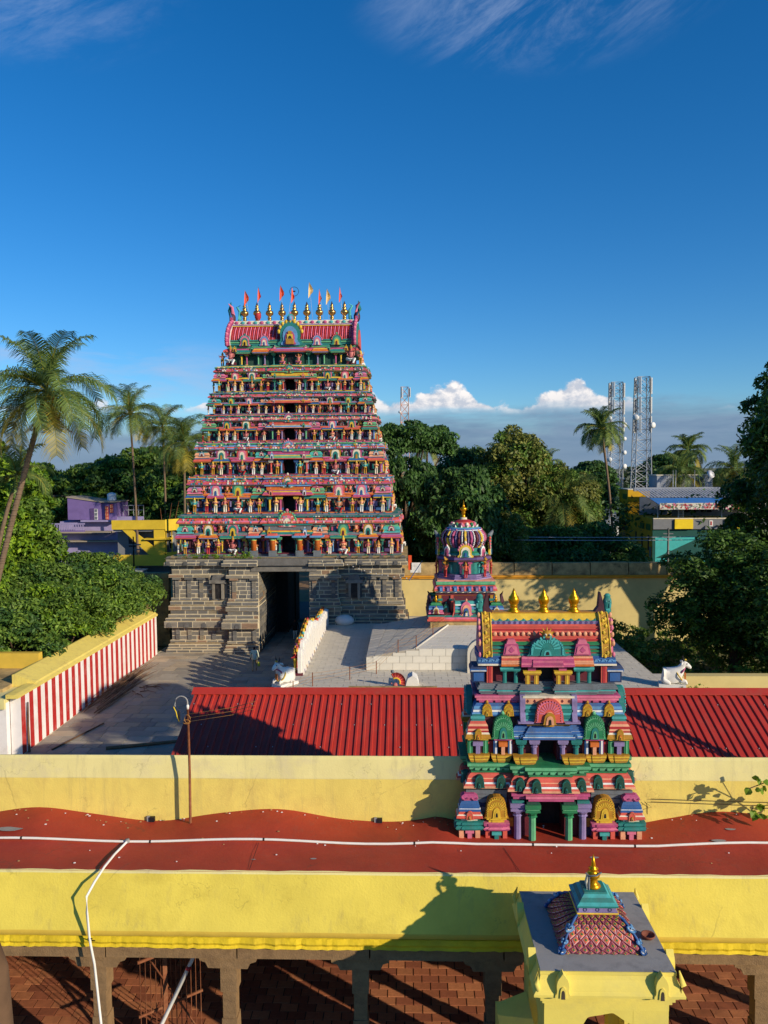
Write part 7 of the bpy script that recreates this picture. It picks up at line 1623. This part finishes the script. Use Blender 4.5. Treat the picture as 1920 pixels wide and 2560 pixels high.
# ------------------------------------------------------------------ row of painted figures along the white roof edge
rr = random.Random(13)
ys_, y = [], 34.9
for i in range(16): ys_.append(y); y += .73
hts = [1.3, 1.55, 1.5, 1.65, 1.8, 1.9, 1.5, 1.55, 1.45, 1.2, 1.1, 1.1, 1.1, 1.1, 1.1, 1.1, 1.15]
for i, (y, h_) in enumerate(zip(ys_, hts)):
    c1, c2 = [('yellow', 'red'), ('orange', 'skin'), ('gold', 'teal'), ('red', 'rose'), ('lilac', 'peach'), ('yellow', 'purple'), ('blue', 'gold'), ('teal', 'orange')][(i*3) % 8]
    pos = ['nearest', 'second nearest', 'third nearest', 'fourth', 'fifth', 'tallest but one, sixth', 'seventh', 'eighth', 'ninth', 'tenth', 'eleventh', 'twelfth', 'thirteenth', 'fourteenth', 'fifteenth', 'second farthest', 'farthest'][i]
    t = thing('deity_statue', '%s white backed deity statue in the row along the white roof edge' % pos, 'statue', (-5.08, y, 3.99), 0, 'deity statues along the white roof edge')
    ol = [(-.22, 0), (.22, 0), (.25, h_*.5), (.21, h_*.74), (.12, h_*.88), (0, h_*.93), (-.12, h_*.88), (-.21, h_*.74), (-.25, h_*.5)]
    MB().prism(ol, -.02, .14, 'nandiwhite', 'x').prism([(p*.7, q*.96) for p, q in ol], .14, .24, 'nandiwhite', 'x').build('back_slab', t)
    MB().box(-.28, .22, -.33, .33, 0, .10, ('maroon', 'lilac', 'gold', 'blue')[i % 4]).build('pedestal', t)
    link('figure', figure_mesh('deity', c2, c1, 'gold', 'yellow', arms=('four', 'fold', 'down')[i % 3], wide=1.1), t, (-.16, 0, .12), -PI/2, h_*.93)
    mb = MB()
    for k in range(5): mb.ball((-.06, -.18+.09*k, h_*.97-.06*abs(k-2)), .075, ('yellow', 'orange', 'red', 'aqua', 'yellow')[(k+i) % 5], 5)
    mb.build('crest', t)
tag(MB().ball((0, 0, .25), .5, 'nandiwhite', 12, sx=1.2, sz=.7).build('white_boulder_statue', None, (-3.9, 46.2, 3.97)), 'smooth white rounded back of a statue at the far roof corner', 'statue')
# unseen hall block added behind the metal roof to shade the courtyard
fh = thing('shadow_caster_hall', 'low unseen hall block added behind the red metal roof to shade the courtyard', 'building', (0, 0, 0))
MB().box(-5.1, 11, 29.6, 32.15, 0, 3.7, 'plasterold').build('walls', fh)
# ------------------------------------------------------------------ white bull statues
def bull(name, label, x, y, rz, s=1.0, head_turn=0.0):
    t = thing(name, label, 'statue', (x, y, 3.98), rz)
    MB().box(-.62, .55, -.32, .32, 0, .12, 'nandiwhite').build('base', t)
    J = {'rump': ((-.45, 0, .36), (.25, .24)), 'belly': ((-.12, 0, .38), (.29, .27)), 'chest': ((.20, 0, .42), (.27, .26)), 'hump': ((.08, 0, .68), (.10, .12)), 'neck': ((.38, 0, .66), (.18, .17)), 'poll': ((.48, 0, .88), (.145, .14)), 'muzzle': ((.70, 0, .76), (.085, .08)), 'nose': ((.80, 0, .70), (.06, .055)),
         'fl': ((.30, .16, .24), (.10, .09)), 'flk': ((.52, .18, .20), (.07, .07)), 'flf': ((.44, .2, .14), (.05, .05)), 'fr': ((.30, -.16, .24), (.10, .09)), 'frk': ((.54, -.18, .26), (.07, .07)), 'frf': ((.60, -.18, .13), (.05, .05)), 'hl': ((-.42, .24, .24), (.14, .11)), 'hlf': ((-.10, .30, .15), (.06, .06)), 'hr': ((-.42, -.24, .24), (.14, .11)), 'hrf': ((-.10, -.30, .15), (.06, .06))}
    E = [('belly', 'rump'), ('belly', 'chest'), ('chest', 'neck'), ('chest', 'hump'), ('neck', 'poll'), ('poll', 'muzzle'), ('muzzle', 'nose'), ('chest', 'fl'), ('fl', 'flk'), ('flk', 'flf'), ('chest', 'fr'), ('fr', 'frk'), ('frk', 'frf'), ('rump', 'hl'), ('hl', 'hlf'), ('rump', 'hr'), ('hr', 'hrf')]
    me = skin_mesh('bull_body', J, E, 'belly', 2, ('nandiwhite', 'dark'), lambda c: 1 if (c.x > .80 and c.z < .78) or (c.x > .57 and c.z < .15 and c.y < 0) else 0)
    b = link('body', me, t)
    for sy in (-1, 1):
        MB().tube([(.44, sy*.09, .98), (.42, sy*.14, 1.08), (.46, sy*.13, 1.2)], [.035, .026, .005], 6, 'dark').build('horn', t)
        MB().tube([(.42, sy*.12, .92), (.36, sy*.24, .90), (.34, sy*.30, .85)], [.03, .05, .01], 5, 'nandiwhite').build('ear', t)
        MB().ball((.60, sy*.105, .87), .025, 'dark', 6).build('eye', t)
    MB().tube([(.40+.16*math.cos(a)*.7, .21*math.sin(a), .60+.10*math.cos(a)) for a in np.linspace(0, 2*PI, 17)], .03, 5, 'pink').build('collar', t)
    MB().tube([(.27+.30*math.cos(a)*.55, .31*math.sin(a), .42-.18*math.cos(a)) for a in np.linspace(0, 2*PI, 19)], .028, 5, 'yellow').build('garland', t)
    MB().ball((.52, 0, 1.0), .07, 'yellow', 6, sz=.5).build('forehead_ornament', t); MB().box(.50, .56, -.06, .06, .30, .52, 'orange').build('chest_ornament', t)
    t.scale = (s*.95, s*.95, s*1.22); return t
bull('bull_statue', 'white seated bull statue with pink collar at the left corner of the white roof', -5.45, 33.1, math.radians(232), .95)
bull('bull_statue', 'white seated bull statue facing right at the right corner of the white roof', 11.35, 33.0, math.radians(-14), .98)
# crouching guardian figure behind the ridge
t = thing('guardian_statue', 'pink crouching guardian statue with red and yellow fan headdress behind the metal roof ridge', 'statue', (-.45, 32.75, 3.3))
J = {'hip': ((0, 0, .2), (.2, .2)), 'chest': ((-.08, -.02, .52), (.23, .17)), 'neck': ((-.12, -.04, .74), (.09, .09)), 'head': ((-.18, -.06, .92), (.13, .14)), 'sl': ((-.34, -.1, .62), (.09, .09)), 'el': ((-.5, -.2, .48), (.07, .07)), 'hl': ((-.72, -.24, .62), (.05, .05)), 'sr': ((.18, -.02, .62), (.1, .1)), 'er': ((.32, -.12, .42), (.08, .08)), 'hr': ((.18, -.28, .4), (.05, .05)), 'kl': ((-.2, -.3, .2), (.11, .11)), 'fl': ((-.2, -.28, 0), (.07, .07)), 'kr': ((.25, -.25, .2), (.11, .11)), 'fr': ((.25, -.25, 0), (.07, .07))}
E = [('hip', 'chest'), ('chest', 'neck'), ('neck', 'head'), ('chest', 'sl'), ('sl', 'el'), ('el', 'hl'), ('chest', 'sr'), ('sr', 'er'), ('er', 'hr'), ('hip', 'kl'), ('kl', 'fl'), ('hip', 'kr'), ('kr', 'fr')]
link('body', skin_mesh('guardian_body', J, E, 'hip', 2, ('skinpink',)), t)
MB().ball((-.31, -.1, .90), .035, 'skinpink', 6).ball((-.27, -.16, .95), .02, 'dark', 5).ball((-.32, -.02, .95), .02, 'dark', 5).tube([(-.30, -.16, .86), (-.32, -.04, .85)], .012, 4, 'blackcable').build('face', t)
mb = MB()
for i in range(13):
    a = math.radians(-20+i*11.5); mb.tube([(-.12+.15*math.cos(a), .04, .92+.15*math.sin(a)), (-.10+.40*math.cos(a), .07, .92+.40*math.sin(a))], [.035, .055], 5, 'red' if i % 2 else 'coral')
    mb.ball((-.12+.18*math.cos(a), .0, .92+.18*math.sin(a)), .04, 'yellow', 5)
mb.ball((-.26, .02, 1.38), .08, 'grey', 6); mb.build('fan_headdress', t)
t = thing('rounded_back_slab', 'white rounded slab standing behind the guardian statue', 'slab', (.15, 33.15, 3.6)); MB().prism([(-.28, 0), (.28, 0), (.28, .5), (.2, .78), (0, .9), (-.2, .78), (-.28, .5)], -.4, .35, 'nandiwhite').build('slab', t)
for o in list(COL.objects):
    if o.parent is None and o.name.split('.')[0] in ('deity_statue', 'bull_statue', 'guardian_statue', 'rounded_back_slab', 'white_boulder_statue'):
        x, y, z = o.location; o.location = (1.19*x, 1.19*y, 1.19*z-2.565); o.scale = [1.19*v for v in o.scale]  # same enlargement about the camera as the white roofed hall
# ------------------------------------------------------------------ people
def walker(label, x, y, rz, shirt, trou, bag=True, name='person'):
    t = thing(name, label, 'person', (x, y, .01), rz)
    J = {'pelvis': ((0, 0, .92), (.15, .12)), 'waist': ((0, 0, 1.08), (.145, .11)), 'chest': ((0, .01, 1.30), (.18, .12)), 'neck': ((0, .01, 1.46), (.06, .06)), 'head': ((0, -.02, 1.60), (.085, .10)), 'top': ((0, -.0, 1.68), (.06, .07)),
         'sl': ((-.19, .01, 1.38), (.065, .06)), 'el': ((-.26, .04, 1.12), (.05, .05)), 'wl': ((-.29, -.06, .90), (.036, .036)), 'pl': ((-.29, -.09, .82), (.03, .04)), 'sr': ((.19, .01, 1.38), (.065, .06)), 'er': ((.26, .02, 1.12), (.05, .05)), 'wr': ((.28, -.05, .90), (.036, .036)), 'pr': ((.28, -.07, .82), (.03, .04)),
         'tl': ((-.09, 0, .86), (.10, .10)), 'kl': ((-.10, -.12, .50), (.068, .07)), 'al': ((-.10, -.05, .12), (.045, .05)), 'ol': ((-.10, -.17, .05), (.04, .035)), 'tr': ((.09, 0, .86), (.10, .10)), 'kr': ((.10, .03, .50), (.068, .07)), 'ar': ((.10, .20, .14), (.045, .05)), 'or': ((.10, .10, .05), (.04, .035))}
    E = [('pelvis', 'waist'), ('waist', 'chest'), ('chest', 'neck'), ('neck', 'head'), ('head', 'top'), ('chest', 'sl'), ('sl', 'el'), ('el', 'wl'), ('wl', 'pl'), ('chest', 'sr'), ('sr', 'er'), ('er', 'wr'), ('wr', 'pr'), ('pelvis', 'tl'), ('tl', 'kl'), ('kl', 'al'), ('al', 'ol'), ('pelvis', 'tr'), ('tr', 'kr'), ('kr', 'ar'), ('ar', 'or')]
    def asg(c):
        if c.z > 1.62 or (c.z > 1.52 and c.y > .0): return 3
        if c.z > 1.46: return 0
        if abs(c.x) > .235 and c.z < .93: return 0
        if c.z > .84: return 1
        return 2 if c.z > .10 else 0
    link('body', skin_mesh('person_body', J, E, 'pelvis', 2, ('skinbrown', shirt, trou, 'hair'), asg), t)
    mb = MB().molding([(-.19, -.13), (.19, -.13), (.19, .13), (-.19, .13)], [(.015, .80, shirt), (.0, 1.0, shirt), (-.01, 1.2, shirt)], cap=False); 
    MB().lathe(0, 0, [(.2, .80, shirt), (.185, .95, shirt), (.17, 1.1, shirt), (.165, 1.2, shirt)], 12, None, ry=.72).build('shirt_tail', t)
    for sx in (-1, 1):
        for k in range(5): MB().tube([(sx*.285+(.012 if k else .03)*(-sx if not k else 1)*0, -.10+.018*k, .80), (sx*.287, -.11+.018*k, .765), (sx*.280, -.12+.018*k, .735+.006*abs(k-2))], [.0095, .009, .007], 5, 'skinbrown').build('finger', t)
    if bag: MB().box(-.08, .08, -.04, .04, -.26, 0, 'bag', .01, .01).tube([(-.05, 0, 0), (0, 0, .1), (.05, 0, 0)], .008, 4, 'bag').mesh('carrier_bag') and tag(link('carrier_bag', MB().box(-.08, .08, -.045, .045, -.26, 0, 'bag', .01, .01).tube([(-.05, 0, 0), (0, 0, .1), (.05, 0, 0)], .008, 4, 'bag').mesh('carrier_bag'), None, (x+.29, y-.03, .64), 0), 'small yellow bag held by the walking person', 'bag')
    return t
walker('person in pale loose shirt and beige trousers walking towards the gateway', -10.25, 50.15, PI, 'shirt', 'trousers')
walker('person in white lower cloth standing in the shade of the gateway', -8.9, 59.4, 0.3, 'hair', 'cloth', False)
# ------------------------------------------------------------------ courtyard clutter
sp = thing('stick_pile', 'heap of long dry sticks lying along the foot of the striped wall', 'sticks', (-17.3, 46.5, 0))
rs = random.Random(17)
for i in range(70):
    y0_ = rs.uniform(-5.5, .8); L_ = rs.uniform(2.5, 5.2); x0_ = rs.uniform(-.85, .2)+max(0, y0_)*.1; z_ = .05+max(0, .55-abs(x0_+.45)*.9)*rs.random(); a = rs.uniform(-.02, .14)
    MB().tube([(0, 0, 0), (L_*.5*math.sin(a)+rs.uniform(-.05, .05), L_*.5, rs.uniform(.0, .12)), (L_*math.sin(a), L_, rs.uniform(-.02, .1))], [.022, .018, .01], 4, 'stick').build('stick', sp, (x0_, y0_, z_))
for i in range(10):
    MB().tube([(0, 0, 0), (.5, -.15, .08), (1.0, -.35, .02)], [.03, .02, .01], 4, 'stick').build('stick', sp, (rs.uniform(.2, 1.6), rs.uniform(-2.5, .5), .04), rs.uniform(-.8, .8))
tag(MB().tube([(-14.6, 35.9, .08), (-12.6, 36.5, .09), (-10.4, 37.2, .10)], [.09, .08, .06], 6, 'stick').tube([(-11.4, 36.9, .1), (-10.6, 38.4, .14)], [.04, .015], 5, 'stick').build('log', None), 'dry forked log lying on the paving near the yellow parapet', 'log')
tag(MB().tube([(-17.2, 35.8, .05), (-16.2, 39.6, .06)], [.045, .035], 6, 'stick').build('pole_on_ground', None), 'thin pole lying on the paving near the striped wall', 'pole')
tag(MB().tube([(-18.2, 35.6, 0), (-18.28, 35.7, 1.3), (-18.25, 35.7, 2.4)], [.06, .05, .035], 6, 'stick').build('leaning_stick', None), 'bare stick leaning against the near end of the striped wall', 'stick')
# ------------------------------------------------------------------ terrace fittings
pl_ = thing('lamp_pole', 'rusty lamp pole with bent gooseneck top standing on the red terrace', 'pole', (-5.22, 17.69, 5.0))
MB().tube([(0, 0, 0), (.012, 0, 1.4), (.0, 0, 2.86)], [.034, .031, .028], 8, 'rust').lathe(0, 0, [(.09, 0), (.05, .03), (.034, .06)], 8, 'rust').build('post', pl_)
MB().tube([(0, 0, 2.84), (.0, 0, 3.0)]+[(-.15+.15*math.cos(a), 0, 3.0+.15*math.sin(a)) for a in np.linspace(0, PI, 9)]+[(-.31, 0, 2.93), (-.29, 0, 2.90)], .017, 6, 'cement').lathe(0, 0, [(.03, 2.84), (.035, 2.92), (.02, 2.95)], 8, 'pvc').build('gooseneck', pl_)
MB().tube([(-.33, -.02, 2.9), (-.27, -.03, 2.78), (-.25, -.02, 2.66), (-.2, -.02, 2.55)], .012, 5, 'brightyellow').box(-.235, -.19, -.03, .02, 2.55, 2.8, 'dark').build('lamp_holder', pl_)
MB().tube([(.0+.07*math.cos(a), -.05, 2.62+.10*math.sin(a)) for a in np.linspace(0, 2*PI, 12)], .006, 4, 'wire').tube([(-.02+.09*math.cos(a), -.05, 2.55+.05*math.sin(a)) for a in np.linspace(0, 2*PI, 12)], .006, 4, 'wire').build('wire_loop', pl_)
# rods carrying thin wires over the white roof
rods = [(-4.9, 31.9, 3.9), (-4.2, 32.9, 4.0), (-2.65, 33.9, 4.0), (-1.5, 34.9, 4.0), (-.5, 35.55, 4.9-.05), (.35, 35.7, 5.0), (1.2, 37.7, 5.16), (2.0, 39.6, 5.3), (2.9, 41.7, 5.42)]
rods = [(x*1.19, y*1.19, z*1.19-2.565) for x, y, z in rods]
for i, p in enumerate(rods):
    tag(MB().tube([(0, 0, 0), (0, 0, .72)], .026, 5, 'rust').build('wire_rod', None, p), '%s rusty rod of the wire line across the white roof' % ['nearest', 'second nearest', 'third', 'fourth', 'fifth', 'sixth', 'seventh', 'eighth', 'farthest'][i], 'rod', 'rods of the wire line')
for k in range(3):
    pts = [(-5.2, 17.69, 7.72-.09*k)]; prev = pts[0]
    q = [(p[0], p[1], p[2]+.68-.18*k) for p in rods]
    for p in q:
        for s in (.25, .5, .75, 1.0): pts.append((prev[0]+(p[0]-prev[0])*s, prev[1]+(p[1]-prev[1])*s, prev[2]+(p[2]-prev[2])*s-(.30 if prev[1] < 20 else .03)*math.sin(PI*s)))
        prev = p
    tag(MB().tube(pts, .0075, 3, 'wire').build('wire', None), ['top', 'middle', 'bottom'][k]+' orange wire running from the lamp pole over the white roof', 'wire')
pts = [(-8.7+ (9.4)*s, 56.6-8.0*s, 9.0-2.6*s-1.0*math.sin(PI*s)*.9) for s in np.linspace(0, 1, 24)]
ls = thing('light_string', 'sagging string of small bulbs from the great tower door towards the shrine dome', 'light string', (0, 0, 0)); MB().tube(pts, .012, 3, 'pillarstone').build('cord', ls)
mb = MB()
for p in pts[9:22:1]: mb.ball((p[0], p[1], p[2]-.05), .045, 'white', 5)
mb.build('bulbs', ls, kind='stuff')
# white plastic pipe on the terrace
pp = thing('white_pipe', 'long white plastic water pipe lying across the red terrace', 'pipe', (0, 0, 0))
xs_ = np.linspace(-14, 14, 57); MB().tube([(x, 16.83+.02*math.sin(x*.9), terr_z(x, 16.83)+.045) for x in xs_], .028, 8, 'pvc').build('main_run', pp)
for x in (-8.85, -5.9, -3.3, .1, 2.75, 5.0): MB().tube([(x-.02, 16.83+.02*math.sin(x*.9), terr_z(x, 16.83)+.045), (x+.02, 16.83+.02*math.sin(x*.9), terr_z(x, 16.83)+.045)], .034, 8, 'blackcable').build('joint_ring', pp)
MB().tube([(-6.42, 16.82, 5.06), (-6.47, 16.2, 5.08), (-6.47, 15.62, 5.10), (-6.55, 15.30, 4.95), (-6.66, 15.16, 4.72), (-6.66, 15.14, 4.4), (-6.62, 15.13, 3.9), (-6.60, 15.13, 3.72), (-6.53, 15.13, 3.3), (-6.40, 15.14, 1.6)], .026, 8, 'pvc').build('down_branch', pp)
MB().lathe(-6.42, 16.82, [(.05, 5.03), (.06, 5.06), (.05, 5.11)], 8, 'cement').build('tee_joint', pp); MB().tube([(-6.55, 15.1, 3.86), (-6.68, 15.2, 3.8), (-6.6, 15.25, 3.72), (-6.52, 15.16, 3.78)], .012, 5, 'blackcable').build('hook_clamp', pp)
# gate, white rod, post below
gt = thing('rusty_grille_gate', 'rusty iron grille gate standing open under the pillared hall', 'gate', (-6.05, 16.25, 0), math.radians(38))
MB().box(0, 1.5, -.02, .02, .1, .16, 'rust').build('rail', gt); MB().box(0, 1.5, -.02, .02, 2.55, 2.61, 'rust').build('rail', gt); MB().box(0, 1.5, -.02, .02, 1.3, 1.35, 'rust').build('rail', gt)
for i in range(13): MB().tube([(.05+i*.117, 0, .1), (.05+i*.117, 0, 2.6+(.2 if i % 2 else .1))], .011, 4, 'rust').build('bar', gt)
MB().box(.55, .65, -.05, -.02, .1, 2.85, 'rust').build('plate', gt); MB().tube([(0, -.04, .3), (1.45, -.04, 2.5)], .022, 4, 'rust').build('brace', gt); MB().tube([(1.45, -.04, .3), (.3, -.04, 2.5)], .022, 4, 'rust').build('brace', gt)
tag(MB().tube([(-4.80, 16.3, 2.72), (-5.52, 16.2, 1.22), (-6.1, 16.1, 0.02)], .045, 8, 'pvc').build('white_rod', None), 'long pale metal rod leaning beside the rusty gate', 'rod')
tag(MB().tube([(-4.87, 16.25, 2.45), (-4.95, 16.27, 2.47)], .052, 8, 'red').build('red_tape', None), 'red tape wound round the leaning pale rod', 'tape')
tag(MB().tube([(-3.35, 6.5, 0), (-3.55, 6.55, 5), (-3.76, 6.6, 9.0), (-3.80, 6.6, 9.35)], [.16, .13, .11, .05], 10, 'stick').build('wooden_post', None), 'weathered wooden post at the bottom left edge', 'post')
# small roadside things behind the tower
tag(MB().box(-.12, .12, -.12, .12, 0, 1.1, 'white').build('white_bollard', None, (1.9, 86, 0)), 'white bollard beside the grey side road', 'bollard')
tag(MB().lathe(0, 0, [(.4, 0), (.42, .3), (.4, .6), (.42, .9), (.38, 1.1)], 12, 'blue').build('blue_drum', None, (.9, 86, 0)), 'blue drum beside the grey side road', 'drum')
fb = thing('fabric_banner', 'white and red banner leaning on the corner of the tower base', 'banner', (.15, 57.3, 5.6)); MB().box(0, .8, 0, .03, 0, .75, 'white').build('cloth', fb); MB().tube([(-.1, 0, -.6), (.9, 0, .9)], .03, 4, 'blue').build('stay', fb); MB().box(-.15, .1, 0, .05, .2, 1.3, 'flagorange').build('red_strip', fb)
# weeds rooted on the stone ledges of the tower
def weed(label, x, y, z, s, n, seed):
    r_ = np.random.default_rng(seed); c = np.stack([r_.normal(0, .35*s, n), r_.normal(0, .08, n), abs(r_.normal(0, .16*s, n))], 1); P, U, V = leaves(c, np.full(n, .14), 12, .05)
    o = thing('ledge_weed', label, 'plant', (x, y, z)); link('foliage', quads_mesh('weed', P, U, V, ('leafbright', 'leafmid')), o); return o
weed('leafy bush growing from the stone ledge above the left pier', -11.9, 55.2, 6.95, 1.5, 70, 1); weed('low weeds along the left end of the stone ledge', -15.4, 55.7, 6.9, 1.6, 60, 2); weed('grass tuft on the ledge left of the bush', -13.9, 55.7, 6.9, 1.2, 40, 3)
weed('small green plant at the right bull statue', 14.2, 39.0, 1.9, 1.2, 50, 4)
